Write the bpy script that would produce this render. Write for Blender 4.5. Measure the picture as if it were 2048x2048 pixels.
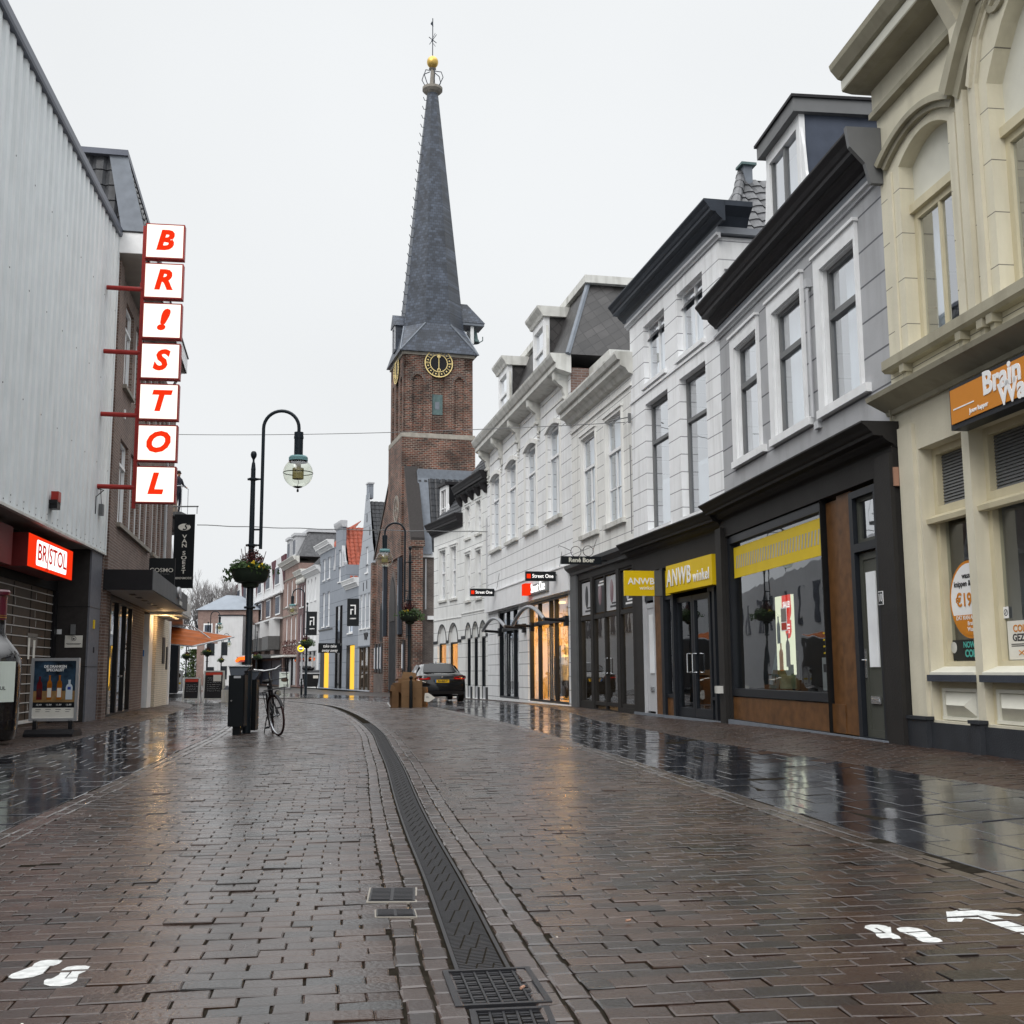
import bpy, bmesh, math, random
import numpy as np
from mathutils import Vector, Matrix
random.seed(7); R = math.radians
sc = bpy.context.scene
for o in list(bpy.data.objects): bpy.data.objects.remove(o)
COL = sc.collection
# ------------------------------------------------------------ camera, world, sun, exposure
cam_d = bpy.data.cameras.new('camera'); cam = bpy.data.objects.new('camera', cam_d); COL.objects.link(cam)
cam_d.sensor_width = 36; cam_d.lens = 36 * 2230 / 2048; cam_d.clip_end = 3000; cam_d.clip_start = .05
PITCH = math.atan(317.5 / 2230); ROLL = R(.35)
cam.matrix_world = Matrix.Translation((0, 0, 1.08)) @ Matrix.Rotation(math.pi / 2 + PITCH, 4, 'X') @ Matrix.Rotation(-ROLL, 4, 'Z')
sc.camera = cam
sc.render.resolution_x = sc.render.resolution_y = 1024
w = bpy.data.worlds.new('World'); sc.world = w; w.use_nodes = True
nt = w.node_tree; nt.nodes.clear(); N = nt.nodes.new; L = nt.links.new
sky = N('ShaderNodeTexSky'); sky.sky_type = 'NISHITA'; sky.sun_disc = False
sky.sun_elevation = R(38); sky.sun_rotation = R(200); sky.dust_density = 6; sky.air_density = 1.5
hs = N('ShaderNodeHueSaturation'); hs.inputs['Saturation'].default_value = .12; L(sky.outputs[0], hs.inputs['Color'])
sc1 = N('ShaderNodeVectorMath'); sc1.operation = 'SCALE'; sc1.inputs['Scale'].default_value = .10; L(hs.outputs[0], sc1.inputs[0])
# overcast cloud deck: even white, brighter towards the zenith (CIE overcast distribution)
tc = N('ShaderNodeTexCoord'); sx = N('ShaderNodeSeparateXYZ'); L(tc.outputs['Generated'], sx.inputs[0])
mr = N('ShaderNodeMapRange'); mr.inputs[1].default_value = .58; mr.inputs[2].default_value = 1.0
mr.inputs[3].default_value = 0.0; mr.inputs[4].default_value = 1.0; L(sx.outputs['Z'], mr.inputs[0])
nz = N('ShaderNodeTexNoise'); nz.inputs['Scale'].default_value = 1.6; nz.inputs['Detail'].default_value = 3; L(tc.outputs['Generated'], nz.inputs['Vector'])
mx = N('ShaderNodeMixRGB'); mx.inputs[1].default_value = (.765, .785, .80, 1); mx.inputs[2].default_value = (2.9, 2.95, 3.0, 1); L(mr.outputs[0], mx.inputs[0])
mv = N('ShaderNodeMapRange'); mv.inputs[1].default_value = .3; mv.inputs[2].default_value = .7; mv.inputs[3].default_value = .95; mv.inputs[4].default_value = 1.05; L(nz.outputs[0], mv.inputs[0])
sc2 = N('ShaderNodeVectorMath'); sc2.operation = 'SCALE'; L(mx.outputs[0], sc2.inputs[0]); L(mv.outputs[0], sc2.inputs['Scale'])
ad = N('ShaderNodeMixRGB'); ad.inputs[0].default_value = .06; L(sc2.outputs[0], ad.inputs[1]); L(sc1.outputs[0], ad.inputs[2])
bg = N('ShaderNodeBackground'); bg.inputs[1].default_value = 1.0; L(ad.outputs[0], bg.inputs[0])
wo = N('ShaderNodeOutputWorld'); L(bg.outputs[0], wo.inputs[0])
sd = bpy.data.lights.new('sun', 'SUN'); sd.energy = 1.3; sd.angle = R(40); sd.color = (1, .97, .93)
sun = bpy.data.objects.new('sun', sd); COL.objects.link(sun); sun.rotation_euler = (R(52), 0, R(-25))
sc.view_settings.view_transform = 'Standard'; sc.view_settings.look = 'None'; sc.view_settings.exposure = 0.2; sc.view_settings.gamma = 1

# ------------------------------------------------------------ materials
M = {}
def newmat(name):
    m = bpy.data.materials.new(name); m.use_nodes = True; t = m.node_tree; t.nodes.clear()
    o = t.nodes.new('ShaderNodeOutputMaterial'); b = t.nodes.new('ShaderNodeBsdfPrincipled')
    t.links.new(b.outputs[0], o.inputs[0]); M[name] = m
    return m, t, b, o
def mat(name, col, rough=.6, var=.12, scale=3., bump=0., metal=0., coat=0., bscale=None, groove=None, emis=None, stain=0.):
    """plain procedural material: colour with soft noise variation, optional bump and optional horizontal joint lines"""
    m, t, b, o = newmat(name); n = t.nodes.new; l = t.links.new
    tc = n('ShaderNodeTexCoord'); no = n('ShaderNodeTexNoise'); no.inputs['Scale'].default_value = scale; no.inputs['Detail'].default_value = 6
    l(tc.outputs['Object'], no.inputs['Vector'])
    r = n('ShaderNodeMapRange'); r.inputs[1].default_value = .3; r.inputs[2].default_value = .7
    r.inputs[3].default_value = 1 - var; r.inputs[4].default_value = 1 + var; l(no.outputs[0], r.inputs[0])
    v = n('ShaderNodeVectorMath'); v.operation = 'SCALE'; v.inputs[0].default_value = col[:3]; l(r.outputs[0], v.inputs['Scale'])
    cur = v.outputs[0]
    if stain:   # rain streaks and dirt running down the plaster
        mp = n('ShaderNodeMapping'); mp.inputs['Scale'].default_value = (2.2, 2.2, .22); l(tc.outputs['Object'], mp.inputs[0])
        n2 = n('ShaderNodeTexNoise'); n2.inputs['Scale'].default_value = 1.7; n2.inputs['Detail'].default_value = 7; l(mp.outputs[0], n2.inputs['Vector'])
        r2 = n('ShaderNodeMapRange'); r2.inputs[1].default_value = .5; r2.inputs[2].default_value = .78; r2.inputs[3].default_value = 0; r2.inputs[4].default_value = stain; l(n2.outputs[0], r2.inputs[0])
        mm = n('ShaderNodeMixRGB'); mm.inputs[2].default_value = (col[0] * .35, col[1] * .34, col[2] * .3, 1); l(r2.outputs[0], mm.inputs[0]); l(cur, mm.inputs[1]); cur = mm.outputs[0]
    bh = None
    if groove:
        per, ph, wd = groove
        s = n('ShaderNodeSeparateXYZ'); l(tc.outputs['Object'], s.inputs[0])
        a = n('ShaderNodeMath'); a.operation = 'ADD'; a.inputs[1].default_value = per * 40 - ph + wd / 2; l(s.outputs['Z'], a.inputs[0])
        md = n('ShaderNodeMath'); md.operation = 'MODULO'; md.inputs[1].default_value = per; l(a.outputs[0], md.inputs[0])
        lt = n('ShaderNodeMath'); lt.operation = 'LESS_THAN'; lt.inputs[1].default_value = wd; l(md.outputs[0], lt.inputs[0])
        mm = n('ShaderNodeMixRGB'); mm.inputs[2].default_value = (col[0] * .3, col[1] * .3, col[2] * .32, 1); l(lt.outputs[0], mm.inputs[0]); l(cur, mm.inputs[1]); cur = mm.outputs[0]
    l(cur, b.inputs['Base Color'])
    b.inputs['Roughness'].default_value = rough; b.inputs['Metallic'].default_value = metal; b.inputs['Coat Weight'].default_value = coat
    b.inputs['Coat Roughness'].default_value = .08; b.inputs['Specular IOR Level'].default_value = .5 if (coat or metal) else .2
    if bump:
        n3 = n('ShaderNodeTexNoise'); n3.inputs['Scale'].default_value = bscale or scale * 12; n3.inputs['Detail'].default_value = 4; l(tc.outputs['Object'], n3.inputs['Vector'])
        bp = n('ShaderNodeBump'); bp.inputs['Strength'].default_value = bump; bp.inputs['Distance'].default_value = .01; l(n3.outputs[0], bp.inputs['Height']); l(bp.outputs[0], b.inputs['Normal'])
    if emis:
        b.inputs['Emission Color'].default_value = (*emis[0], 1); b.inputs['Emission Strength'].default_value = emis[1]
    return m
def brickmat(name, c1, c2, mortar, bw=.21, bh=.065, ms=.012, rough=.85, var=.5, big=None):
    m, t, b, o = newmat(name); n = t.nodes.new; l = t.links.new
    tc = n('ShaderNodeTexCoord'); s = n('ShaderNodeSeparateXYZ'); l(tc.outputs['Object'], s.inputs[0])
    a = n('ShaderNodeMath'); a.operation = 'ADD'; l(s.outputs['X'], a.inputs[0]); l(s.outputs['Y'], a.inputs[1])
    c = n('ShaderNodeCombineXYZ'); l(a.outputs[0], c.inputs[0]); l(s.outputs['Z'], c.inputs[1])
    br = n('ShaderNodeTexBrick'); br.inputs['Scale'].default_value = 1; br.inputs['Brick Width'].default_value = bw; br.inputs['Row Height'].default_value = bh
    br.inputs['Mortar Size'].default_value = ms; br.inputs['Mortar Smooth'].default_value = .2; br.inputs['Bias'].default_value = 0
    br.inputs['Color1'].default_value = (*c1, 1); br.inputs['Color2'].default_value = (*c2, 1); br.inputs['Mortar'].default_value = (*mortar, 1)
    l(c.outputs[0], br.inputs['Vector'])
    no = n('ShaderNodeTexNoise'); no.inputs['Scale'].default_value = .6; no.inputs['Detail'].default_value = 9; no.inputs['Roughness'].default_value = .65; l(tc.outputs['Object'], no.inputs['Vector'])
    r = n('ShaderNodeMapRange'); r.inputs[1].default_value = .33; r.inputs[2].default_value = .67; r.inputs[3].default_value = 1 - var; r.inputs[4].default_value = 1 + var; l(no.outputs[0], r.inputs[0])
    v = n('ShaderNodeVectorMath'); v.operation = 'SCALE'; l(br.outputs[0], v.inputs[0]); l(r.outputs[0], v.inputs['Scale'])
    l(v.outputs[0], b.inputs['Base Color']); b.inputs['Roughness'].default_value = rough
    bp = n('ShaderNodeBump'); bp.inputs['Strength'].default_value = .6; bp.inputs['Distance'].default_value = .008; bp.invert = True; l(br.outputs['Fac'], bp.inputs['Height']); l(bp.outputs[0], b.inputs['Normal'])
    return m
def glassmat(name, tint=(.9, .95, .95), boost=1.0, base=.03):
    m = bpy.data.materials.new(name); m.use_nodes = True; t = m.node_tree; t.nodes.clear(); n = t.nodes.new; l = t.links.new
    o = n('ShaderNodeOutputMaterial'); mx = n('ShaderNodeMixShader'); tr = n('ShaderNodeBsdfTransparent'); gl = n('ShaderNodeBsdfGlossy')
    tr.inputs[0].default_value = (*tint, 1); gl.inputs['Roughness'].default_value = .015; gl.inputs[0].default_value = (.95, .97, 1, 1)
    lw = n('ShaderNodeLayerWeight'); lw.inputs[0].default_value = .5; fr = n('ShaderNodeMath'); fr.operation = 'POWER'; fr.inputs[1].default_value = 4.2; l(lw.outputs['Facing'], fr.inputs[0])
    a = n('ShaderNodeMath'); a.operation = 'MULTIPLY_ADD'; a.use_clamp = True   # both faces of the pane (Schlick)
    a.inputs[1].default_value = 1.0 * boost; a.inputs[2].default_value = .05 + base; l(fr.outputs[0], a.inputs[0])
    no = n('ShaderNodeTexNoise'); no.inputs['Scale'].default_value = 1.1; tc = n('ShaderNodeTexCoord'); l(tc.outputs['Object'], no.inputs['Vector'])
    bp = n('ShaderNodeBump'); bp.inputs['Strength'].default_value = .12; bp.inputs['Distance'].default_value = .02; l(no.outputs[0], bp.inputs['Height']); l(bp.outputs[0], gl.inputs['Normal'])
    l(a.outputs[0], mx.inputs[0]); l(tr.outputs[0], mx.inputs[1]); l(gl.outputs[0], mx.inputs[2]); l(mx.outputs[0], o.inputs[0]); M[name] = m
    return m
def emat(name, col, s):
    m = bpy.data.materials.new(name); m.use_nodes = True; t = m.node_tree; t.nodes.clear()
    o = t.nodes.new('ShaderNodeOutputMaterial'); e = t.nodes.new('ShaderNodeEmission'); e.inputs[0].default_value = (*col, 1); e.inputs[1].default_value = s
    t.links.new(e.outputs[0], o.inputs[0]); M[name] = m; return m

def pavemat(name, c1, c2, r0, r1, bump=.35, coat=.8, cr_=.2, spec=.8, noise=45., moss=0.):
    """per-brick colour from the face attribute 'rnd', wet film roughness from noise"""
    m, t, b, o = newmat(name); n = t.nodes.new; l = t.links.new
    at = n('ShaderNodeAttribute'); at.attribute_name = 'rnd'; tc = n('ShaderNodeTexCoord')
    cr = n('ShaderNodeValToRGB'); cr.color_ramp.elements[0].color = (*c1, 1); cr.color_ramp.elements[1].color = (*c2, 1)
    e = cr.color_ramp.elements.new(.55); e.color = tuple((c1[i] * .45 + c2[i] * .55) * (1.1 if i == 0 else .98) for i in range(3)) + (1,)
    l(at.outputs['Fac'], cr.inputs[0])
    no = n('ShaderNodeTexNoise'); no.inputs['Scale'].default_value = noise; no.inputs['Detail'].default_value = 5; l(tc.outputs['Object'], no.inputs['Vector'])
    nb = n('ShaderNodeTexNoise'); nb.inputs['Scale'].default_value = .55; nb.inputs['Detail'].default_value = 5; l(tc.outputs['Object'], nb.inputs['Vector'])
    r = n('ShaderNodeMapRange'); r.inputs[3].default_value = .7; r.inputs[4].default_value = 1.3; l(no.outputs[0], r.inputs[0])
    v = n('ShaderNodeVectorMath'); v.operation = 'SCALE'; l(cr.outputs[0], v.inputs[0]); l(r.outputs[0], v.inputs['Scale'])
    r2 = n('ShaderNodeMapRange'); r2.inputs[1].default_value = .3; r2.inputs[2].default_value = .7; r2.inputs[3].default_value = .78; r2.inputs[4].default_value = 1.22; l(nb.outputs[0], r2.inputs[0])
    v2 = n('ShaderNodeVectorMath'); v2.operation = 'SCALE'; l(v.outputs[0], v2.inputs[0]); l(r2.outputs[0], v2.inputs['Scale']); l(v2.outputs[0], b.inputs['Base Color'])
    rr = n('ShaderNodeMapRange'); rr.inputs[1].default_value = .35; rr.inputs[2].default_value = .65; rr.inputs[3].default_value = r0; rr.inputs[4].default_value = r1; l(nb.outputs[0], rr.inputs[0]); l(rr.outputs[0], b.inputs['Roughness'])
    bp = n('ShaderNodeBump'); bp.inputs['Strength'].default_value = bump; bp.inputs['Distance'].default_value = .004; l(no.outputs[0], bp.inputs['Height']); l(bp.outputs[0], b.inputs['Normal'])
    b.inputs['Coat Weight'].default_value = coat; b.inputs['Coat Roughness'].default_value = cr_; b.inputs['Specular IOR Level'].default_value = spec
    return m

mat('grey_plaster', (.40, .405, .42), .8, .06, 2, .25, 0, groove=(.525, 7.52, .028), stain=.25)
mat('grey_plaster_plain', (.42, .425, .44), .8, .06, 2, .25, stain=.2)
mat('white_plaster', (.81, .82, .835), .8, .05, 2, .2, groove=(.40, 9.46, .02), stain=.38)
mat('white_plaster_plain', (.81, .82, .835), .75, .05, 2, .2, stain=.18)
mat('offwhite_plaster', (.76, .76, .74), .8, .05, 2, .2, groove=(.36, 8.2, .018), stain=.42)
mat('offwhite_plain', (.77, .77, .75), .8, .05, 2, .2, stain=.35)
mat('cool_plaster', (.78, .79, .80), .8, .05, 2, .2, groove=(.42, 9.3, .022), stain=.3)
mat('arch_plaster', (.75, .76, .75), .8, .05, 2, .2, groove=(.62, 7.9, .022), stain=.3)
mat('arch_plaster_plain', (.75, .76, .75), .8, .05, 2, .2, stain=.2)
mat('cream_plaster', (.66, .62, .49), .75, .05, 1.5, .3, groove=(.62, 7.4, .012), stain=.25)
mat('cream_plain', (.63, .59, .47), .7, .06, 2, .3, stain=.3)
mat('cream_frame', (.60, .54, .38), .5, .05, 3, .1, stain=.2)
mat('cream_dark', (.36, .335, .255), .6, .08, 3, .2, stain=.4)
mat('cream_pale', (.66, .65, .57), .6, .05, 3, .1)
mat('plinth_grey', (0.033, 0.036, 0.042), .55, .15, 4, .4)
mat('sill_blue', (0.048, 0.056, 0.072), .35, .1, 4, .2)
mat('white_paint', (.78, .79, .80), .45, .05, 4, .08, stain=.12)
mat('aged_white', (.60, .60, .57), .6, .1, 3, .3, stain=.6)
mat('light_grey_paint', (.48, .49, .51), .5, .05, 4)
mat('mid_grey_paint', (0.1575, 0.1613, 0.165), .5, .06, 4)
mat('dark_cornice', (0.021, 0.0198, 0.0222), .55, .15, 4, .2)
mat('blue_black', (0.03375, 0.04125, 0.054), .5, .12, 4, .2)
mat('frieze_grey', (.21, .225, .25), .55, .08, 3, .1)
mat('shopfront_dark', (0.025, 0.0235, 0.0225), .6, .12, 3, .25, stain=.15)
mat('shopfront_grey', (0.104, 0.108, 0.112), .6, .1, 3, .2)
mat('charcoal', (0.0154, 0.01815, 0.0231), .4, .08, 5)
mat('black', (.012, .012, .014), .4, .1, 5)
mat('blackmatte', (0.0075, 0.0075, 0.0085), .7, .1, 5)
mat('burner', (.33, .28, .13), .7, .1, 4)
mat('wood', (.13, .060, .022), .45, .3, 6, .2, stain=.3)
mat('door_olive', (0.0665, 0.07, 0.0595), .45, .05, 4)
mat('lead_blue', (0.06, 0.072, 0.1), .45, .25, 1.5, .2)
mat('yellow', (.72, .50, .01), .45, .04, 3)
mat('yellow_band', (.74, .53, .02), .5, .03, 3)
mat('white_sign', (.85, .85, .85), .4, .02, 3)
mat('orange_sign', (.60, .22, .02), .45, .04, 3)
mat('black_sign', (0.012, 0.0144, 0.0168), .4, .05, 3)
mat('charcoal_text', (.03, .03, .035), .5, 0, 3)
mat('teal', (.08, .38, .33), .5, .05, 3)
mat('red_paint', (.32, .03, .025), .4, .1, 4)
mat('sign_red_dark', (.16, .02, .02), .5, .1, 4)
mat('gold', (.62, .42, .12), .38, .15, 4, .1, metal=.85)
mat('clock_gold', (.78, .62, .28), .5, .06, 4)
mat('metal_grey', (.35, .36, .38), .35, .08, 5, metal=.8)
mat('alu', (.55, .56, .58), .35, .06, 5, metal=.6)
mat('steel_light', (.6, .62, .64), .25, .05, 5, metal=.9)
mat('lamp_paint', (0.0132, 0.0192, 0.0252), .32, .1, 6, .1)
mat('lamp_cap', (.14, .27, .28), .45, .1, 6)
mat('bowl_green', (0.021, 0.03, 0.021), .45, .2, 6, .2)
mat('rubber', (.015, .014, .014), .55, .1, 8)
mat('tyre_red', (.04, .018, .018), .5, .1, 8)
mat('chrome', (.6, .6, .6), .15, .03, 5, metal=1)
mat('cladding', (.70, .735, .75), .5, .05, 1.5, .05, stain=.2)
mat('cladding_cap', (.10, .11, .14), .4, .08, 2, metal=.3)
mat('stone_grey', (0.128, 0.132, 0.152), .5, .12, 8, .3)
mat('stone_dark', (.035, .031, .030), .55, .15, 8, .3)
mat('shutter_brown', (0.068, 0.0496, 0.036), .5, .15, 5)
mat('slat_white', (.55, .54, .52), .4, .05, 5)
mat('soffit', (.30, .28, .26), .7, .08, 3)
mat('soffit_white', (.5, .49, .47), .7, .06, 3)
mat('cardboard', (0.208, 0.124, 0.064), .8, .1, 4, .2)
mat('cardboard_dark', (.16, .09, .045), .8, .12, 4, .2)
mat('paper', (.72, .70, .64), .7, .05, 4)
mat('curtain', (.80, .82, .84), .9, .08, 2)
mat('curtain_grey', (.42, .43, .44), .9, .1, 2)
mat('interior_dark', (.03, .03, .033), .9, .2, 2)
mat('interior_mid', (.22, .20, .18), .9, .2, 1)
mat('interior_cream', (.62, .52, .36), .8, .1, 1)
mat('interior_yellow', (.75, .48, .10), .8, .1, 1)
mat('skin', (.35, .2, .14), .6, .05, 4)
mat('jacket', (.03, .032, .045), .8, .1, 4)
mat('hair', (.03, .022, .018), .8, .1, 4)
mat('car_paint', (0.003, 0.0035, 0.005), .12, .05, 4, coat=1)
mat('car_glass', (.008, .009, .011), .10, .02, 4)
mat('tail_red', (.22, .008, .012), .15, .05, 4, coat=1)
mat('plate_yellow', (.75, .48, .02), .4, .02, 4)
mat('bollard', (0.007, 0.009, 0.011), .4, .1, 5)
mat('grate_iron', (0.0154, 0.0154, 0.0187), .38, .2, 30, .3, metal=.3)
mat('mark_white', (.60, .61, .60), .45, .22, 26, .4, stain=.3)
mat('joint_soil', (.022, .019, .015), .6, .3, 20, .4)
mat('far_ground', (.07, .07, .068), .5, .2, 2, .2)
mat('bark', (.085, .08, .075), .9, .2, 2)
mat('twig', (.20, .19, .19), .9, .2, 2)
mat('leaf_green', (.05, .09, .03), .6, .35, 9)
mat('leaf_grey', (.15, .19, .13), .7, .3, 9)
mat('leaf_red', (.07, .02, .02), .6, .35, 9)
mat('flower_yellow', (.7, .5, .03), .6, .1, 9)
mat('flower_pink', (.4, .25, .32), .6, .1, 9)
mat('ivy', (.09, .13, .05), .8, .4, 2)
mat('awning_orange', (.34, .085, .012), .65, .25, 2, .2)
mat('concrete', (.36, .37, .37), .8, .08, 1, .1)
mat('fabric_brown', (.30, .24, .19), .8, .1, 3)
mat('copper_green', (.10, .15, .15), .5, .2, 4)
mat('blue_sign', (.03, .16, .45), .4, .03, 3)
mat('menu_black', (.02, .02, .022), .5, .05, 3)
mat('chalk', (.5, .5, .5), .8, .1, 3)
mat('red_board', (.45, .05, .03), .5, .05, 3)
mat('wine_capsule', (.10, .004, .02), .35, .1, 4, coat=.5)
mat('bottle_glass', (.008, .007, .008), .1, .02, 4, coat=1)
mat('label_paper', (.62, .68, .62), .6, .03, 4)
mat('poster_night', (.022, .045, .075), .5, .9, 6)
mat('poster_wood', (.28, .17, .07), .6, .3, 12)
mat('amber', (.35, .11, .01), .3, .3, 8)
mat('dark_liquor', (.12, .01, .012), .3, .2, 8)
mat('clear_bottle', (.55, .62, .68), .3, .05, 8)
mat('blue_label', (.03, .06, .35), .4, .02, 5)
M['joint_soil'].node_tree.nodes['Principled BSDF'].inputs['Specular IOR Level'].default_value = 0
brickmat('brick_left', (.10, .060, .048), (.16, .10, .08), (.22, .19, .17), .22, .075, .012, var=.3)
brickmat('brick_church', (.030, .013, .011), (.15, .050, .030), (.20, .17, .14), .34, .13, .02, var=.65)
brickmat('brick_nave', (.075, .055, .05), (.11, .085, .075), (.15, .14, .13), .24, .08, .012, var=.35)
brickmat('brick_row', (.13, .075, .06), (.18, .11, .09), (.20, .17, .155), .25, .085, .015, var=.25)
brickmat('brick_red_far', (.20, .10, .08), (.26, .15, .12), (.3, .26, .24), .25, .085, .015, var=.25)
brickmat('brick_cream', (.62, .55, .44), (.68, .60, .48), (.45, .40, .32), .22, .07, .012, var=.1)
brickmat('brick_purple', (.10, .045, .05), (.14, .07, .075), (.17, .14, .14), .25, .085, .015, var=.25)
def slatemat(name, c, kind):
    m, t, b, o = newmat(name); n = t.nodes.new; l = t.links.new
    tc = n('ShaderNodeTexCoord'); s = n('ShaderNodeSeparateXYZ'); l(tc.outputs['Object'], s.inputs[0])
    a = n('ShaderNodeMath'); a.operation = 'ADD'; l(s.outputs['X'], a.inputs[0]); l(s.outputs['Y'], a.inputs[1]); cb = n('ShaderNodeCombineXYZ')
    if kind == 'diamond':
        p = n('ShaderNodeMath'); p.operation = 'ADD'; l(a.outputs[0], p.inputs[0]); l(s.outputs['Z'], p.inputs[1]); q = n('ShaderNodeMath'); q.operation = 'SUBTRACT'; l(a.outputs[0], q.inputs[0]); l(s.outputs['Z'], q.inputs[1]); l(p.outputs[0], cb.inputs[0]); l(q.outputs[0], cb.inputs[1])
    else: l(a.outputs[0], cb.inputs[0]); l(s.outputs['Z'], cb.inputs[1])
    br = n('ShaderNodeTexBrick'); br.offset = 0 if kind == 'diamond' else .5; br.inputs['Scale'].default_value = 1; br.inputs['Brick Width'].default_value = .46 if kind == 'diamond' else .3; br.inputs['Row Height'].default_value = .46 if kind == 'diamond' else .21; br.inputs['Mortar Size'].default_value = .02 if kind == 'diamond' else .014
    br.inputs['Color1'].default_value = (*[x * .6 for x in c], 1); br.inputs['Color2'].default_value = (*[x * 1.5 for x in c], 1); br.inputs['Mortar'].default_value = (*[x * .45 for x in c], 1); l(cb.outputs[0], br.inputs['Vector'])
    no = n('ShaderNodeTexNoise'); no.inputs['Scale'].default_value = 1.2; no.inputs['Detail'].default_value = 8; l(tc.outputs['Object'], no.inputs['Vector']); r = n('ShaderNodeMapRange'); r.inputs[1].default_value = .3; r.inputs[2].default_value = .7; r.inputs[3].default_value = .65; r.inputs[4].default_value = 1.4; l(no.outputs[0], r.inputs[0])
    v = n('ShaderNodeVectorMath'); v.operation = 'SCALE'; l(br.outputs[0], v.inputs[0]); l(r.outputs[0], v.inputs['Scale']); l(v.outputs[0], b.inputs['Base Color']); b.inputs['Roughness'].default_value = .45
    bp = n('ShaderNodeBump'); bp.inputs['Strength'].default_value = .5; bp.inputs['Distance'].default_value = .01; bp.invert = True; l(br.outputs['Fac'], bp.inputs['Height']); l(bp.outputs[0], b.inputs['Normal'])
slatemat('slate_diamond', (.028, .026, .026), 'diamond'); slatemat('slate_rows', (.040, .050, .070), 'rows')
mat('slate', (.05, .058, .075), .38, .3, 7, .3)
mat('lead_trim', (.17, .19, .22), .45, .12, 4)
mat('tile_dark', (0.0375, 0.03975, 0.045), .28, .35, 4, .2)
mat('tile_grey', (0.09, 0.0915, 0.0975), .4, .35, 4, .2)
mat('tile_red', (.30, .075, .045), .55, .3, 4, .2)
mat('roof_grey_far', (.24, .27, .31), .5, .08, 1)
mat('stone_trim', (.26, .24, .21), .8, .2, 3, .2)
mat('grey_house', (.26, .285, .325), .75, .05, 1.5, .1, groove=(1.1, 6.3, .03), stain=.12)
mat('grey_house_light', (.37, .395, .43), .75, .05, 1.5, .1, groove=(1.1, 5.2, .03), stain=.12)
mat('white_far', (.64, .65, .66), .75, .05, 1.5, stain=.2)
mat('maroon_panel', (.095, .032, .042), .7, .08, 3)
mat('brown_panel', (.13, .095, .085), .7, .15, 3)
mat('balcony_grey', (.10, .10, .10), .6, .12, 4)
mat('plastic_black', (.018, .018, .02), .35, .1, 3)
glassmat('glass'); glassmat('glass_shop', (.78, .82, .82), 1.1, .05)
glassmat('globe_glass', (.88, .90, .84), .55, .02)
glassmat('glass_mid', (.72, .78, .82), 1.4, .10); glassmat('glass_up', (.80, .86, .90), 1.6, .32)
emat('glow_white', (1, .93, .82), 1.25); emat('glow_red', (1, .04, .008), .85); emat('glow_yellow', (1, .55, .06), 1.15)
emat('glow_orange', (1, .17, .02), 1.4); emat('glow_warm', (1, .62, .25), 3.); emat('glow_ring', (1, .8, .03), 1.1)
emat('glow_red_dim', (.75, .02, .012), .6); emat('glow_poster', (.98, 1, .72), 1.05); emat('glow_text', (1, .98, .95), 1.3); emat('glow_spot', (1, .6, .25), 2.5)
pavemat('pave_road', (.007, .005, .004), (.042, .021, .012), .16, .36, .8, coat=.25, cr_=.22, spec=.5)
pavemat('pave_edge', (.013, .009, .008), (.042, .025, .018), .2, .36, .45, coat=.4, cr_=.25, spec=.6)
pavemat('pave_kerb', (.02, .014, .011), (.045, .031, .023), .2, .34, .45, coat=.4, cr_=.25, spec=.6)
pavemat('pave_walk', (.014, .008, .0055), (.036, .019, .012), .30, .5, .5, coat=.2, cr_=.4, spec=.5)
pavemat('pave_band', (.010, .012, .017), (.026, .029, .036), .07, .20, .5, coat=.25, cr_=.06, spec=.5, noise=9.)

# ------------------------------------------------------------ helpers
def tag(o, label=None, cat=None, group=None, kind=None):
    if label: o['label'] = label
    if cat: o['category'] = cat
    if group: o['group'] = group
    if kind: o['kind'] = kind
    return o
def thing(name, label, cat, loc=(0, 0, 0), rz=0., group=None, kind=None, parent_frame=None):
    o = bpy.data.objects.new(name, None); COL.objects.link(o); o.empty_display_size = .2
    if parent_frame is not None: o.matrix_world = parent_frame @ Matrix.Translation(loc) @ Matrix.Rotation(rz, 4, 'Z')
    else: o.location = loc; o.rotation_euler = (0, 0, rz)
    return tag(o, label, cat, group, kind)
SPLIT = set('pilaster_moulding brick_pillar buttress clamp coping wood_panel side_pane yellow_band door_bar paper_note flap leg canopy_post plinth frieze_panel dark_band dormer_side downlight picture side_window grip scroll_side sill climbing_hook board stone_band spectacle relief low_window shutter_stripe wall_anchor dormer_frame clothes niche_arch voussoir white_post brown_picture yellow_picture gold_ring red_badge lead_hip roof_slope cable cable_duct'.split()) - {'cable_duct', 'cable', 'voussoir'}
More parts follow.
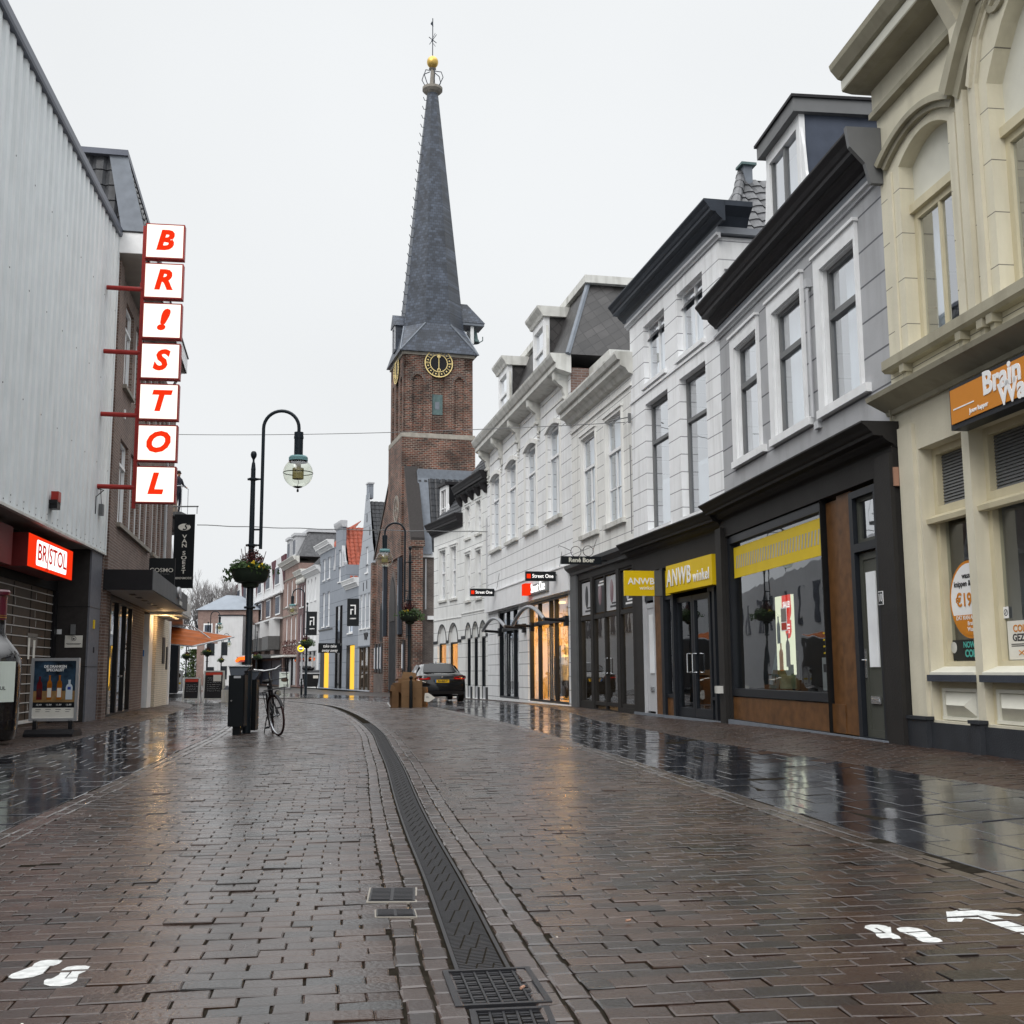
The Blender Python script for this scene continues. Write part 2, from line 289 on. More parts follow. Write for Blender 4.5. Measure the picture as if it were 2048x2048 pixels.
class MB:
    def __init__(s): s.v = []; s.f = []; s.k = []
    def quad(s, *p):
        s.k.append(len(s.f)); i = len(s.v); s.v += [tuple(q) for q in p]; s.f.append(tuple(range(i, i + len(p)))); return s
    def box(s, x0, x1, y0, y1, z0, z1):
        if x0 > x1: x0, x1 = x1, x0
        if y0 > y1: y0, y1 = y1, y0
        if z0 > z1: z0, z1 = z1, z0
        s.k.append(len(s.f))
        i = len(s.v); s.v += [(x0, y0, z0), (x1, y0, z0), (x1, y1, z0), (x0, y1, z0), (x0, y0, z1), (x1, y0, z1), (x1, y1, z1), (x0, y1, z1)]
        for f in ((0, 3, 2, 1), (4, 5, 6, 7), (0, 1, 5, 4), (1, 2, 6, 5), (2, 3, 7, 6), (3, 0, 4, 7)): s.f.append(tuple(i + k for k in f))
        return s
    def hexa(s, a, b):
        """two quads (bottom a, top b) joined into a closed hexahedron"""
        s.k.append(len(s.f)); i = len(s.v); s.v += [tuple(q) for q in a] + [tuple(q) for q in b]
        for f in ((0, 3, 2, 1), (4, 5, 6, 7), (0, 1, 5, 4), (1, 2, 6, 5), (2, 3, 7, 6), (3, 0, 4, 7)): s.f.append(tuple(i + k for k in f))
        return s
    def prism(s, prof, a0, a1, axis='x'):
        """closed profile polygon extruded along an axis; prof in the other two coordinates"""
        s.k.append(len(s.f)); n = len(prof); i = len(s.v)
        def P(a, p):
            return {'x': (a, p[0], p[1]), 'y': (p[0], a, p[1]), 'z': (p[0], p[1], a)}[axis]
        for a in (a0, a1): s.v += [P(a, p) for p in prof]
        for k in range(n): s.f.append((i + k, i + (k + 1) % n, i + n + (k + 1) % n, i + n + k))
        s.f.append(tuple(i + k for k in range(n - 1, -1, -1))); s.f.append(tuple(i + n + k for k in range(n)))
        return s
    def tube(s, pts, r, n=10, cap=True):
        pts = [Vector(p) for p in pts]; rs = r if isinstance(r, (list, tuple)) else [r] * len(pts)
        s.k.append(len(s.f)); i0 = len(s.v); up = None
        for k, p in enumerate(pts):
            d = (pts[min(k + 1, len(pts) - 1)] - pts[max(k - 1, 0)]).normalized()
            if up is None:
                up = Vector((0, 0, 1)) if abs(d.z) < .9 else Vector((1, 0, 0))
            a = d.cross(up).normalized(); b2 = a.cross(d).normalized(); up = b2
            for j in range(n):
                t = 2 * math.pi * j / n; s.v.append(tuple(p + (a * math.cos(t) + b2 * math.sin(t)) * rs[k]))
        for k in range(len(pts) - 1):
            for j in range(n):
                a0 = i0 + k * n + j; a1 = i0 + k * n + (j + 1) % n; s.f.append((a0, a1, a1 + n, a0 + n))
        if cap:
            s.f.append(tuple(i0 + j for j in range(n - 1, -1, -1))); e = i0 + (len(pts) - 1) * n; s.f.append(tuple(e + j for j in range(n)))
        return s
    def lathe(s, prof, c=(0, 0, 0), n=24, axis='z'):
        s.k.append(len(s.f)); i0 = len(s.v)
        for r, z in prof:
            for j in range(n):
                t = 2 * math.pi * j / n; x, y = r * math.cos(t), r * math.sin(t)
                q = {'z': (x, y, z), 'y': (x, z, y), 'x': (z, x, y)}[axis]
                s.v.append((c[0] + q[0], c[1] + q[1], c[2] + q[2]))
        for k in range(len(prof) - 1):
            for j in range(n):
                a = i0 + k * n + j; b = i0 + k * n + (j + 1) % n; s.f.append((a, b, b + n, a + n))
        return s
    def sphere(s, c, r, n=14, sx=1, sy=1, sz=1):
        prof = [(max(1e-4, math.sin(math.pi * k / n)), -math.cos(math.pi * k / n)) for k in range(n + 1)]
        i0 = len(s.v); s.lathe(prof, (0, 0, 0), n * 2)
        for k in range(i0, len(s.v)): v = s.v[k]; s.v[k] = (c[0] + v[0] * r * sx, c[1] + v[1] * r * sy, c[2] + v[2] * r * sz)
        return s
    def ring(s, c, r, w, t, axis='y', n=32):
        """flat ring (annulus with thickness) about an axis"""
        return s.lathe([(r, -t / 2), (r + w, -t / 2), (r + w, t / 2), (r, t / 2), (r, -t / 2)], c, n, axis)
    def build(s, name, m, parent=None, smooth=False, label=None):
        if name in SPLIT and len(s.k) > 1:      # separate pieces become parts of their own
            first = None
            for a, z in zip(s.k, s.k[1:] + [len(s.f)]):
                c = MB(); used = sorted({i for f in s.f[a:z] for i in f}); mp = {i: j for j, i in enumerate(used)}; c.v = [s.v[i] for i in used]; c.f = [tuple(mp[i] for i in f) for f in s.f[a:z]]
                o = c.build(name, m, parent, smooth, label); first = first or o
            return first
        me = bpy.data.meshes.new(name); me.from_pydata(s.v, [], s.f); me.update()
        ms = m if isinstance(m, (list, tuple)) else [m]
        for k in ms: me.materials.append(M[k])
        bm = bmesh.new(); bm.from_mesh(me); bmesh.ops.recalc_face_normals(bm, faces=bm.faces); bm.to_mesh(me); bm.free()
        if smooth:
            me.shade_smooth() if hasattr(me, 'shade_smooth') else None
            try: me.set_sharp_from_angle(angle=R(38))
            except Exception: pass
        o = bpy.data.objects.new(name, me); COL.objects.link(o)
        if parent is not None: o.parent = parent
        if label: o['label'] = label
        return o
def copy_tree(o, parent=None):
    c = o.copy(); COL.objects.link(c)
    if parent is not None: c.parent = parent
    for ch in o.children: copy_tree(ch, c)
    return c
def textmesh(name, s, size, m, parent, mw, ext=.004, bold=0., shear=0., align='CENTER', sx=1.0, spacing=1.0, line=1.0):
    cu = bpy.data.curves.new(name, 'FONT'); cu.body = s; cu.size = size; cu.extrude = ext; cu.offset = bold; cu.shear = shear
    cu.align_x = align; cu.align_y = 'CENTER'; cu.space_character = spacing; cu.space_line = line; cu.resolution_u = 3
    to = bpy.data.objects.new(name, cu); COL.objects.link(to); dg = bpy.context.evaluated_depsgraph_get()
    me = bpy.data.meshes.new_from_object(to.evaluated_get(dg)); bpy.data.objects.remove(to); bpy.data.curves.remove(cu)
    me.transform(mw @ Matrix.Scale(sx, 4, (1, 0, 0))); me.materials.clear(); me.materials.append(M[m])
    o = bpy.data.objects.new(name, me); COL.objects.link(o)
    if parent is not None: o.parent = parent
    return o
def MW(ex, ey, ez, t):
    return Matrix(((ex[0], ey[0], ez[0], t[0]), (ex[1], ey[1], ez[1], t[1]), (ex[2], ey[2], ez[2], t[2]), (0, 0, 0, 1)))
def T_face(x, y, z): return MW((-1, 0, 0), (0, 0, 1), (0, 1, 0), (x, y, z))          # lettering on a facade (outward = +Y)
def T_cam(x, y, z): return MW((1, 0, 0), (0, 0, 1), (0, -1, 0), (x, y, z))          # lettering facing world -Y

def frame(p, h):
    """facade frame: X along heading h (deg from +Y towards +X), Y = outwards (to the left of X), Z up"""
    a = math.pi / 2 - R(h); return Matrix.Translation((p[0], p[1], 0)) @ Matrix.Rotation(a, 4, 'Z')
def building(name, label, cat, p, h, group=None): 
    return thing(name, label, cat, parent_frame=frame(p, h), group=group)
def wall(mb, x0, x1, z0, z1, holes=(), y=0., depth=.22):
    """front plane with rectangular or segment-arched openings and their reveals. hole: (a,b,c,d[,rise])"""
    xs = sorted({x0, x1, *[h[0] for h in holes], *[h[1] for h in holes]}); zs = sorted({z0, z1, *[h[2] for h in holes], *[h[3] for h in holes]})
    xs = [x for x in xs if x0 <= x <= x1]; zs = [z for z in zs if z0 <= z <= z1]
    for i in range(len(xs) - 1):
        for j in range(len(zs) - 1):
            cx, cz = (xs[i] + xs[i + 1]) / 2, (zs[j] + zs[j + 1]) / 2
            if any(h[0] < cx < h[1] and h[2] < cz < h[3] for h in holes): continue
            mb.quad((xs[i], y, zs[j]), (xs[i + 1], y, zs[j]), (xs[i + 1], y, zs[j + 1]), (xs[i], y, zs[j + 1]))
    for h in holes:
        a, b, c, d = h[:4]; rise = h[4] if len(h) > 4 else 0; dd = h[5] if len(h) > 5 else depth
        mb.quad((a, y, c), (a, y - dd, c), (a, y - dd, d - rise), (a, y, d - rise)); mb.quad((b, y, c), (b, y - dd, c), (b, y - dd, d - rise), (b, y, d - rise))
        mb.quad((a, y, c), (b, y, c), (b, y - dd, c), (a, y - dd, c))
        if rise <= 0: mb.quad((a, y, d), (b, y, d), (b, y - dd, d), (a, y - dd, d))
        else:
            n = 12; cx = (a + b) / 2; hw = (b - a) / 2
            def zc(x):
                u = (x - cx) / hw; return d - rise + rise * math.sqrt(max(0, 1 - u * u)) if rise >= hw * .9 else d - rise * u * u
            for k in range(n):
                xa, xb = a + (b - a) * k / n, a + (b - a) * (k + 1) / n
                mb.quad((xa, y, zc(xa)), (xb, y, zc(xb)), (xb, y, d), (xa, y, d)); mb.quad((xa, y, zc(xa)), (xb, y, zc(xb)), (xb, y - dd, zc(xb)), (xa, y - dd, zc(xa)))
    return mb
def shell(mb, x0, x1, z0, z1, dep, yf=0.):
    """side walls, back and ceiling behind a facade"""
    mb.quad((x0, yf, z0), (x0, -dep, z0), (x0, -dep, z1), (x0, yf, z1)); mb.quad((x1, yf, z0), (x1, -dep, z0), (x1, -dep, z1), (x1, yf, z1))
    mb.quad((x0, -dep, z0), (x1, -dep, z0), (x1, -dep, z1), (x0, -dep, z1)); mb.quad((x0, yf - .01, z1), (x1, yf - .01, z1), (x1, -dep, z1), (x0, -dep, z1))
    return mb
def window(par, x0, x1, z0, z1, rec=.16, fm='white_paint', fw=.07, mid=None, mull=(), bars=(), sill=None, trim=None, curtain=None, glass='glass_up', y=0., midh=.08, name='window', rise=0., panel=None):
    """window (frame, transom, mullions) > pane, sill, surround, curtain"""
    b = MB(); ya, yb = y - rec, y - rec - .07
    b.box(x0, x0 + fw, ya, yb, z0, z1).box(x1 - fw, x1, ya, yb, z0, z1).box(x0 + fw, x1 - fw, ya, yb, z0, z0 + fw).box(x0 + fw, x1 - fw, ya, yb, z1 - fw, z1)
    if mid: b.box(x0 + fw, x1 - fw, ya + .025, yb, mid - midh / 2, mid + midh / 2)
    for t in mull:
        xx = x0 + (x1 - x0) * t; b.box(xx - .022, xx + .022, ya - .004, yb + .006, z0 + fw, (mid - midh / 2) if mid else z1 - fw)
    for zb in bars: b.box(x0 + fw, x1 - fw, ya - .008, yb + .01, zb - .015, zb + .015)
    f = b.build(name, fm, par)
    MB().quad((x0 + fw, yb + .03, z0 + fw), (x1 - fw, yb + .03, z0 + fw), (x1 - fw, yb + .03, z1 - fw), (x0 + fw, yb + .03, z1 - fw)).build('pane', glass, f)
    if sill: MB().box(x0 - sill[1], x1 + sill[1], y - rec, y + sill[2], z0 - sill[0], z0 - .002).build('sill', sill[3], f)
    if trim:
        tw, tp, tm = trim; b = MB(); tn = min(tw, .07) if tw > .15 else tw
        b.box(x0 - tn, x0 - .003, y + .002, y + tp, z0, z1 + tw).box(x1 + .003, x1 + tw, y + .002, y + tp, z0, z1 + tw).box(x0 - .003, x1 + .003, y + .002, y + tp, z1 + .003, z1 + tw)
        b.box(x0 - tn - .03, x1 + tw + .03, y + .002, y + tp + .04, z1 + tw, z1 + tw + .05)
        b.box(x0 - .002, x0 + .02, y - rec, y + .001, z0, z1).box(x1 - .02, x1 + .002, y - rec, y + .001, z0, z1).box(x0, x1, y - rec, y + .001, z1 - .02, z1 + .002)
        b.build('surround', tm, f)
    if curtain:
        kind, m = curtain; yc = yb - .16; rnd = random.Random(int(x0 * 131 + z0 * 17))
        def cloth(a, c, za, zb2, name='curtain'):
            bb = MB(); n = max(6, int((c - a) / .05))
            for k in range(n):
                xa, xb = a + (c - a) * k / n, a + (c - a) * (k + 1) / n; ya2, yb2 = yc + .025 * math.sin(k * 1.7), yc + .025 * math.sin((k + 1) * 1.7)
                bb.quad((xa, ya2, za), (xb, yb2, za), (xb, yb2, zb2), (xa, ya2, zb2))
            return bb.build(name, m, f)
        W = x1 - x0
        if kind == 'full': cloth(x0, x1, z0, z1)
        elif kind == 'pair': cloth(x0, x0 + W * .3, z0, z1); cloth(x1 - W * .3, x1, z0, z1)
        elif kind == 'most': cloth(x0, x1 - W * .18, z0, z1)
        elif kind == 'low': cloth(x0, x1, z0, z0 + (z1 - z0) * .4)
    return f
def cornice(par, x0, x1, z0, z1, proj, m, name='cornice', y=0.):
    """classical stepped and curved gutter cornice, z0 bottom, z1 top"""
    h = z1 - z0; P = [(y + .003, z0), (y + proj * .12, z0), (y + proj * .16, z0 + h * .10), (y + proj * .30, z0 + h * .20), (y + proj * .42, z0 + h * .34), (y + proj * .45, z0 + h * .42),
         (y + proj * .70, z0 + h * .44), (y + proj * .72, z0 + h * .56), (y + proj * .78, z0 + h * .62), (y + proj * .86, z0 + h * .76), (y + proj * .98, z0 + h * .9), (y + proj, z0 + h * .93), (y + proj, z1), (y + .003, z1)]
    return MB().prism(P, x0, x1).build(name, m, par)
def mould(par, x0, x1, z0, z1, proj, m, name='moulding', y=0.):
    return MB().prism([(y + .003, z0), (y + proj * .4, z0), (y + proj * .5, z0 + (z1 - z0) * .4), (y + proj, z0 + (z1 - z0) * .55), (y + proj, z1), (y + .003, z1)], x0, x1).build(name, m, par)
def pantiles(par, o, ux, uy, w, h, m, name='roof_tiles', tw=.22, th=.32, amp=.035, taper=None, tri=None):
    """waved clay tiles on a plane: o origin (eave corner), ux across, uy up the slope; taper=(l,r) how far the sides lean in at the top"""
    o = Vector(o); ux = Vector(ux).normalized(); uy = Vector(uy).normalized(); nz = ux.cross(uy)
    if nz.z < 0: nz = -nz
    nu = max(4, int(w / tw * 4)); rows = max(1, int(h / th)); b = MB(); tl, tr = taper or (0, 0)
    for r in range(rows):
        for e in (0, 1):
            v = (r + e) * h / rows; hh = .028 * (1 - e)
            a0 = tl * v / h; a1 = w - tr * v / h
            for k in range(nu + 1):
                u = w * k / nu; uc = min(max(u, a0), a1)
                ph = (u / tw) % 1.0; wv = amp * (math.sin(2 * math.pi * ph) * .5 + .25 * math.cos(4 * math.pi * ph))
                b.v.append(tuple(o + ux * uc + uy * v + nz * (wv + hh)))
    for r in range(rows):
        for k in range(nu):
            i = (2 * r) * (nu + 1) + k; j = (2 * r + 1) * (nu + 1) + k
            b.f.append((i, i + 1, j + 1, j))
            if r < rows - 1:
                q = (2 * r + 2) * (nu + 1) + k; b.f.append((j, j + 1, q + 1, q))
    return b.build(name, m, par, smooth=False)
def sm(a, b, x):
    t = min(1, max(0, (x - a) / (b - a))); return t * t * (3 - 2 * t)
def gz(x, y):
    """height of the street: falls gently into the distance, rises to the near right-hand house fronts"""
    return -.0078 * (min(y, 90) - 34 if y > 34 else 0) + .11 * sm(2.0, 5.0, x) * (1 - sm(17, 27, y))
# ------------------------------------------------------------ street
GUT = [(.30, -3.0), (.20, 0), (.06, 2.5), (-.02, 3.63), (-.12, 4.3), (-.35, 5.92), (-.62, 7.7), (-.9, 9.66), (-1.35, 13.0), (-1.85, 16.4), (-2.42, 20.2), (-3.42, 25.6), (-4.8, 32.0), (-6.45, 38.5), (-8.45, 44.2), (-10.6, 49.8), (-17., 64.), (-26., 84.), (-40., 110.), (-58., 150.)]
def spline(P, step=.04):
    P = np.array(P, float); out = []
    for i in range(len(P) - 1):
        p0 = P[max(i - 1, 0)]; p1 = P[i]; p2 = P[i + 1]; p3 = P[min(i + 2, len(P) - 1)]
        d = np.linalg.norm(p2 - p1); n = max(2, int(d / step)); t = np.linspace(0, 1, n, endpoint=False)[:, None]
        d1 = np.linalg.norm(p1 - p0) or 1; d2 = d; d3 = np.linalg.norm(p3 - p2) or 1
        m1 = (p2 - p0) / (d1 + d2) * d2; m2 = (p3 - p1) / (d2 + d3) * d2
        out.append((2 * t**3 - 3 * t**2 + 1) * p1 + (t**3 - 2 * t**2 + t) * m1 + (-2 * t**3 + 3 * t**2) * p2 + (t**3 - t**2) * m2)
    return np.vstack(out + [P[-1:]])
CL = spline(GUT); seg = np.linalg.norm(np.diff(CL, axis=0), axis=1); S = np.concatenate([[0], np.cumsum(seg)])
TG = np.gradient(CL, axis=0); TG /= np.linalg.norm(TG, axis=1)[:, None]
for _ in range(3): TG = np.vstack([TG[:1], (TG[:-2] + TG[1:-1] + TG[2:]) / 3, TG[-1:]])
def v_of_y(y): return float(np.interp(y, CL[:, 1], S))
def smv(a, b, x):
    t = np.clip((x - a) / (b - a), 0, 1); return t * t * (3 - 2 * t)
def gzv(x, y): return -.0078 * np.clip(np.minimum(y, 90) - 34, 0, None) + .11 * smv(2., 5., x) * (1 - smv(17, 27, y))
def XY(u, v):
    cx = np.interp(v, S, CL[:, 0]); cy = np.interp(v, S, CL[:, 1]); tx = np.interp(v, S, TG[:, 0]); ty = np.interp(v, S, TG[:, 1])
    return cx + u * ty, cy - u * tx
def bricks(name, m, regions, bw, bl, gap=.006, ch=.007, jz=.0035, tilt=.008, along=False, seed=1, wob=.0, inset=0.):
    """real chamfered bricks in one mesh. regions: list of (u0(v), u1(v), v0, v1). Courses run across the street (along=False) or lengthwise"""
    rng = np.random.default_rng(seed); U = []; V = []; HU = []; HV = []
    for (f0, f1, v0, v1) in regions:
        rows = int((v1 - v0) / bw) if not along else int((v1 - v0) / bl)
        for r in range(rows):
            if not along:
                v = v0 + (r + .5) * bw; a, b = f0(v), f1(v); off = (r % 2) * bl / 2 + rng.uniform(-.02, .02)
                e = np.arange(a - off, b + bl, bl); c = e + bl / 2; lo = np.clip(e, a, b); hi = np.clip(e + bl, a, b); k = hi - lo > .03
                U += list((lo[k] + hi[k]) / 2); HU += list((hi[k] - lo[k]) / 2); V += [v] * int(k.sum()); HV += [bw / 2] * int(k.sum())
            else:
                for ci, cu in enumerate(np.arange(f0(0), f1(0) - bw / 2, bw)):
                    v = v0 + (r + .5 + .5 * (ci % 2)) * bl; U.append(cu + bw / 2); HU.append(bw / 2); V.append(v); HV.append(bl / 2)
    U, V, HU, HV = map(np.array, (U, V, HU, HV)); n = len(U)
    g = gap / 2 * rng.uniform(.5, 1.9, n); HU = HU - g; HV = HV - gap / 2 * rng.uniform(.5, 2.0, n)
    U = U + rng.normal(0, .0015, n); V = V + rng.normal(0, .0015, n) + (wob * np.sin(U * 3.1 + V * .7) if wob else 0)
    zj = rng.normal(0, jz, n); ta = rng.normal(0, tilt, n); tb = rng.normal(0, tilt, n); rot = rng.normal(0, .006, n)
    sg = [(-1, -1), (1, -1), (1, 1), (-1, 1)]; verts = np.zeros((n, 12, 3))
    for lvl, (ins, dz) in enumerate(((ch, 0), (0, -ch * .8), (0, -.04))):
        for q, (a, b) in enumerate(sg):
            jit = rng.normal(0, ch * .25, (2, n)) if lvl < 2 else 0
            du = a * (HU - ins); dv = b * (HV - ins)
            if lvl < 2: du = du + jit[0]; dv = dv + jit[1]
            uu = U + du - rot * dv; vv = V + dv + rot * du; x, y = XY(uu, vv)
            z = gzv(x, y) + zj + ta * du + tb * dv + dz
            verts[:, lvl * 4 + q] = np.stack([x, y, z], 1)
    F = [(0, 1, 2, 3)] + [(4 + q, 4 + (q + 1) % 4, (q + 1) % 4, q) for q in range(4)] + [(8 + q, 8 + (q + 1) % 4, 4 + (q + 1) % 4, 4 + q) for q in range(4)]
    F = np.array(F); faces = (F[None] + (np.arange(n) * 12)[:, None, None]).reshape(-1, 4)
    me = bpy.data.meshes.new(name); me.vertices.add(n * 12); me.vertices.foreach_set('co', verts.reshape(-1)); nf = len(faces)
    me.loops.add(nf * 4); me.loops.foreach_set('vertex_index', faces.reshape(-1)); me.polygons.add(nf)
    me.polygons.foreach_set('loop_start', np.arange(nf) * 4); me.polygons.foreach_set('loop_total', np.full(nf, 4)); me.update(calc_edges=True); me.validate(); me.shade_flat()
    at = me.attributes.new('rnd', 'FLOAT', 'FACE'); at.data.foreach_set('value', np.repeat(rng.uniform(0, 1, n), 9)); me.materials.append(M[m])
    if name == 'road': TOPS.append(verts[:, :4][(verts[:, 0, 1] < 6.5)])
    o = bpy.data.objects.new(name, me); COL.objects.link(o); o['kind'] = 'structure'; return o
TOPS = []
def sheet(name, m, u0, u1, v0, v1, dz, step=.5, kind='structure'):
    nv = int((v1 - v0) / step); us = np.linspace(u0, u1, max(2, int((u1 - u0) / .7))); b = MB(); vs = np.linspace(v0, v1, nv)
    for v in vs:
        x, y = XY(us, np.full_like(us, v)); z = gzv(x, y) + dz; b.v += [tuple(q) for q in np.stack([x, y, z], 1)]
    k = len(us)
    for i in range(nv - 1):
        for j in range(k - 1): b.f.append((i * k + j, i * k + j + 1, (i + 1) * k + j + 1, (i + 1) * k + j))
    o = b.build(name, m); o['kind'] = kind; return o
KL, KR, KW, GE = -2.65, 2.66, .21, .315
def ubr(v): return float(np.interp(v, [v_of_y(9), v_of_y(16), v_of_y(24), v_of_y(31), v_of_y(44), v_of_y(60)], [4.95, 4.75, 4.95, 5.9, 7.2, 7.2]))
def ubl(v): return float(np.interp(v, [v_of_y(15), v_of_y(25), v_of_y(43), v_of_y(60)], [-5.05, -4.9, -4.1, -4.0]))
V0, V1 = v_of_y(2.6), v_of_y(52)
c = lambda k: (lambda v: k)
# base: joints and soil under the bricks, and the wide ground beyond
b = MB(); xs = list(np.arange(-14, 14.1, 1.)); ys = list(np.arange(-6, 56, 1.))
for y in ys:
    for x in xs: b.v.append((x, y, gz(x, y) - .008))
k = len(xs)
for i in range(len(ys) - 1):
    for j in range(k - 1): b.f.append((i * k + j, i * k + j + 1, (i + 1) * k + j + 1, (i + 1) * k + j))
o = b.build('ground', 'joint_soil'); o['kind'] = 'structure'
b = MB(); b.quad((-900, -60, -.62), (900, -60, -.62), (900, 1500, -.62), (-900, 1500, -.62)); o = b.build('terrain', 'far_ground'); o['kind'] = 'structure'
bricks('road', 'pave_road', [(c(KL), c(-GE), V0, V1)], .105, .212, gap=.004, ch=.0045, tilt=.010, jz=.002, seed=2, wob=.02).name = 'road'
bricks('road', 'pave_road', [(c(GE), c(KR), V0, V1)], .105, .212, gap=.004, ch=.0045, tilt=.010, jz=.002, seed=3, wob=.03)
bricks('gutter_edging', 'pave_edge', [(c(-GE), c(-GE + .205), V0, V1), (c(GE - .205), c(GE), V0, V1)], .1025, .15, gap=.008, ch=.007, tilt=.010, jz=.002, along=True, seed=4)
bricks('kerb', 'pave_kerb', [(c(KL - KW), c(KL), V0, V1), (c(KR), c(KR + KW), V0, V1)], .105, .30, gap=.008, ch=.008, jz=.002, tilt=.012, along=True, seed=5)
bricks('wet_paving', 'pave_band', [(c(KR + KW), ubr, V0, V1), (ubl, c(KL - KW), V0, V1)], .52, .36, gap=.008, ch=.005, jz=.0015, tilt=.0055, seed=6, wob=.04)
bricks('pavement', 'pave_walk', [(ubr, c(9.5), V0, V1), (c(-8.5), ubl, V0, V1)], .105, .212, gap=.008, ch=.006, jz=.002, tilt=.01, seed=7)
# beyond the near part: paved sheets
for nm, m, u0, u1 in (('road_far', 'pave_road', KL, KR), ('paving_far', 'pave_band', KR, 7.), ('paving_far', 'pave_band', -5., KL), ('pavement_far', 'pave_walk', 7., 13.), ('pavement_far', 'pave_walk', -11., -5.)):
    sheet(nm, m, u0, u1, V1 - .02, v_of_y(149), -.012 if nm != 'road_far' else -.010, 1.2)
# drainage channel: dark iron grating in the middle of the street, set a little low
b = MB(); vs = np.arange(v_of_y(4.25), V1, .25)
def strip(b, u0, u1, vs, dz):
    i0 = len(b.v)
    for v in vs:
        for u in (u0, u1):
            x, y = XY(u, v); b.v.append((float(x), float(y), gz(x, y) + dz))
    for i in range(len(vs) - 1): a = i0 + 2 * i; b.f.append((a, a + 1, a + 3, a + 2))
strip(b, -.102, .102, vs, -.030)
for u in (-.102, .087): strip(b, u, u + .015, vs, .001)
v = v_of_y(4.25); k = 0
while v < v_of_y(24):
    step = .022 if v < v_of_y(12) else .04
    tw = .022 * ((v * 4.2) % 1.0 - .5) * 2
    for (ua, ub) in ((-.082, -.034 + tw), (-.028 + tw, .028 + tw), (.034 + tw, .082)):
        sk = .020
        P = [XY(u, vv) for u, vv in ((ua, v), (ub, v + sk * .4), (ub, v + sk * .4 + step * .5), (ua, v + step * .5))]
        zt = gz(P[0][0], P[0][1]); b.hexa([(float(p[0]), float(p[1]), zt - .028) for p in P], [(float(p[0]), float(p[1]), zt - .006) for p in P])
    v += step; k += 1
o = b.build('drain_channel', 'grate_iron'); tag(o, 'long curving iron drain channel running down the middle of the brick street', 'drain')
# wide inlet grating at the near end of the channel and a second one under the lower picture edge
def grating(name, label, y0, y1, u0, u1, nu, nv, rzz=0):
    va, vb = v_of_y(y0), v_of_y(y1); b = MB(); t = thing(name, label, 'grate', (0, 0, 0))
    def Q(u, v, dz): x, y = XY(u, v); return (float(x), float(y), gz(x, y) + dz)
    for (a, c2, d, e) in ((u0, u1, va, va + .02), (u0, u1, vb - .02, vb), (u0, u0 + .02, va + .02, vb - .02), (u1 - .02, u1, va + .02, vb - .02)):
        b.hexa([Q(a, d, -.04), Q(c2, d, -.04), Q(c2, e, -.04), Q(a, e, -.04)], [Q(a, d, .004), Q(c2, d, .004), Q(c2, e, .004), Q(a, e, .004)])
    b.build('frame', 'grate_iron', t); b = MB(); w_ = (u1 - u0 - .04) / nu; h_ = (vb - va - .04) / nv
    for i in range(nu + 1):
        a = u0 + .02 + i * w_; b.hexa([Q(a - .004, va + .02, -.03), Q(a + .004, va + .02, -.03), Q(a + .004, vb - .02, -.03), Q(a - .004, vb - .02, -.03)], [Q(a - .004, va + .02, -.001), Q(a + .004, va + .02, -.001), Q(a + .004, vb - .02, -.001), Q(a - .004, vb - .02, -.001)])
    for j in range(nv):
        a = va + .02 + (j + .5) * h_; sh = h_ * .28
        for i in range(nu):
            x0 = u0 + .02 + i * w_ + .006; x1 = x0 + w_ - .012; s2 = sh * (1 if (i + j) % 2 else -.4)
            b.hexa([Q(x0, a - sh + s2, -.03), Q(x1, a - sh + s2, -.03), Q(x1, a + sh, -.03), Q(x0, a + sh, -.03)], [Q(x0, a - sh + s2, -.003), Q(x1, a - sh + s2, -.003), Q(x1, a + sh, -.003), Q(x0, a + sh, -.003)])
    b.build('bars', 'grate_iron', t); MB().hexa([Q(u0, va, -.06), Q(u1, va, -.06), Q(u1, vb, -.06), Q(u0, vb, -.06)], [Q(u0, va, -.045), Q(u1, va, -.045), Q(u1, vb, -.045), Q(u0, vb, -.045)]).build('sump', 'blackmatte', t)
grating('drain_grate', 'wide rectangular iron inlet grating at the near end of the drain channel', 3.83, 4.27, -.15, .17, 6, 14)
grating('drain_grate', 'iron grating cut off by the bottom edge of the photo, below the wide grating', 3.2, 3.79, -.11, .15, 5, 18)
def cover(name, label, pts, lines):
    P = [(p[0], p[1]) for p in pts]; t = thing(name, label, 'cover', (*P[0], 0)); x0, y0 = P[0]
    def q(u, v, dz): 
        a = [(1 - u) * (1 - v), u * (1 - v), u * v, (1 - u) * v]; return (sum(a[i] * P[i][0] for i in range(4)) - x0, sum(a[i] * P[i][1] for i in range(4)) - y0, dz)
    MB().hexa([q(0, 0, -.03), q(1, 0, -.03), q(1, 1, -.03), q(0, 1, -.03)], [q(0, 0, .002), q(1, 0, .002), q(1, 1, .002), q(0, 1, .002)]).build('rim', 'stone_trim', t)
    b = MB(); b.hexa([q(.04, .06, .002), q(.96, .06, .002), q(.96, .94, .002), q(.04, .94, .002)], [q(.04, .06, .006), q(.96, .06, .006), q(.96, .94, .006), q(.04, .94, .006)])
    for i in range(lines):
        for j in range(2):
            u0, u1 = .08 + j * .45, .46 + j * .45; v = .1 + .8 * i / lines; b.hexa([q(u0, v, .006), q(u1, v, .006), q(u1, v + .4 / lines, .006), q(u0, v + .4 / lines, .006)], [q(u0, v, .010), q(u1, v, .010), q(u1, v + .4 / lines, .010), q(u0, v + .4 / lines, .010)])
    b.build('lid', 'grate_iron', t)
cover('access_cover', 'larger dark iron access cover with ribbed lid beside the drain channel', [(-.70, 5.47), (-.46, 5.47), (-.49, 5.83), (-.73, 5.83)], 9)
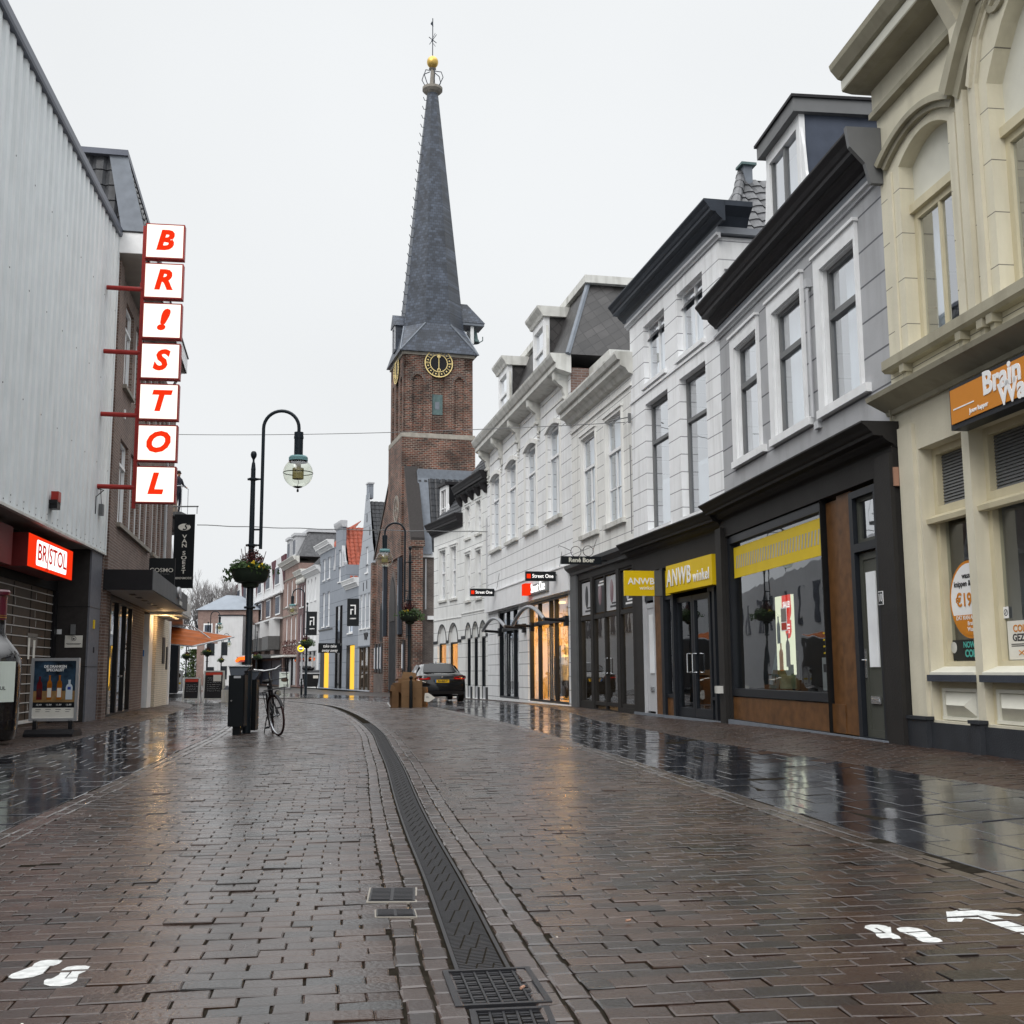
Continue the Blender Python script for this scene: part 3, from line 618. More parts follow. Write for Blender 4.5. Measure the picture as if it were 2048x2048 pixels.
cover('access_cover', 'smaller dark iron access cover just below the larger one', [(-.62, 5.15), (-.43, 5.15), (-.455, 5.31), (-.64, 5.31)], 5)
# painted footprints and arrow
def mark(name, label, cat, pts, par=None, grp=None):
    n = len(pts); cx = sum(p[0] for p in pts) / n; cy = sum(p[1] for p in pts) / n; z = .0085
    b = MB()      # paint follows every brick: the outline is cut by each brick's worn top face
    for tops in TOPS:
        for q in tops:
            c4 = q.mean(axis=0)
            if abs(c4[0] - cx) > .6 or abs(c4[1] - cy) > .6: continue
            sh = [tuple(p) for p in pts]; Q4 = [tuple(c4[:2] + (v_[:2] - c4[:2]) * 1.03) for v_ in q]; ar = sum(Q4[i][0] * Q4[(i + 1) % 4][1] - Q4[(i + 1) % 4][0] * Q4[i][1] for i in range(4)); Q4 = Q4 if ar > 0 else Q4[::-1]
            for i in range(4):
                (ax, ay), (bx, by) = Q4[i], Q4[(i + 1) % 4]; f_ = lambda p: (bx - ax) * (p[1] - ay) - (by - ay) * (p[0] - ax); out = []
                for j in range(len(sh)):
                    p, r_ = sh[j], sh[(j + 1) % len(sh)]; fp, fr = f_(p), f_(r_)
                    if fp >= 0: out.append(p)
                    if (fp >= 0) != (fr >= 0): t_ = fp / (fp - fr); out.append((p[0] + (r_[0] - p[0]) * t_, p[1] + (r_[1] - p[1]) * t_))
                sh = out
                if len(sh) < 3: break
            if len(sh) < 3: continue
            n3 = Vector(q[1] - q[0]).cross(Vector(q[2] - q[0])); zz = lambda p: q[0][2] - (n3.x * (p[0] - q[0][0]) + n3.y * (p[1] - q[0][1])) / n3.z + .0012
            b.quad(*[(p[0], p[1], zz(p)) for p in sh])
    o = b.build(name, 'mark_white', par)
    if label: tag(o, label, cat, grp)
    return o
def foot(name, label, hx, hy, tx, ty, side):
    """shoe-print from heel (hx,hy) to toe (tx,ty)"""
    d = Vector((tx - hx, ty - hy)); Lg = d.length; d.normalize(); n = Vector((-d.y, d.x)) * side
    out = [(0, .07, .07), (.05, .15, .15), (.2, .17, .17), (.4, .13, .12), (.55, .15, .16), (.75, .19, .22), (.92, .13, .20), (1, .02, .10)]
    P = [Vector((hx, hy)) + d * (t * Lg) + n * (a * Lg) for t, a, b_ in out] + [Vector((hx, hy)) + d * (t * Lg) - n * (b_ * Lg) for t, a, b_ in reversed(out)]
    mark(name, label, 'footprint', [tuple(p) for p in P], grp='painted footprints on the paving')
foot('footprint', 'white painted shoe print at lower left, farther of the pair', -1.765, 4.46, -1.77, 4.18, 1)
foot('footprint', 'white painted shoe print at lower left, nearer of the pair', -1.62, 4.35, -1.61, 4.07, -1)
foot('footprint', 'white painted shoe print at lower right, left one next to the arrow', 1.52, 4.69, 1.525, 4.96, 1)
foot('footprint', 'worn white painted shoe print at lower right, between the other print and the arrow', 1.665, 4.62, 1.65, 4.89, -1)
mark('painted_arrow', 'white painted arrow on the brick paving at lower right', 'arrow', [(1.86, 4.99), (1.93, 5.19), (2.0, 5.24), (2.10, 5.22), (2.24, 5.12), (2.20, 5.08), (2.09, 5.11), (2.19, 4.72), (2.10, 4.64), (2.02, 5.04), (1.96, 5.06), (1.92, 4.99)])
rr = random.Random(11); b = MB()
for _ in range(170):
    u, v = rr.uniform(-6, 6), v_of_y(3 + 22 * rr.random() ** 1.4); x, y = XY(u, v); x, y = float(x), float(y); a = rr.uniform(0, 6.3); l_ = rr.uniform(.004, .013); z = gz(x, y) + .004
    b.quad((x, y, z), (x + l_ * math.cos(a), y + l_ * math.sin(a), z + .002), (x + l_ * math.cos(a + .8), y + l_ * math.sin(a + .8), z + .003))
o = b.build('grit', 'paper'); o['kind'] = 'stuff'
for q, (x, y, a) in enumerate(((.48, 5.0, .6), (.02, 3.98, 1.1))):
    b = MB(); b.tube([(x, y, .012), (x + .025 * math.cos(a), y + .025 * math.sin(a), .012)], .005, 6); o = b.build('cigarette_end', 'copper_green' if 0 else 'skin'); tag(o, ('tan cigarette end lying on the bricks right of the drain channel', 'tan cigarette end lying beside the wide drain grating')[q], 'litter')
# ------------------------------------------------------------ right-hand side: grey house (travel shop, right part)
PG = (5.11, 14.6)
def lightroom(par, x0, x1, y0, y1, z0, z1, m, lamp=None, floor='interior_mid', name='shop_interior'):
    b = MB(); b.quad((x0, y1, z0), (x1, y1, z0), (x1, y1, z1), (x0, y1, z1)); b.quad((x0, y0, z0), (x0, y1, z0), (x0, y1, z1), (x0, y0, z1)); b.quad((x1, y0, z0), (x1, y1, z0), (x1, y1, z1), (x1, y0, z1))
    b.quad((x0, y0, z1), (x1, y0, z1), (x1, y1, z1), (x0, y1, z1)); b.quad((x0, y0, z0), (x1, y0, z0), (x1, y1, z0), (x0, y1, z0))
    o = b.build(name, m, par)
    for (lx, ly, en, col) in (lamp or ()):
        ld = bpy.data.lights.new('shop_or_fill_lamp', 'AREA'); ld.energy = en; ld.color = col; ld.size = .5  # lamps of the lit shops, and the fill lamp added in the grey house
        lo = bpy.data.objects.new('shop_or_fill_lamp', ld); COL.objects.link(lo); lo.parent = par; lo.location = (lx, ly, z1 - .12)
        MB().lathe([(.001, z1 - .02), (.14, z1 - .02), (.14, z1 - .08), (.001, z1 - .08)], (lx, ly, 0), 12).build('shop_or_fill_fitting', 'glow_warm', par)
    return o
A = building('grey_house', 'grey plastered house with three tall sash windows, black cornice and big shop window', 'house', PG, -6.53)
XS = [(.86, 2.14), (2.98, 4.33), (5.18, 6.47)]
holes = [(a, b_, 5.05, 7.25) for a, b_ in XS]
b = MB(); wall(b, 0, 7.5, 4.2, 7.9, holes, depth=.16); shell(b, 0, 7.5, 4.2, 7.9, 8); b.build('wall', 'grey_plaster', A)
for i, (a, b_) in enumerate(XS):
    window(A, a, b_, 5.05, 7.25, .07, 'mid_grey_paint', .085, 6.45, (), sill=(.13, .26, .09, 'white_paint'), trim=(.24, .055, 'white_paint'), curtain=(('most', 'full', 'most')[i], 'curtain'), midh=.1)
cornice(A, -.02, 7.62, 8.0, 8.46, .46, 'dark_cornice')
MB().box(0, 7.5, .0, .03, 7.84, 8.0).build('frieze', 'frieze_grey', A); mould(A, -.0, 7.6, 7.74, 7.84, .09, 'light_grey_paint')
MB().prism([(.003, 7.66), (.18, 7.66), (.25, 7.95), (.46, 8.18), (.5, 8.47), (.003, 8.47)], -.10, -.022).build('cornice_bracket', 'mid_grey_paint', A)
rf = pantiles(A, (-.05, .05, 8.35), (1, 0, 0), (0, -1, .95), 7.55, 4.6, 'tile_grey', 'roof')
MB().quad((-.05, 0, 8.3), (-.05, -7, 8.3), (-.05, -3.4, 11.5)).quad((7.5, 0, 8.3), (7.5, -7, 8.3), (7.5, -3.4, 11.5)).quad((-.05, -7, 8.3), (7.5, -7, 8.3), (7.5, -3.4, 11.5), (-.05, -3.4, 11.5)).build('gable_end', 'tile_grey', rf)
# dormer
d = MB(); d.box(2.95, 3.10, -.16, -.06, 8.4, 10.28).box(4.42, 4.57, -.16, -.06, 8.4, 10.28).box(3.10, 4.42, -.16, -.06, 10.08, 10.28).box(3.10, 4.42, -.16, -.06, 8.4, 8.55)
dm = d.build('dormer', 'white_paint', A)
MB().box(3.72, 3.80, -.15, -.09, 8.55, 10.08).box(3.10, 3.16, -.15, -.1, 8.55, 10.08).box(4.36, 4.42, -.15, -.1, 8.55, 10.08).build('frame', 'mid_grey_paint', dm)
MB().quad((3.1, -.13, 8.55), (4.42, -.13, 8.55), (4.42, -.13, 10.08), (3.1, -.13, 10.08)).build('pane', 'glass_up', dm)
MB().quad((3.1, -.4, 8.55), (4.42, -.4, 8.55), (4.42, -.4, 10.08), (3.1, -.4, 10.08)).build('curtain', 'curtain', dm)
MB().box(2.97, 3.0, -3.6, -.17, 8.3, 10.28).box(4.52, 4.55, -3.6, -.17, 8.3, 10.28).build('dormer_side', 'lead_blue', dm)
for sx in (2.95, 4.57):
    s_ = -1 if sx < 3 else 1; P = [(sx, 8.4), (sx + s_ * .42, 8.4), (sx + s_ * .42, 8.7), (sx + s_ * .30, 8.85), (sx + s_ * .16, 9.2), (sx + s_ * .10, 9.7), (sx, 10.05)]
    MB().prism([(p[0], p[1]) for p in P], -.12, -.07, 'y').build('scroll_side', 'white_paint', dm)
MB().box(2.86, 4.70, -3.7, .06, 10.28, 10.52).build('dormer_cornice', 'mid_grey_paint', dm); MB().box(2.82, 4.74, -3.75, .10, 10.52, 10.57).build('dormer_roof', 'dark_cornice', dm)
# iron wall anchor, cable duct
MB().tube([(2.62, .06, 5.0), (2.62, .06, 7.15)], .03, 8).box(2.57, 2.68, .0, .1, 7.13, 7.27).box(2.42, 2.60, 0, .06, 4.80, 4.92).build('cable_duct', 'light_grey_paint', A)
MB().tube([(2.38, .03, 7.06), (2.48, .05, 7.1), (2.54, .05, 7.05), (2.64, .03, 7.09)], .012, 6).build('wall_anchor', 'mid_grey_paint', A)
# shopfront
cornice(A, -.15, 7.62, 3.98, 4.32, .52, 'shopfront_dark', 'shop_cornice')
b = MB(); wall(b, -.12, 7.6, -.1, 3.98, [(2.42, 7.26, .14, 3.66), (.48, 2.42, .12, 3.66)], y=.10, depth=.2); b.quad((-.12, .1, -.1), (-.12, -.3, -.1), (-.12, -.3, 3.98), (-.12, .1, 3.98)); b.box(7.3, 7.66, .1, .18, -.1, 3.85); b.box(-.14, .30, .10, .16, .1, 3.9)
b.build('shopfront', 'shopfront_dark', A)
MB().box(-.1, 7.6, .1, .14, -.12, .13).build('kerb_strip', 'lead_trim', A)
MB().box(2.46, 7.24, -.06, .04, .14, .56).box(1.42, 1.94, -.06, .03, .14, 3.64).box(1.94, 2.42, -.06, .04, .14, .56).build('wood_panel', 'wood', A)
MB().box(1.94, 2.42, -.07, .0, .56, 3.6).build('wood_panel', 'wood', A)
f = MB().box(2.42, 2.54, -.05, .06, .58, 3.62).box(7.10, 7.24, -.05, .06, .58, 3.62).box(2.54, 7.10, -.05, .06, .58, .72).box(2.54, 7.10, -.05, .06, 3.50, 3.64).build('shop_window', 'charcoal', A)
MB().quad((2.54, -.02, .72), (7.1, -.02, .72), (7.1, -.02, 3.5), (2.54, -.02, 3.5)).build('pane', 'glass_shop', f)
b = MB().box(2.56, 7.08, -.018, -.012, 2.83, 3.42); b.build('yellow_band', 'yellow_band', f)
b = MB()
for k in range(32):
    x = 6.95 - k * .137; b.hexa([(x, -.011, 3.01), (x - .05, -.011, 3.01), (x - .05, -.008, 3.01), (x, -.008, 3.01)], [(x - .06, -.011, 3.25), (x - .11, -.011, 3.25), (x - .11, -.008, 3.25), (x - .06, -.008, 3.25)])
b.build('stripe_pattern', 'curtain_grey', f)
MB().box(4.34, 4.62, -.019, -.016, 1.72, 2.12).build('sticker', 'white_paint', f); MB().box(4.36, 4.60, -.016, -.013, 1.88, 2.10).build('sticker_inner', 'interior_mid', f); MB().box(4.36, 4.60, -.016, -.013, 1.74, 1.86).build('sticker_red', 'red_board', f)
lightroom(A, .3, 7.4, -.2, -5.5, .12, 3.7, 'interior_dark', [(3.6, -2.2, 22, (1, .75, .45))])  # faint lamp and its glowing disc are added fill, so shelf and goods show
t = thing('display_shelf', 'yellow slatted shop shelf standing behind the glowing sale poster', 'shelf', (5.35, -1.3, .7), parent_frame=A.matrix_world)
b = MB().box(-.5, .5, -.1, -.04, 0, 2.5)
for k in range(9): b.box(-.48, .48, -.04, .06, .05 + k * .12, .08 + k * .12)
b.build('shelf', 'yellow', t)
for q, (x, h, m) in enumerate(((4.3, .55, 'curtain_grey'), (3.75, .42, 'red_board'), (2.75, .5, 'aged_white'), (6.3, .7, 'leaf_grey'))):
    t = thing('goods_box', ('grey goods box on the window ledge of the big shop window', 'small dark red goods box in the middle of the big shop window', 'pale goods box at the right end of the big shop window', 'green travel case at the left end of the big shop window')[q], 'box', (x, -.75, .72), rz=.3 * q, parent_frame=A.matrix_world)
    MB().box(-.16, .16, -.1, .1, 0, h).build('box', m, t); MB().box(-.1, .1, .1, .105, h * .55, h * .8).build('print', 'charcoal_text', t)
# door 10
f = MB().box(.50, .60, -.06, .07, .12, 3.6).box(1.30, 1.42, -.06, .07, .12, 3.6).box(.60, 1.30, -.06, .07, 2.72, 2.84).box(.60, 1.30, -.06, .07, 3.5, 3.6).box(.60, 1.30, -.06, .07, .1, .14).build('door_frame', 'charcoal', A)
MB().box(.60, .67, -.05, .0, 2.84, 3.5).box(1.23, 1.30, -.05, .0, 2.84, 3.5).box(.67, 1.23, -.05, .0, 2.84, 2.9).box(.67, 1.23, -.05, .0, 3.44, 3.5).build('transom_frame', 'door_olive', f)
MB().quad((.67, -.03, 2.9), (1.23, -.03, 2.9), (1.23, -.03, 3.44), (.67, -.03, 3.44)).build('pane', 'glass_up', f)
dd = MB().box(.62, 1.28, -.05, -.01, .14, 2.7).box(.62, .72, -.01, .005, .14, 2.7).box(1.18, 1.28, -.01, .005, .14, 2.7).box(.72, 1.18, -.01, .005, .14, .24).box(.72, 1.18, -.01, .005, 2.6, 2.7).build('door', 'door_olive', A)
MB().box(.80, 1.10, -.011, .008, 1.1, 2.42).build('frosted_pane', 'curtain', dd)
MB().box(.80, 1.10, .0, .02, .60, .70).box(.83, 1.07, .02, .03, .63, .67).build('letter_slot', 'steel_light', dd)
MB().box(1.20, 1.25, .0, .02, .95, 1.35).tube([(1.22, .0, 1.2), (1.22, .06, 1.2), (1.10, .06, 1.2)], .012, 8).build('handle', 'steel_light', dd)
b = MB().box(.235, .375, .162, .170, 1.92, 2.10); pl = b.build('house_number', 'white_paint', A); MB().box(.245, .365, .170, .173, 1.93, 2.09).build('plate', 'black_sign', pl)
textmesh('digits', '10', .15, 'white_paint', pl, T_face(.305, .1745, 2.01), .001, sx=.8)
t = MB().box(7.42, 7.60, .18, .30, .62, .76); t.build('outdoor_socket', 'aged_white', A)
# lit sale poster hanging inside the window
t = thing('lit_poster', 'tall glowing sale poster with bottle pictures hanging inside the big shop window', 'poster', (5.95, -.55, 0), parent_frame=A.matrix_world)
MB().box(-.42, .42, -.05, .0, .98, 2.42).build('light_panel', 'glow_poster', t)
MB().box(-.40, .05, .001, .006, 2.18, 2.42).lathe([(.001, 0), (.24, 0), (.24, .004), (.001, .004)], (-.18, .0015, 2.16), 20, 'y').build('red_badge', 'glow_red', t)
MB().lathe([(.001, 0), (.15, 0), (.15, .004), (.001, .004)], (-.24, .0015, 1.78), 20, 'y').box(-.39, -.09, .001, .006, 1.74, 1.96).build('red_badge', 'glow_red', t)
textmesh('lettering', 'SALE!', .15, 'glow_text', t, T_face(-.19, .009, 2.24), .001, .006); MB().box(-.33, -.15, .008, .011, 1.86, 1.89).box(-.33, -.15, .008, .011, 1.80, 1.83).box(-.3, -.27, .008, .011, 1.72, 1.78).build('badge_print', 'glow_text', t)
def flatbottle(par, x, z, h, w_, m, y=.004, name='bottle_picture', yy=1):
    b = MB(); P = [(-.5, 0), (.5, 0), (.5, .62), (.38, .74), (.16, .80), (.16, .96), (.2, .97), (.2, 1.0), (-.2, 1.0), (-.2, .97), (-.16, .96), (-.16, .80), (-.38, .74), (-.5, .62)]
    b.prism([(x + p[0] * w_, z + p[1] * h) for p in P], y, y + .004 * yy, 'y'); return b.build(name, m, par)
flatbottle(t, .27, 1.55, .50, .17, 'copper_green'); flatbottle(t, .18, 1.05, .50, .20, 'orange_sign'); flatbottle(t, -.18, 1.12, .60, .20, 'interior_mid')
MB().box(-.42, .42, .001, .004, .98, 1.06).box(-.42, -.16, .001, .005, 1.06, 1.16).build('green_base', 'leaf_green', t)
# display things in the dark window
t = thing('clothes_rack', 'pale clothes display standing in the right corner of the big shop window', 'display', (3.05, -1.0, .75), parent_frame=A.matrix_world)
MB().box(-.35, .35, -.03, .03, 0, .75).build('panel', 'curtain_grey', t); MB().box(-.32, .32, -.1, .1, .78, .98).build('clothes', 'orange_sign', t); MB().ring((-.1, .04, .5), .07, .015, .01).ring((.1, .04, .25), .07, .015, .01).build('ring_print', 'black', t)
t = thing('shop_stand', 'dark leaning board standing inside left edge of the big shop window', 'display', (6.7, -.6, .72), parent_frame=A.matrix_world)
MB().hexa([(-.2, 0, 0), (.2, 0, 0), (.2, .05, 0), (-.2, .05, 0)], [(-.05, -.25, .9), (.3, -.25, .9), (.3, -.2, .9), (-.05, -.2, .9)]).build('board', 'copper_green', t); MB().tube([(-.1, .02, .1), (.14, -.16, .7)], .015, 6).build('strap', 'black', t)

# ------------------------------------------------------------ cream salon building (nearest, right edge)
K = building('cream_house', 'cream plastered house with arched windows, heavy cornice and salon shopfront', 'house', PG, -7.36)
def arcwin(x0, x1): return (x0, x1, 5.12, 7.92, .22, .45)
b = MB(); wall(b, -6.6, .0, 4.45, 8.7, [(-1.80, -.53, 5.12, 7.92, .22, .28), (-4.9, -2.68, 5.12, 9.0 - .35, .95, .28)], depth=.28); shell(b, -6.6, 0, 4.45, 8.7, 9); b.build('wall', 'cream_plaster', K)
def archmold(x0, x1, zs, rise, wd, pr, m, name='hood_mould'):
    b = MB(); n = 16; cx = (x0 + x1) / 2; hw = (x1 - x0) / 2
    def pt(t, o):
        u = -1 + 2 * t; z = zs + rise * math.sqrt(max(0, 1 - u * u)) if rise > hw * .8 else zs + rise * (1 - u * u)
        return (cx + u * (hw + o), z + o)
    for k in range(n):
        a, c2 = k / n, (k + 1) / n
        for (o0, o1, y1) in ((0, wd * .45, pr * .5), (wd * .45, wd, pr)):
            A0, A1, B0, B1 = pt(a, o0), pt(c2, o0), pt(a, o1), pt(c2, o1)
            b.hexa([(A0[0], .002, A0[1]), (A1[0], .002, A1[1]), (B1[0], .002, B1[1]), (B0[0], .002, B0[1])], [(A0[0], y1, A0[1]), (A1[0], y1, A1[1]), (B1[0], y1, B1[1]), (B0[0], y1, B0[1])])
    return b.build(name, m, K)
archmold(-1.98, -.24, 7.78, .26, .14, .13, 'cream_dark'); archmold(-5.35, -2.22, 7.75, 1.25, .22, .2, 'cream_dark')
archmold(-5.1, -2.5, 7.72, 1.1, .10, .09, 'cream_plain', 'arch_moulding')
for (x0, x1, zz) in ((-1.80, -.53, 7.0), (-4.9, -2.68, 7.0)):
    MB().box(x0, x1, -.26, -.20, zz + .16, 8.4).build('arch_panel', 'cream_pale', K); MB().box(x0, x1, -.28, -.12, zz + .04, zz + .16).build('transom', 'cream_frame', K)
    window(K, x0, x1, 5.16, zz + .04, .18, 'cream_frame', .09, None, (.5,), curtain=('pair', 'curtain'), rise=0)
MB().box(-2.28, -2.12, .002, .07, 5.1, 7.9).box(-2.52, -2.38, .002, .05, 5.1, 7.9).box(-.36, -.24, .002, .03, 5.1, 7.7).box(-2.02, -1.88, .002, .03, 5.1, 7.7).build('pilaster_moulding', 'cream_plain', K)
b = MB().prism([(.002, 4.98), (.12, 4.98), (.16, 5.02), (.16, 5.14), (.002, 5.16)], -6.6, -.06)
b.build('sill_band', 'cream_dark', K)
for x in (-.55, -1.95, -2.42, -2.62, -5.0, -5.2):
    MB().box(x - .06, x + .06, .002, .13, 4.88, 4.98).box(x - .04, x + .04, .002, .09, 4.76, 4.88).build('corbel', 'cream_dark', K)
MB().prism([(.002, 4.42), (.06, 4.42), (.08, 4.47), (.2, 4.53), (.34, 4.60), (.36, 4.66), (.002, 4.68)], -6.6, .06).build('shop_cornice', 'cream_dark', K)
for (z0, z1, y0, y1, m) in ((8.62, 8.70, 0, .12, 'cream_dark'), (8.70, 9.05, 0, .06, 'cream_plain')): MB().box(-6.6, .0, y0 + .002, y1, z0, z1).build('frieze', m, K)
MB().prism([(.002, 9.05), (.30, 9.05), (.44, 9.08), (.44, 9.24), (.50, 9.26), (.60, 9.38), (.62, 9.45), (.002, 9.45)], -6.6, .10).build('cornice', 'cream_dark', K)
MB().prism([(.3, 9.10), (.445, 9.10), (.45, 9.23), (.3, 9.23)], -6.6, .103).build('cornice_fascia', 'cream_pale', K)
for x in (-2.35, -5.2): MB().prism([(.06, 8.35), (.16, 8.38), (.17, 8.6), (.30, 8.85), (.40, 9.05), (.06, 9.05)], x - .1, x + .1).build('scroll_bracket', 'cream_plain', K)
MB().quad((-6.6, .1, 9.445), (.0, .1, 9.445), (.0, -9, 9.445), (-6.6, -9, 9.445)).build('roof', 'roof_grey_far', K)
textmesh('relief_lettering', 'O', .5, 'cream_dark', K, T_face(-3.02, .02, 8.55), .03, .01)
# ground floor
b = MB(); wall(b, -6.6, .0, .0, 4.45, [(-1.66, -.62, .45, 3.85, 0, .3), (-4.6, -1.82, .45, 3.85, 0, .3)], y=.0, depth=.3); b.quad((0, 0, 0), (0, -.5, 0), (0, -.5, 4.45), (0, 0, 4.45))
b.box(-.56, -.18, .0, .05, .45, 4.2); b.build('shopfront', 'cream_plain', K)
MB().box(-.62, -.10, .002, .10, -.1, .45).box(-1.84, -1.64, .0, .10, -.1, .45).box(-6.6, -4.6, .002, .06, -.1, .43).box(-1.64, -.62, -.2, .04, -.1, .42).box(-4.6, -1.84, -.2, .04, -.1, .42).box(-.64, -.08, .002, .12, .45, .49).box(-1.86, -1.62, .002, .12, .45, .49).build('plinth', 'plinth_grey', K)
for (x0, x1) in ((-1.66, -.62), (-4.6, -1.82)):
    f = MB().box(x0, x0 + .09, -.30, -.18, 1.1, 3.85).box(x1 - .09, x1, -.30, -.18, 1.1, 3.85).box(x0 + .09, x1 - .09, -.30, -.18, 2.93, 3.10).box(x0 + .09, x1 - .09, -.30, -.18, 1.06, 1.16).box(x0 + .09, x1 - .09, -.3, -.18, 3.76, 3.85).build('window', 'cream_frame', K)
    MB().prism([(-.18, 2.88), (-.06, 2.88), (-.05, 2.94), (-.18, 3.0)], x0, x1).build('transom', 'cream_frame', f)
    MB().quad((x0 + .09, -.26, 1.16), (x1 - .09, -.26, 1.16), (x1 - .09, -.26, 2.93), (x0 + .09, -.26, 2.93)).build('pane', 'glass_shop', f)
    b = MB()
    for k in range(16): z = 3.12 + k * .04; b.hexa([(x0 + .09, -.27, z), (x1 - .09, -.27, z), (x1 - .09, -.255, z), (x0 + .09, -.255, z)], [(x0 + .09, -.285, z + .034), (x1 - .09, -.285, z + .034), (x1 - .09, -.27, z + .034), (x0 + .09, -.27, z + .034)])
    b.build('louvre', 'mid_grey_paint', f)
    MB().prism([(-.3, 1.02), (.02, 1.0), (.02, 1.03), (-.18, 1.1), (-.3, 1.1)], x0, x1).build('sill', 'cream_pale', f)
    MB().box(x0 - .0, x1 + .0, -.2, .06, .92, 1.0).build('stone_sill', 'sill_blue', f)
    # raised diamond-cut panel
    p0, p1, q0, q1 = x0 + .16, x1 - .16, .50, .80
    MB().box(x0, x1, -.14, -.10, .42, .92).build('base_panel', 'cream_frame', K)
    c0, c1, zm = p0 + .16, p1 - .16, .64; y0, y1 = -.098, .0
    b = MB(); b.quad((p0, y0, q1), (p1, y0, q1), (c1, y1, zm), (c0, y1, zm)).quad((p0, y0, q0), (p1, y0, q0), (c1, y1, zm), (c0, y1, zm)).quad((p0, y0, q0), (p0, y0, q1), (c0, y1, zm)).quad((p1, y0, q0), (p1, y0, q1), (c1, y1, zm)); b.build('cut_panel', 'cream_pale', K)
    MB().box(p0 - .05, p1 + .05, -.1, -.07, q1, q1 + .04).box(p0 - .05, p1 + .05, -.1, -.06, q0 - .04, q0).box(p0 - .05, p0, -.1, -.07, q0, q1).box(p1, p1 + .05, -.1, -.07, q0, q1).build('panel_frame', 'cream_pale', K)
lightroom(K, -6.5, -.1, -.45, -5.5, .1, 4.2, 'interior_mid')
MB().box(-1.1, -1.06, -1.6, -.6, .3, 3.6).box(-1.3, -1.26, -1.5, -.6, .3, 3.6).build('partition', 'light_grey_paint', K)
b = MB().tube([(-.05, .06, .5), (-.05, .06, 4.4), (-.1, .1, 4.5)], .018, 6).tube([(-.10, .05, 2.3), (-.10, .05, 4.4)], .012, 6); b.build('cable', 'cream_dark', K); MB().box(-.17, -.09, .05, .12, 3.45, 3.7).build('junction_box', 'skin', K)
# sign boards on the salon
t = thing('salon_sign', 'orange hairdresser sign board with white lettering on the cream house', 'sign', (0, 0, 0), parent_frame=K.matrix_world)
MB().box(-4.8, -1.92, .06, .26, 3.80, 4.30).build('board', 'charcoal', t); MB().box(-4.76, -1.96, .26, .275, 3.86, 4.26).build('face', 'orange_sign', t)
textmesh('lettering', 'Brain', .35, 'white_sign', t, T_face(-3.02, .278, 4.15), .003, .012, sx=1.0); textmesh('lettering', 'Wash', .33, 'white_sign', t, T_face(-3.34, .278, 3.95), .003, .012)
textmesh('lettering', 'Jouw kapper', .075, 'white_sign', t, T_face(-2.55, .278, 3.93), .002, .002); MB().box(-2.46, -2.02, .275, .279, 4.015, 4.03).build('line', 'white_sign', t)
t = thing('window_poster', 'round white and orange haircut price poster in the left salon window', 'poster', (-1.22, -.24, 0), parent_frame=K.matrix_world)
MB().lathe([(.001, 0), (.47, 0), (.47, .004), (.001, .004)], (0, 0, 1.90), 40, 'y').build('rim', 'orange_sign', t); MB().lathe([(.001, .004), (.435, .004), (.435, .008), (.001, .008)], (0, 0, 1.90), 40, 'y').build('disc', 'white_sign', t)
P = [(.435 * math.cos(R(a)), 1.90 + .435 * math.sin(R(a))) for a in range(205, 336, 5)]; MB().prism(P, .008, .011, 'y').build('lower_band', 'orange_sign', t)
textmesh('lettering', 'wassen,\nknippen & drogen', .095, 'charcoal_text', t, T_face(0, .012, 2.14), .001, .002); textmesh('lettering', '\u20ac19,95', .22, 'orange_sign', t, T_face(0, .012, 1.89), .001, .006); textmesh('lettering', 'DAT KAN ALLEEN BIJ\nBrain\nWash', .07, 'white_sign', t, T_face(.0, .013, 1.61), .001, .001)
t = thing('window_poster', 'black poster with teal NOW OR COLOR lettering in the left salon window', 'poster', (-1.2, -.24, 0), parent_frame=K.matrix_world)
MB().box(-.4, .45, .0, .004, 1.17, 1.42).build('sheet', 'black_sign', t); textmesh('lettering', 'NOW OR', .10, 'teal', t, T_face(-.02, .006, 1.355), .001, .003); textmesh('lettering', 'COLOR', .12, 'teal', t, T_face(-.04, .006, 1.25), .001, .005)
MB().lathe([(.001, 0), (.07, 0), (.07, .003), (.001, .003)], (.42, .005, 1.33), 16, 'y').build('picture', 'aged_white', t)
t = thing('window_poster', 'white vacancy poster with orange heading in the right salon window', 'poster', (-2.35, -.24, 0), parent_frame=K.matrix_world)
MB().box(-.4, .38, .0, .004, 1.17, 1.60).build('sheet', 'paper', t); textmesh('lettering', 'COLLEGA', .11, 'orange_sign', t, T_face(.0, .006, 1.51), .001, .003, sx=1.1); textmesh('lettering', 'GEZOCHT', .11, 'charcoal_text', t, T_face(.0, .006, 1.41), .001, .003, sx=1.1)
MB().box(-.25, .32, .004, .006, 1.335, 1.345).box(-.1, .32, .004, .006, 1.315, 1.325).build('small_print', 'charcoal_text', t); MB().tube([(.08, .006, 1.22), (.18, .006, 1.27)], .006, 4).tube([(.08, .006, 1.27), (.18, .006, 1.22)], .006, 4).build('scissors', 'orange_sign', t)
t = thing('window_sticker', 'small no smoking sticker in the right salon window', 'sticker', (-1.96, -.24, 1.70), parent_frame=K.matrix_world)
MB().box(-.05, .05, 0, .004, -.065, .065).build('sheet', 'white_sign', t); MB().ring((0, .005, .0), .03, .008, .002).tube([(-.022, .006, .022), (.022, .006, -.022)], .004, 4).build('symbol', 'charcoal_text', t)

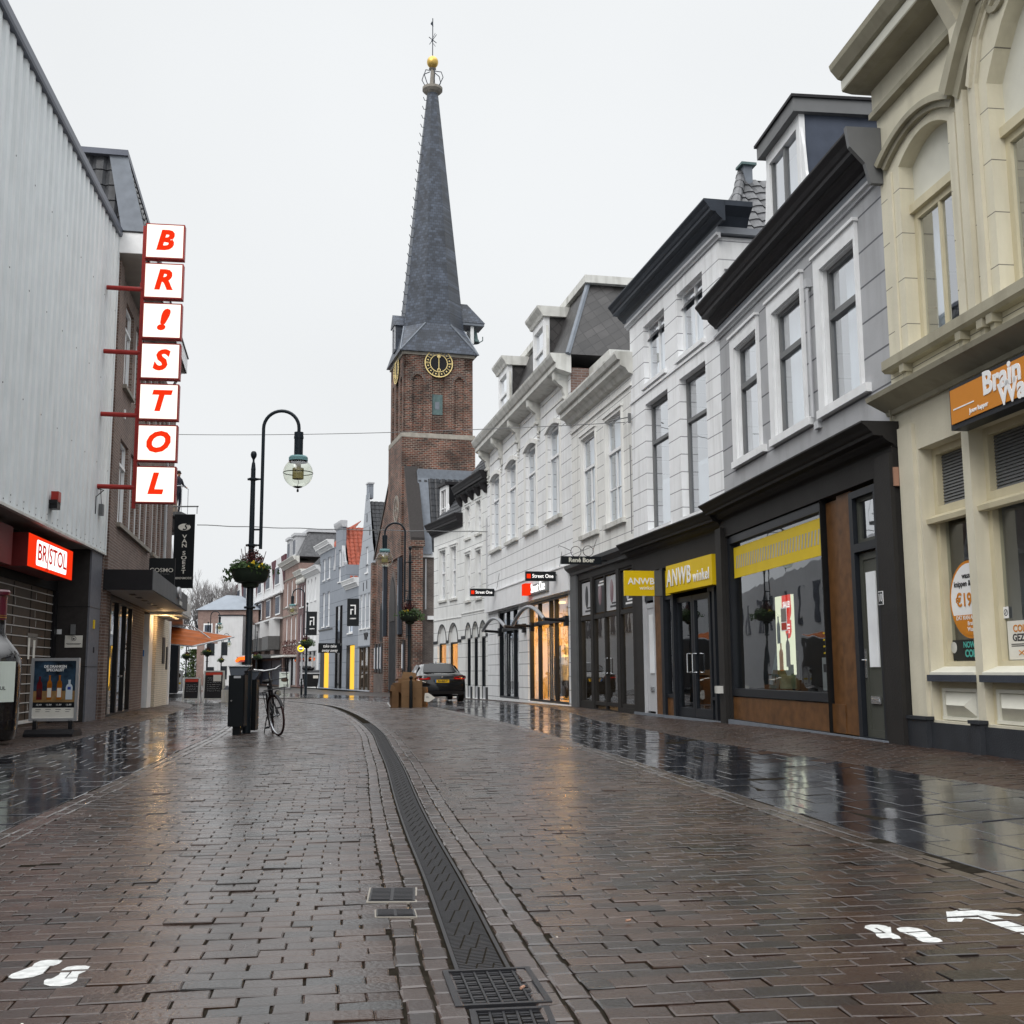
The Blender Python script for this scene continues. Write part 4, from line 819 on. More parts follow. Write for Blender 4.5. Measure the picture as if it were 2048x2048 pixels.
# ------------------------------------------------------------ tall white house (travel shop entrance)
PW = (4.21, 22.45)
B = building('white_house', 'tall bright white house with blue-black cornice and deep-set grey windows above the shop entrance', 'house', PW, -11.32)
hu = [(.54, 2.14, 8.05, 9.56), (3.02, 4.60, 8.05, 9.56)]; hl = [(.50, 2.12, 4.42, 7.57), (2.92, 4.58, 4.42, 7.57)]
b = MB(); wall(b, -.42, 5.72, 3.9, 9.95, hu + hl, depth=.25); shell(b, -.42, 5.72, 3.9, 9.95, 8); b.build('wall', 'white_plaster', B)
for a, b_, z0, z1 in hu: window(B, a, b_, z0, z1, .13, 'white_paint', .06, None, (.5,), sill=(.10, .1, .07, 'white_paint'), curtain=('full', 'curtain'))
for i, (a, b_, z0, z1) in enumerate(hl):
    window(B, a, b_, z0, z1, .16, 'mid_grey_paint', .09, 6.58, sill=(.10, .05, .06, 'white_paint'), curtain=('low', 'curtain'))
    bb = MB()
    for k in range(24): bb.box(a + .08, b_ - .08, -.38, -.35, 4.5 + k * .045, 4.53 + k * .045)
    bb.build('blind', 'curtain', B)
MB().box(-.44, 5.74, .002, .035, 7.84, 7.90).build('string_course', 'white_paint', B)
cornice(B, -.86, 6.12, 10.12, 10.56, .46, 'blue_black'); MB().box(-.55, 5.8, -7, .06, 9.98, 10.12).build('frieze', 'frieze_grey', B); mould(B, -.58, 5.84, 9.86, 9.98, .1, 'light_grey_paint')
MB().prism([(-.55, 10.12), (-.66, 10.3), (-.86, 10.45), (-.86, 10.56), (-.55, 10.56)], -.6, .02, 'y').build('cornice_return', 'blue_black', B)
# hipped pantile roof, ridge away from the street
RX, RY, RZ = 2.65, -1.9, 12.75
pantiles(B, (-.42, -8.0, 9.2), (0, 1, 0), (RX + .42, 0, RZ - 9.2), 7.9, math.hypot(RX + .42, RZ - 9.2), 'tile_grey', 'roof', .30, .36, .05, taper=(0, 1.8))
MB().quad((-.42, -.1, 9.2), (5.72, -.1, 9.2), (RX, RY, RZ)).quad((5.72, -.1, 9.2), (5.72, -8, 9.2), (RX, -8, RZ), (RX, RY, RZ)).build('roof_slope', 'tile_dark', B)
b = MB()
for k in range(3, 13):
    t_ = k / 12; a_ = Vector((-.42, -.1, 9.2)).lerp(Vector((RX, RY, RZ)), t_); c_ = Vector((-.42, -.1, 9.2)).lerp(Vector((RX, RY, RZ)), t_ + .09); b.tube([a_ + Vector((0, 0, .03)), c_ + Vector((0, 0, .06))], [.13, .10], 10)
b.build('hip_tiles', 'tile_grey', B)
MB().box(RX - .12, RX + .10, RY - .25, RY - .03, RZ - .2, RZ + .30).build('chimney', 'lead_trim', B); MB().box(RX - .20, RX + .18, RY - .33, RY + .05, RZ + .30, RZ + .36).build('chimney_cap', 'copper_green', B)
cornice(B, -.36, 5.92, 3.84, 4.22, .42, 'shopfront_dark', 'shop_cornice')
b = MB(); wall(b, -.40, 5.75, -.1, 3.86, [(-.15, 5.02, .06, 3.42, 0, .14)], y=.04, depth=.14); b.build('shopfront', 'shopfront_dark', B)
MB().box(-.2, 5.72, .04, .09, -.12, .06).build('kerb_strip', 'lead_trim', B)
MB().box(.30, .42, -.10, .05, .06, 2.74).box(.42, .72, -.10, .0, .46, .52).box(-.15, -.07, -.1, .05, .06, 3.4).box(.30, .75, -.1, .02, 2.68, 3.42).box(-.07, .30, -.1, .0, .46, .54).build('side_frame', 'charcoal', B)
MB().box(-.07, .30, -.09, -.02, .06, .46).box(2.85, 3.52, -.09, -.02, .06, .46).box(3.70, 4.12, -.09, .03, .06, 3.4).build('wood_panel', 'wood', B)
MB().quad((-.07, -.05, .54), (.30, -.05, .54), (.30, -.05, 2.7), (-.07, -.05, 2.7)).quad((2.95, -.05, .54), (3.5, -.05, .54), (3.5, -.05, 2.7), (2.95, -.05, 2.7)).build('side_pane', 'glass_shop', B)
MB().box(-.07, .30, -.045, -.03, 2.78, 3.36).box(2.95, 3.5, -.045, -.03, 2.78, 3.36).build('yellow_band', 'yellow_band', B)
MB().box(2.82, 2.95, -.1, .04, .06, 3.42).box(3.5, 3.70, -.1, .04, .06, 3.42).box(2.95, 3.5, -.1, .0, .46, .54).box(2.95, 3.5, -.1, .0, 2.68, 2.76).build('side_frame', 'charcoal', B)
for (x0, x1, hx) in ((.75, 1.77, 1.62), (1.79, 2.81, 1.94)):
    d_ = MB().box(x0, x0 + .10, -.10, -.03, .07, 2.68).box(x1 - .10, x1, -.10, -.03, .07, 2.68).box(x0 + .10, x1 - .10, -.10, -.03, .07, .26).box(x0 + .10, x1 - .10, -.10, -.03, 2.56, 2.68).build('door', 'charcoal', B)
    MB().quad((x0 + .1, -.07, .26), (x1 - .1, -.07, .26), (x1 - .1, -.07, 2.56), (x0 + .1, -.07, 2.56)).build('pane', 'glass_shop', d_)
    MB().tube([(hx, -.03, 1.02), (hx, .06, 1.02), (hx, .06, 1.42), (hx, -.03, 1.42)], .018, 8).build('handle', 'steel_light', d_)
dd = MB().box(4.20, 4.98, -.10, -.04, .10, 2.68).box(4.20, 4.30, -.04, -.025, .1, 2.68).box(4.88, 4.98, -.04, -.025, .1, 2.68).box(4.3, 4.88, -.04, -.025, 2.56, 2.68).box(4.12, 4.20, -.1, .04, .06, 3.42).box(4.98, 5.04, -.1, .04, .06, 3.42).build('side_door', 'light_grey_paint', B)
MB().box(4.44, 4.74, -.04, -.02, 1.0, 2.4).build('frosted_pane', 'curtain', dd); MB().box(4.46, 4.72, -.04, -.01, .58, .68).build('letter_slot', 'steel_light', dd); MB().box(4.2, 4.98, -.1, .0, 2.74, 2.86).build('lintel', 'charcoal', dd); MB().quad((4.2, -.07, 2.86), (4.98, -.07, 2.86), (4.98, -.07, 3.42), (4.2, -.07, 3.42)).build('transom_pane', 'glass_up', dd)
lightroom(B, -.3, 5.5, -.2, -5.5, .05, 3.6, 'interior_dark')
t = thing('shop_sign', 'yellow fascia sign with raised white letters above the glass shop entrance', 'sign', (0, 0, 0), parent_frame=B.matrix_world)
MB().box(.06, 2.86, -.02, .17, 2.78, 3.40).build('box', 'yellow', t)
textmesh('lettering', 'ANWB', .52, 'white_sign', t, T_face(2.02, .18, 3.09), .005, .009, sx=.90, spacing=1.16); textmesh('lettering', 'winkel', .33, 'white_sign', t, T_face(.66, .18, 3.02), .005, .006, sx=.98, spacing=1.12)
t = thing('hanging_sign', 'yellow projecting sign with white ANWB winkel lettering', 'sign', (0, 0, 0), parent_frame=B.matrix_world)
MB().box(3.55, 3.63, .22, .94, 2.78, 3.36).build('panel', 'yellow', t); MB().box(3.52, 3.66, .02, .22, 2.78, 3.37).build('bracket', 'shopfront_grey', t)
Tm = lambda x, y, z: MW((0, -1, 0), (0, 0, 1), (-1, 0, 0), (x, y, z))
textmesh('lettering', 'ANWB', .21, 'white_sign', t, Tm(3.546, .54, 3.11), .003, .004); textmesh('lettering', 'winkel', .13, 'white_sign', t, Tm(3.546, .41, 2.96), .003, .0)

# ------------------------------------------------------------ optician's house
PR = (3.11, 27.97)
Cc = building('optician_house', 'off-white two-storey house with pale moulded cornice and cross-barred windows above the optician', 'house', PR, -11.57)
hw_ = [(.92, 2.42, 5.02, 7.9), (3.46, 4.98, 5.02, 7.9)]
b = MB(); wall(b, 0, 6.22, 3.9, 8.62, hw_, depth=.22); shell(b, 0, 6.22, 3.9, 8.62, 8); b.build('wall', 'offwhite_plaster', Cc)
for a, b_, z0, z1 in hw_: window(Cc, a, b_, z0, z1, .06, 'white_paint', .08, 6.97, (.5,), (5.95,), sill=(.13, .2, .10, 'aged_white'), trim=(.10, .05, 'offwhite_plain'), curtain=('pair', 'curtain'), glass='glass_mid')
MB().box(0, 6.2, .002, .05, 8.34, 8.42).build('string_course', 'offwhite_plain', Cc)
MB().prism([(.002, 8.62), (.12, 8.66), (.2, 8.78), (.34, 8.84), (.34, 8.98), (.42, 9.0), (.48, 9.14), (.48, 9.2), (.002, 9.2)], -.1, 6.3).build('cornice', 'aged_white', Cc)
MB().quad((0, 0, 9.19), (6.22, 0, 9.19), (6.22, -8, 9.19), (0, -8, 9.19)).build('roof', 'roof_grey_far', Cc)
MB().box(-.02, .04, .05, .12, 7.35, 7.6).tube([(.02, .1, 7.5), (.35, .55, 7.45)], .015, 6).build('cable_bracket', 'mid_grey_paint', Cc)
MB().tube([(.12, .05, 4.5), (.12, .05, 6.8)], .012, 6).build('cable', 'mid_grey_paint', Cc)
b = MB().prism([(.04, 3.90), (.12, 3.92), (.14, 4.0), (.28, 4.12), (.30, 4.22), (.04, 4.24)], 0.02, 6.2); b.build('shop_cornice', 'shopfront_grey', Cc)
b = MB(); wall(b, 0.02, 6.2, -.1, 3.92, [(.2, 1.36, .12, 3.72), (1.62, 3.92, .02, 3.72), (4.16, 5.32, .2, 3.72)], y=.05, depth=.12); b.build('shopfront', 'shopfront_dark', Cc)
MB().box(5.5, 6.2, .052, .12, .0, 3.9).build('pilaster', 'shopfront_grey', Cc)
for (x0, x1) in ((.2, 1.36), (1.62, 3.92), (4.16, 5.32)):
    f = MB().box(x0, x0 + .06, -.06, .02, .02, 3.72).box(x1 - .06, x1, -.06, .02, .02, 3.72).box(x0, x1, -.06, .03, 2.52, 2.64).box(x0 + .06, x1 - .06, -.06, .02, 3.66, 3.72).box(x0 + .06, x1 - .06, -.06, .02, .12, .22).build('shop_window', 'shopfront_dark', Cc)
    MB().quad((x0 + .06, -.03, .22), (x1 - .06, -.03, .22), (x1 - .06, -.03, 2.52), (x0 + .06, -.03, 2.52)).build('pane', 'glass_shop', f)
MB().box(2.72, 2.82, -.055, .03, .02, 3.70).build('mullion', 'shopfront_dark', Cc); MB().tube([(2.66, .0, 1.0), (2.66, .07, 1.0), (2.66, .07, 1.4), (2.66, .0, 1.4)], .015, 6).build('handle', 'steel_light', Cc)
for i, (x0, x1, c1, c2) in enumerate(((.26, 1.3, 'black_sign', 'light_grey_paint'), (1.7, 2.7, 'light_grey_paint', 'wine_capsule'), (2.84, 3.86, 'black_sign', 'wine_capsule'), (4.22, 5.26, 'light_grey_paint', 'black_sign'))):
    t = thing('window_poster', ('dark poster in the right upper light of the optician front', 'pale poster with a dark red shape above the optician door', 'dark poster with a dark red shape above the optician door', 'pale poster in the left upper light of the optician front')[i], 'poster', (0, 0, 0), parent_frame=Cc.matrix_world)
    MB().box(x0, x1, -.02, -.012, 2.68, 3.62).build('sheet', c1, t)
    MB().sphere(((x0 + x1) / 2, -.011, 3.2), .17, 8, 1, .02, 1.9).build('print', c2, t)
    zt_ = 3.42 if i == 2 else 2.76; MB().box(x0 + .1, x1 - .35, -.010, -.007, zt_, zt_ + .05).box(x0 + .1, x1 - .5, -.010, -.007, zt_ + .09, zt_ + .13).build('print', 'white_sign' if c1 == 'black_sign' else 'charcoal_text', t)
lightroom(Cc, .05, 6.1, -.15, -5.5, .0, 3.7, 'interior_dark', [(4.6, -1.5, 60, (1, .62, .25)), (1.9, -2.2, 25, (1, .7, .35))])
t = thing('pendant_lamp', 'glowing white drum lamp hanging behind the optician door glass', 'lamp', (2.3, -1.0, 0), parent_frame=Cc.matrix_world)
MB().lathe([(.001, 1.95), (.26, 1.95), (.24, 2.22), (.001, 2.22)], (0, 0, 0), 20).build('shade', 'glow_warm', t); MB().tube([(0, 0, 2.22), (0, 0, 3.6)], .01, 6).build('cord', 'black', t)
t = thing('hanging_sign', 'black projecting sign board with gold Ren\u00e9 Boer lettering under wire spectacles', 'sign', (0, 0, 0), parent_frame=Cc.matrix_world)
MB().box(2.05, 2.13, .30, 1.42, 3.90, 4.11).build('board', 'black_sign', t); textmesh('lettering', 'Ren\u00e9 Boer', .165, 'cream_pale', t, Tm(2.046, .86, 4.005), .003, .004)
MB().tube([(2.09, 0, 4.0), (2.09, .3, 4.0)], .02, 6).tube([(2.09, .0, 4.25), (2.09, .2, 4.1)], .01, 6).build('bracket', 'black', t)
b = MB().ring((0, 0, 0), .135, .014, .014, 'x', 24); v0 = b.v[:]; b.v = [(2.09 + v[0], .66 + v[1], 4.26 + v[2]) for v in v0] 
b2 = MB().ring((0, 0, 0), .135, .014, .014, 'x', 24); i0 = len(b.v); b.v += [(2.09 + v[0], 1.00 + v[1], 4.24 + v[2]) for v in b2.v]; b.f += [tuple(i0 + k for k in f) for f in b2.f]
b.tube([(2.09, .79, 4.27), (2.09, .83, 4.30), (2.09, .87, 4.26)], .008, 6).tube([(2.09, 1.13, 4.26), (2.2, 1.3, 4.36), (2.3, 1.42, 4.42), (2.3, 1.44, 4.36)], .008, 6).tube([(2.09, .53, 4.27), (2.2, .42, 4.5), (2.3, .36, 4.6)], .008, 6)
b.build('spectacles', 'black', t)
# ------------------------------------------------------------ fashion shop house with corbelled cornice
PS = (1.86, 34.06)
D = building('fashion_house', 'long white house with scrolled corbels, four tall windows and slate mansard above the fashion shop', 'house', PS, -12.25)
wx = [(1.38, 3.02), (4.65, 6.35), (7.85, 9.6), (11.0, 12.8)]
b = MB(); wall(b, 0, 13.75, 4.1, 10.3, [(a, b_, 6.05, 9.15, .18, .3) for a, b_ in wx], depth=.3); shell(b, .0, 13.75, 4.1, 10.3, 9); b.build('wall', 'cool_plaster', D)
MB().quad((-.02, .0, 8.6), (-.02, -9, 8.6), (-.02, -9, 10.5), (-.02, .0, 10.5)).build('side_wall', 'brick_row', D)
for a, b_ in wx:
    window(D, a, b_, 6.05, 9.08, .10, 'white_paint', .08, 8.12, (.5,), sill=(.12, .2, .12, 'aged_white'), curtain=('pair', 'curtain'), glass='glass_mid')
    o = MB(); n = 10
    for k in range(n):
        xa, xb = a - .14 + (b_ - a + .28) * k / n, a - .14 + (b_ - a + .28) * (k + 1) / n; z = lambda x: 9.16 - .18 * ((x - (a + b_) / 2) / ((b_ - a) / 2 + .14)) ** 2
        o.hexa([(xa, .002, z(xa)), (xb, .002, z(xb)), (xb, .09, z(xb)), (xa, .09, z(xa))], [(xa, .002, z(xa) + .16), (xb, .002, z(xb) + .16), (xb, .09, z(xb) + .16), (xa, .09, z(xa) + .16)])
    o.box(a - .14, a - .01, .002, .05, 6.05, 8.99).box(b_ + .01, b_ + .14, .002, .05, 6.05, 8.99).build('surround', 'offwhite_plain', D)
for x0 in (.45, 4.15, 7.4, 10.6, 13.35):
    c_ = MB().prism([(.002, 9.35), (.05, 9.3), (.08, 9.5), (.07, 9.62), (.14, 9.8), (.16, 9.95), (.30, 10.05), (.44, 10.2), (.46, 10.42), (.002, 10.42)], x0 - .13, x0 + .13)
    c_.lathe([(.001, x0 - .15), (.10, x0 - .15), (.10, x0 + .15), (.001, x0 + .15)], (0, .34, 10.26), 12, 'x').lathe([(.001, x0 - .15), (.06, x0 - .15), (.06, x0 + .15), (.001, x0 + .15)], (0, .12, 9.62), 10, 'x')
    for k in range(3): c_.sphere((x0, .05, 9.28 - k * .13), .06 - k * .01, 5)
    c_.build('corbel', 'aged_white', D)
for k in range(4):
    a = (.45, 4.15, 7.4, 10.6, 13.35); MB().box(a[k] + .4, a[k + 1] - .4, .002, .03, 9.72, 9.80).box(a[k] + .4, a[k + 1] - .4, .002, .03, 10.12, 10.20).build('frieze_panel', 'offwhite_plain', D)
MB().prism([(.002, 10.3), (.45, 10.42), (.50, 10.46), (.50, 10.62), (.56, 10.66), (.66, 10.84), (.68, 10.92), (.002, 10.92)], -.12, 13.9).build('cornice', 'aged_white', D)
# slate mansard with near hip
zb, zt = 10.9, 13.75
b = MB(); q = [(-.15, .12, zb), (13.8, .12, zb), (13.8, -9, zb), (-.15, -9, zb)]; p_ = [(1.3, -1.0, zt), (12.4, -1.0, zt), (12.4, -8, zt), (1.3, -8, zt)]
b.hexa(q, p_); b.build('mansard_roof', 'slate_diamond', D)
MB().box(1.1, 12.6, -8.2, -.85, zt, zt + .26).build('roof_trim', 'aged_white', D); MB().tube([(-.15, .12, zb), (1.3, -1.0, zt)], .09, 6).build('hip_trim', 'lead_trim', D)
MB().box(-2.2, -.03, -2.2, -.6, 10.2, 10.5).build('side_gutter', 'aged_white', D)
for i, (x0, x1, zt2) in enumerate(((3.55, 5.25, 13.3), (9.7, 11.5, 13.25))):
    d_ = MB().box(x0, x0 + .2, -.25, -.05, zb - .05, zt2).box(x1 - .2, x1, -.25, -.05, zb - .05, zt2).box(x0 + .2, x1 - .2, -.25, -.05, zt2 - .25, zt2).box(x0 + .2, x1 - .2, -.25, -.05, zb, zb + .35).build('dormer', 'white_paint', D)
    MB().quad((x0 + .2, -.15, zb + .35), (x1 - .2, -.15, zb + .35), (x1 - .2, -.15, zt2 - .25), (x0 + .2, -.15, zt2 - .25)).build('pane', 'glass_up', d_); MB().box(x0 + .2, x1 - .2, -.14, -.08, zb + 1.3, zb + 1.4).build('sash_bar', 'white_paint', d_)
    MB().quad((x0 + .2, -.4, zb + .35), (x1 - .2, -.4, zb + .35), (x1 - .2, -.4, zt2 - .25), (x0 + .2, -.4, zt2 - .25)).build('curtain', 'curtain', d_)
    MB().box(x0 + .02, x1 - .02, -2.4, -.26, zb, zt2).build('dormer_side', 'slate_diamond', d_)
    MB().prism([(-2.6, zt2), (.02, zt2), (.06, zt2 + .1), (.2, zt2 + .28), (.22, zt2 + .36), (-2.6, zt2 + .36)], x0 - .12, x1 + .12).build('dormer_cornice', 'aged_white', d_)
    for sx, s_ in ((x0, -1), (x1, 1)): MB().prism([(sx, zb), (sx + s_ * .3, zb), (sx + s_ * .28, zb + .4), (sx + s_ * .1, zb + .7), (sx + s_ * .12, zb + 1.6), (sx, zb + 2.1)], -.2, -.12, 'y').build('scroll_side', 'aged_white', d_)
MB().prism([(.002, 3.50), (.17, 3.50), (.17, 4.24), (.2, 4.26), (.2, 4.30), (.002, 4.32)], -.05, 13.6).build('shop_fascia', 'white_plaster_plain', D)
b = MB(); wall(b, 0, 13.75, -.3, 4.1, [(.63, 6.2, .02, 3.46, 0, .2), (7.73, 11.58, .02, 3.46, 0, .2)]); b.quad((0, 0, -.3), (0, -.5, -.3), (0, -.5, 4.1), (0, 0, 4.1)); b.build('shopfront', 'cool_plaster', D)
for (x0, x1, ms) in ((.63, 6.2, (.9, 2.6, 3.3, 4.9)), (7.73, 11.58, (8.9, 10.2))):
    f = MB().box(x0, x0 + .08, -.2, -.06, .0, 3.46).box(x1 - .08, x1, -.2, -.06, .0, 3.46).box(x0 + .08, x1 - .08, -.2, -.06, 2.62, 2.76).box(x0 + .08, x1 - .08, -.2, -.06, 3.38, 3.46).box(x0 + .08, x1 - .08, -.2, -.06, .0, .10).build('shop_window', 'charcoal', D)
    MB().quad((x0 + .08, -.14, .1), (x1 - .08, -.14, .1), (x1 - .08, -.14, 3.38), (x0 + .08, -.14, 3.38)).build('pane', 'glass_shop', f)
    b = MB()
    for mx_ in ms: b.box(mx_ - .05, mx_ + .05, -.2, -.07, .1, 3.38)
    b.build('mullion', 'charcoal', f)
b = MB()
for hx in (2.62, 2.86, 3.34, 3.10): b.tube([(hx, -.02, .15), (hx, -.02, 2.5)], .02, 6)
b.build('door_bar', 'steel_light', D); MB().tube([(9.6, -.02, .2), (9.6, -.02, 2.5)], .02, 6).tube([(10.0, -.02, .2), (10.0, -.02, 2.5)], .02, 6).build('door_bar', 'steel_light', D)
MB().box(9.0, 9.25, -.13, -.125, 1.1, 1.7).build('green_sticker', 'leaf_grey', D)
lightroom(D, .05, 6.9, -.22, -5.5, -.05, 3.5, 'interior_cream', [(1.5, -1.0, 160, (1, .50, .12)), (3.2, -1.6, 160, (1, .52, .14)), (5.2, -1.0, 200, (1, .47, .10))], 'interior_cream')
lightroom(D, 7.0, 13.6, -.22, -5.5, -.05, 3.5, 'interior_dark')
def mannequin(name, label, par, x, y, coat, skirt, s=1.0):
    t = thing(name, label, 'mannequin', (x, y, .1), parent_frame=par.matrix_world, group='shop mannequins')
    MB().lathe([(.001, .72), (.10, .74), (.17, .9), (.13, 1.08), (.17, 1.28), (.20, 1.42), (.13, 1.49), (.05, 1.52), (.045, 1.6), (.075, 1.66), (.085, 1.74), (.06, 1.83), (.001, 1.86)], (0, 0, 0), 16).tube([(.19, 0, 1.42), (.26, .02, 1.15), (.24, .06, .88)], [.05, .04, .03], 8).tube([(-.19, 0, 1.42), (-.26, .02, 1.15), (-.22, .08, .90)], [.05, .04, .03], 8).tube([(.08, 0, .8), (.09, 0, .45), (.09, .02, .05)], [.09, .06, .04], 8).tube([(-.08, 0, .8), (-.09, 0, .45), (-.09, .02, .05)], [.09, .06, .04], 8).build('body', 'aged_white', t, True)
    MB().lathe([(.20, .55), (.22, .95), (.17, 1.1), (.22, 1.42), (.12, 1.51)], (0, 0, 0), 16).build('coat', coat, t, True); MB().lathe([(.30, .12), (.24, .4), (.17, .9)], (0, 0, 0), 16).build('skirt', skirt, t, True)
    MB().lathe([(.001, 0), (.22, 0), (.22, .03), (.001, .03)], (0, 0, 0), 16).build('base', 'steel_light', t)
mannequin('mannequin', 'shop mannequin with pale blouse and black skirt in middle of lit window', D, 3.9, -.8, 'aged_white', 'black')
mannequin('mannequin', 'shop mannequin with yellow skirt nearest the right end of the lit window', D, 2.2, -.9, 'interior_mid', 'yellow')
mannequin('mannequin', 'shop mannequin in dark coat at the far left of the lit window', D, 5.3, -.9, 'black', 'black')
t = thing('window_poster', 'pale lettered poster inside the lit fashion shop window', 'poster', (0, 0, 0), parent_frame=D.matrix_world)
MB().box(2.75, 3.5, -.32, -.31, .95, 1.9).build('sheet', 'curtain_grey', t); MB().box(2.85, 3.4, -.305, -.302, 1.55, 1.68).box(2.85, 3.3, -.305, -.302, 1.32, 1.45).box(2.85, 3.25, -.305, -.302, 1.1, 1.2).build('print', 'charcoal_text', t)
# bowed canopy tubes over both shop openings
def canopy(label, xa, xb, z0, zp, yo):
    t = thing('arched_canopy', label, 'canopy', (0, 0, 0), parent_frame=D.matrix_world, group='bowed steel canopies over the fashion shop')
    n = 14; P = [(xa + (xb - xa) * k / n, yo, z0 + (zp - z0) * math.sin(math.pi * k / n)) for k in range(n + 1)]
    MB().tube(P, .065, 8).build('tube', 'metal_grey', t, True)
    b = MB()
    for q in (P[0], P[-1]): b.tube([(q[0], yo, z0), (q[0], .0, z0 - .05)], .05, 8)
    b.box(xa - .15, xa + .1, .0, .12, z0 - .22, z0 + .1).box(xb - .1, xb + .15, .0, .12, z0 - .22, z0 + .1); b.build('arm', 'black', t)
canopy('long bowed steel canopy tube over the lit fashion shop window', .7, 5.3, 2.66, 3.16, .75)
canopy('short bowed steel canopy tube over the dark fashion shop door', 6.6, 10.9, 2.66, 3.05, .75)
def so_sign(label, x, z0, yo):
    t = thing('hanging_sign', label, 'sign', (0, 0, 0), parent_frame=D.matrix_world, group='projecting signs of the fashion shop')
    MB().box(x, x + .12, yo, yo + .98, z0, z0 + .30).build('box', 'black_sign', t); MB().box(x - .004, x, yo + .82, yo + .95, z0 + .08, z0 + .22).build('red_square', 'glow_red', t)
    textmesh('lettering', 'Street One', .165, 'glow_text', t, Tm(x - .005, yo + .43, z0 + .15), .002, .001, sx=.92)
    MB().tube([(x + .06, 0, z0 + .2), (x + .06, yo, z0 + .2)], .02, 6).tube([(x + .06, yo * .5, z0 + .3), (x + .06, .0, z0 + .95)], .01, 6).build('bracket', 'mid_grey_paint', t)
so_sign('black projecting Street One sign with red square, upper right one near the optician', 1.25, 3.88, .22); so_sign('black projecting Street One sign with red square, left one above the dark door', 11.2, 4.06, .22)
t = thing('shop_sign', 'glowing Street One lettering with red block on the white fascia', 'sign', (0, 0, 0), parent_frame=D.matrix_world)
MB().box(2.35, 5.15, .175, .23, 3.66, 4.0).build('backing', 'mid_grey_paint', t); MB().box(4.75, 5.3, .2, .42, 3.68, 4.08).build('red_block', 'glow_red', t); textmesh('lettering', 'Street One', .46, 'glow_text', t, T_face(3.55, .27, 3.86), .01, .0, sx=.95)

# ------------------------------------------------------------ two small white houses with arched shop windows
PA2 = (-1.06, 47.5); PA1 = (-2.37, 51.78)
def archhouse(name, label, p, h, Lg, ztop, up, arches, spring, atop, kick, cz, wallm):
    o = building(name, label, 'house', p, h); b = MB()
    hol = [(a, b_, c_, d_) for a, b_, c_, d_ in up] + [(a, b_, -.1, atop, atop - spring, .2) for a, b_ in arches]
    wall(b, 0, Lg, -.3, ztop, hol); shell(b, 0, Lg, -.3, ztop, 8); b.build('wall', wallm, o)
    for a, b_, c_, d_ in up: window(o, a, b_, c_, d_, .12, 'white_paint', .09, c_ + (d_ - c_) * .55, (.5,) if 0 else (), (c_ + (d_ - c_) * .28, c_ + (d_ - c_) * .78), sill=(.1, .12, .08, 'aged_white'), trim=(.1, .04, wallm + '_plain'))
    for i, (a, b_) in enumerate(arches):
        f = MB().box(a, a + .05, -.2, -.1, -.1, spring).box(b_ - .05, b_, -.2, -.1, -.1, spring).box(a + .05, b_ - .05, -.2, -.1, spring - .06, spring + .02).build('arched_window', 'charcoal', o)
        MB().quad((a, -.16, kick), (b_, -.16, kick), (b_, -.16, spring), (a, -.16, spring)).build('pane', 'glass_shop', f); MB().quad((a, -.1, spring), (b_, -.1, spring), (b_, -.1, atop), (a, -.1, atop)).build('arch_panel', wallm + '_plain', f)
        MB().box(a, b_, -.19, -.12, -.3, kick).build('base_panel', 'light_grey_paint', f)
        r = (b_ - a) / 2; nb = MB()
        for k in range(14):
            u0, u1 = math.pi * k / 14, math.pi * (k + 1) / 14; A_ = lambda u, rr: ((a + b_) / 2 + rr * math.cos(u), spring + (atop - spring) * rr / r * math.sin(u))
            q0, q1, q2, q3 = A_(u0, r), A_(u1, r), A_(u1, r + .06), A_(u0, r + .06); nb.hexa([(q0[0], .002, q0[1]), (q1[0], .002, q1[1]), (q2[0], .002, q2[1]), (q3[0], .002, q3[1])], [(q0[0], .02, q0[1]), (q1[0], .02, q1[1]), (q2[0], .02, q2[1]), (q3[0], .02, q3[1])])
        nb.build('arch_edge', 'charcoal', f)
    b = MB(); e = [0] + [q for a in arches for q in a] + [Lg]
    for k in range(0, len(e), 2): b.box(e[k] + .0, e[k + 1], .002, .025, spring - .02, spring + .12); b.box(e[k], e[k + 1], .002, .03, -.3, .40)
    b.build('dark_band', 'charcoal', o)
    mould(o, 0, Lg, spring + 1.1, spring + 1.16, .03, wallm + '_plain', 'string_course')
    cornice(o, -.25, Lg + .25, cz[0], cz[1], .45, 'dark_cornice')
    return o
E2 = archhouse('arched_shop_house', 'narrow white house with three arched shop windows and dark brown cornice', PA2, -17.03, 4.47, 9.1, [(.98, 1.85, 7.1, 8.55), (2.85, 3.68, 7.1, 8.55), (.98, 1.85, 4.25, 6.35), (2.85, 3.68, 4.25, 6.35)], [(.28, 1.28), (1.55, 2.5), (2.78, 3.72)], 2.55, 3.18, .42, (9.0, 9.64), 'arch_plaster')
E1 = archhouse('arched_shop_house', 'lower white house with two arched shop windows and a roof dormer beside the church', PA1, -20.72, 4.46, 7.85, [(.72, 1.65, 4.5, 6.95), (2.4, 3.45, 4.5, 6.95)], [(.55, 1.95), (2.35, 3.75)], 2.42, 3.28, .35, (7.76, 8.4), 'arch_plaster')
pantiles(E2, (-.1, .1, 9.5), (1, 0, 0), (0, -1, 1.35), 4.6, 4.0, 'tile_dark', 'roof'); pantiles(E1, (-.1, .1, 8.3), (1, 0, 0), (0, -1, 1.35), 4.6, 4.4, 'tile_dark', 'roof')
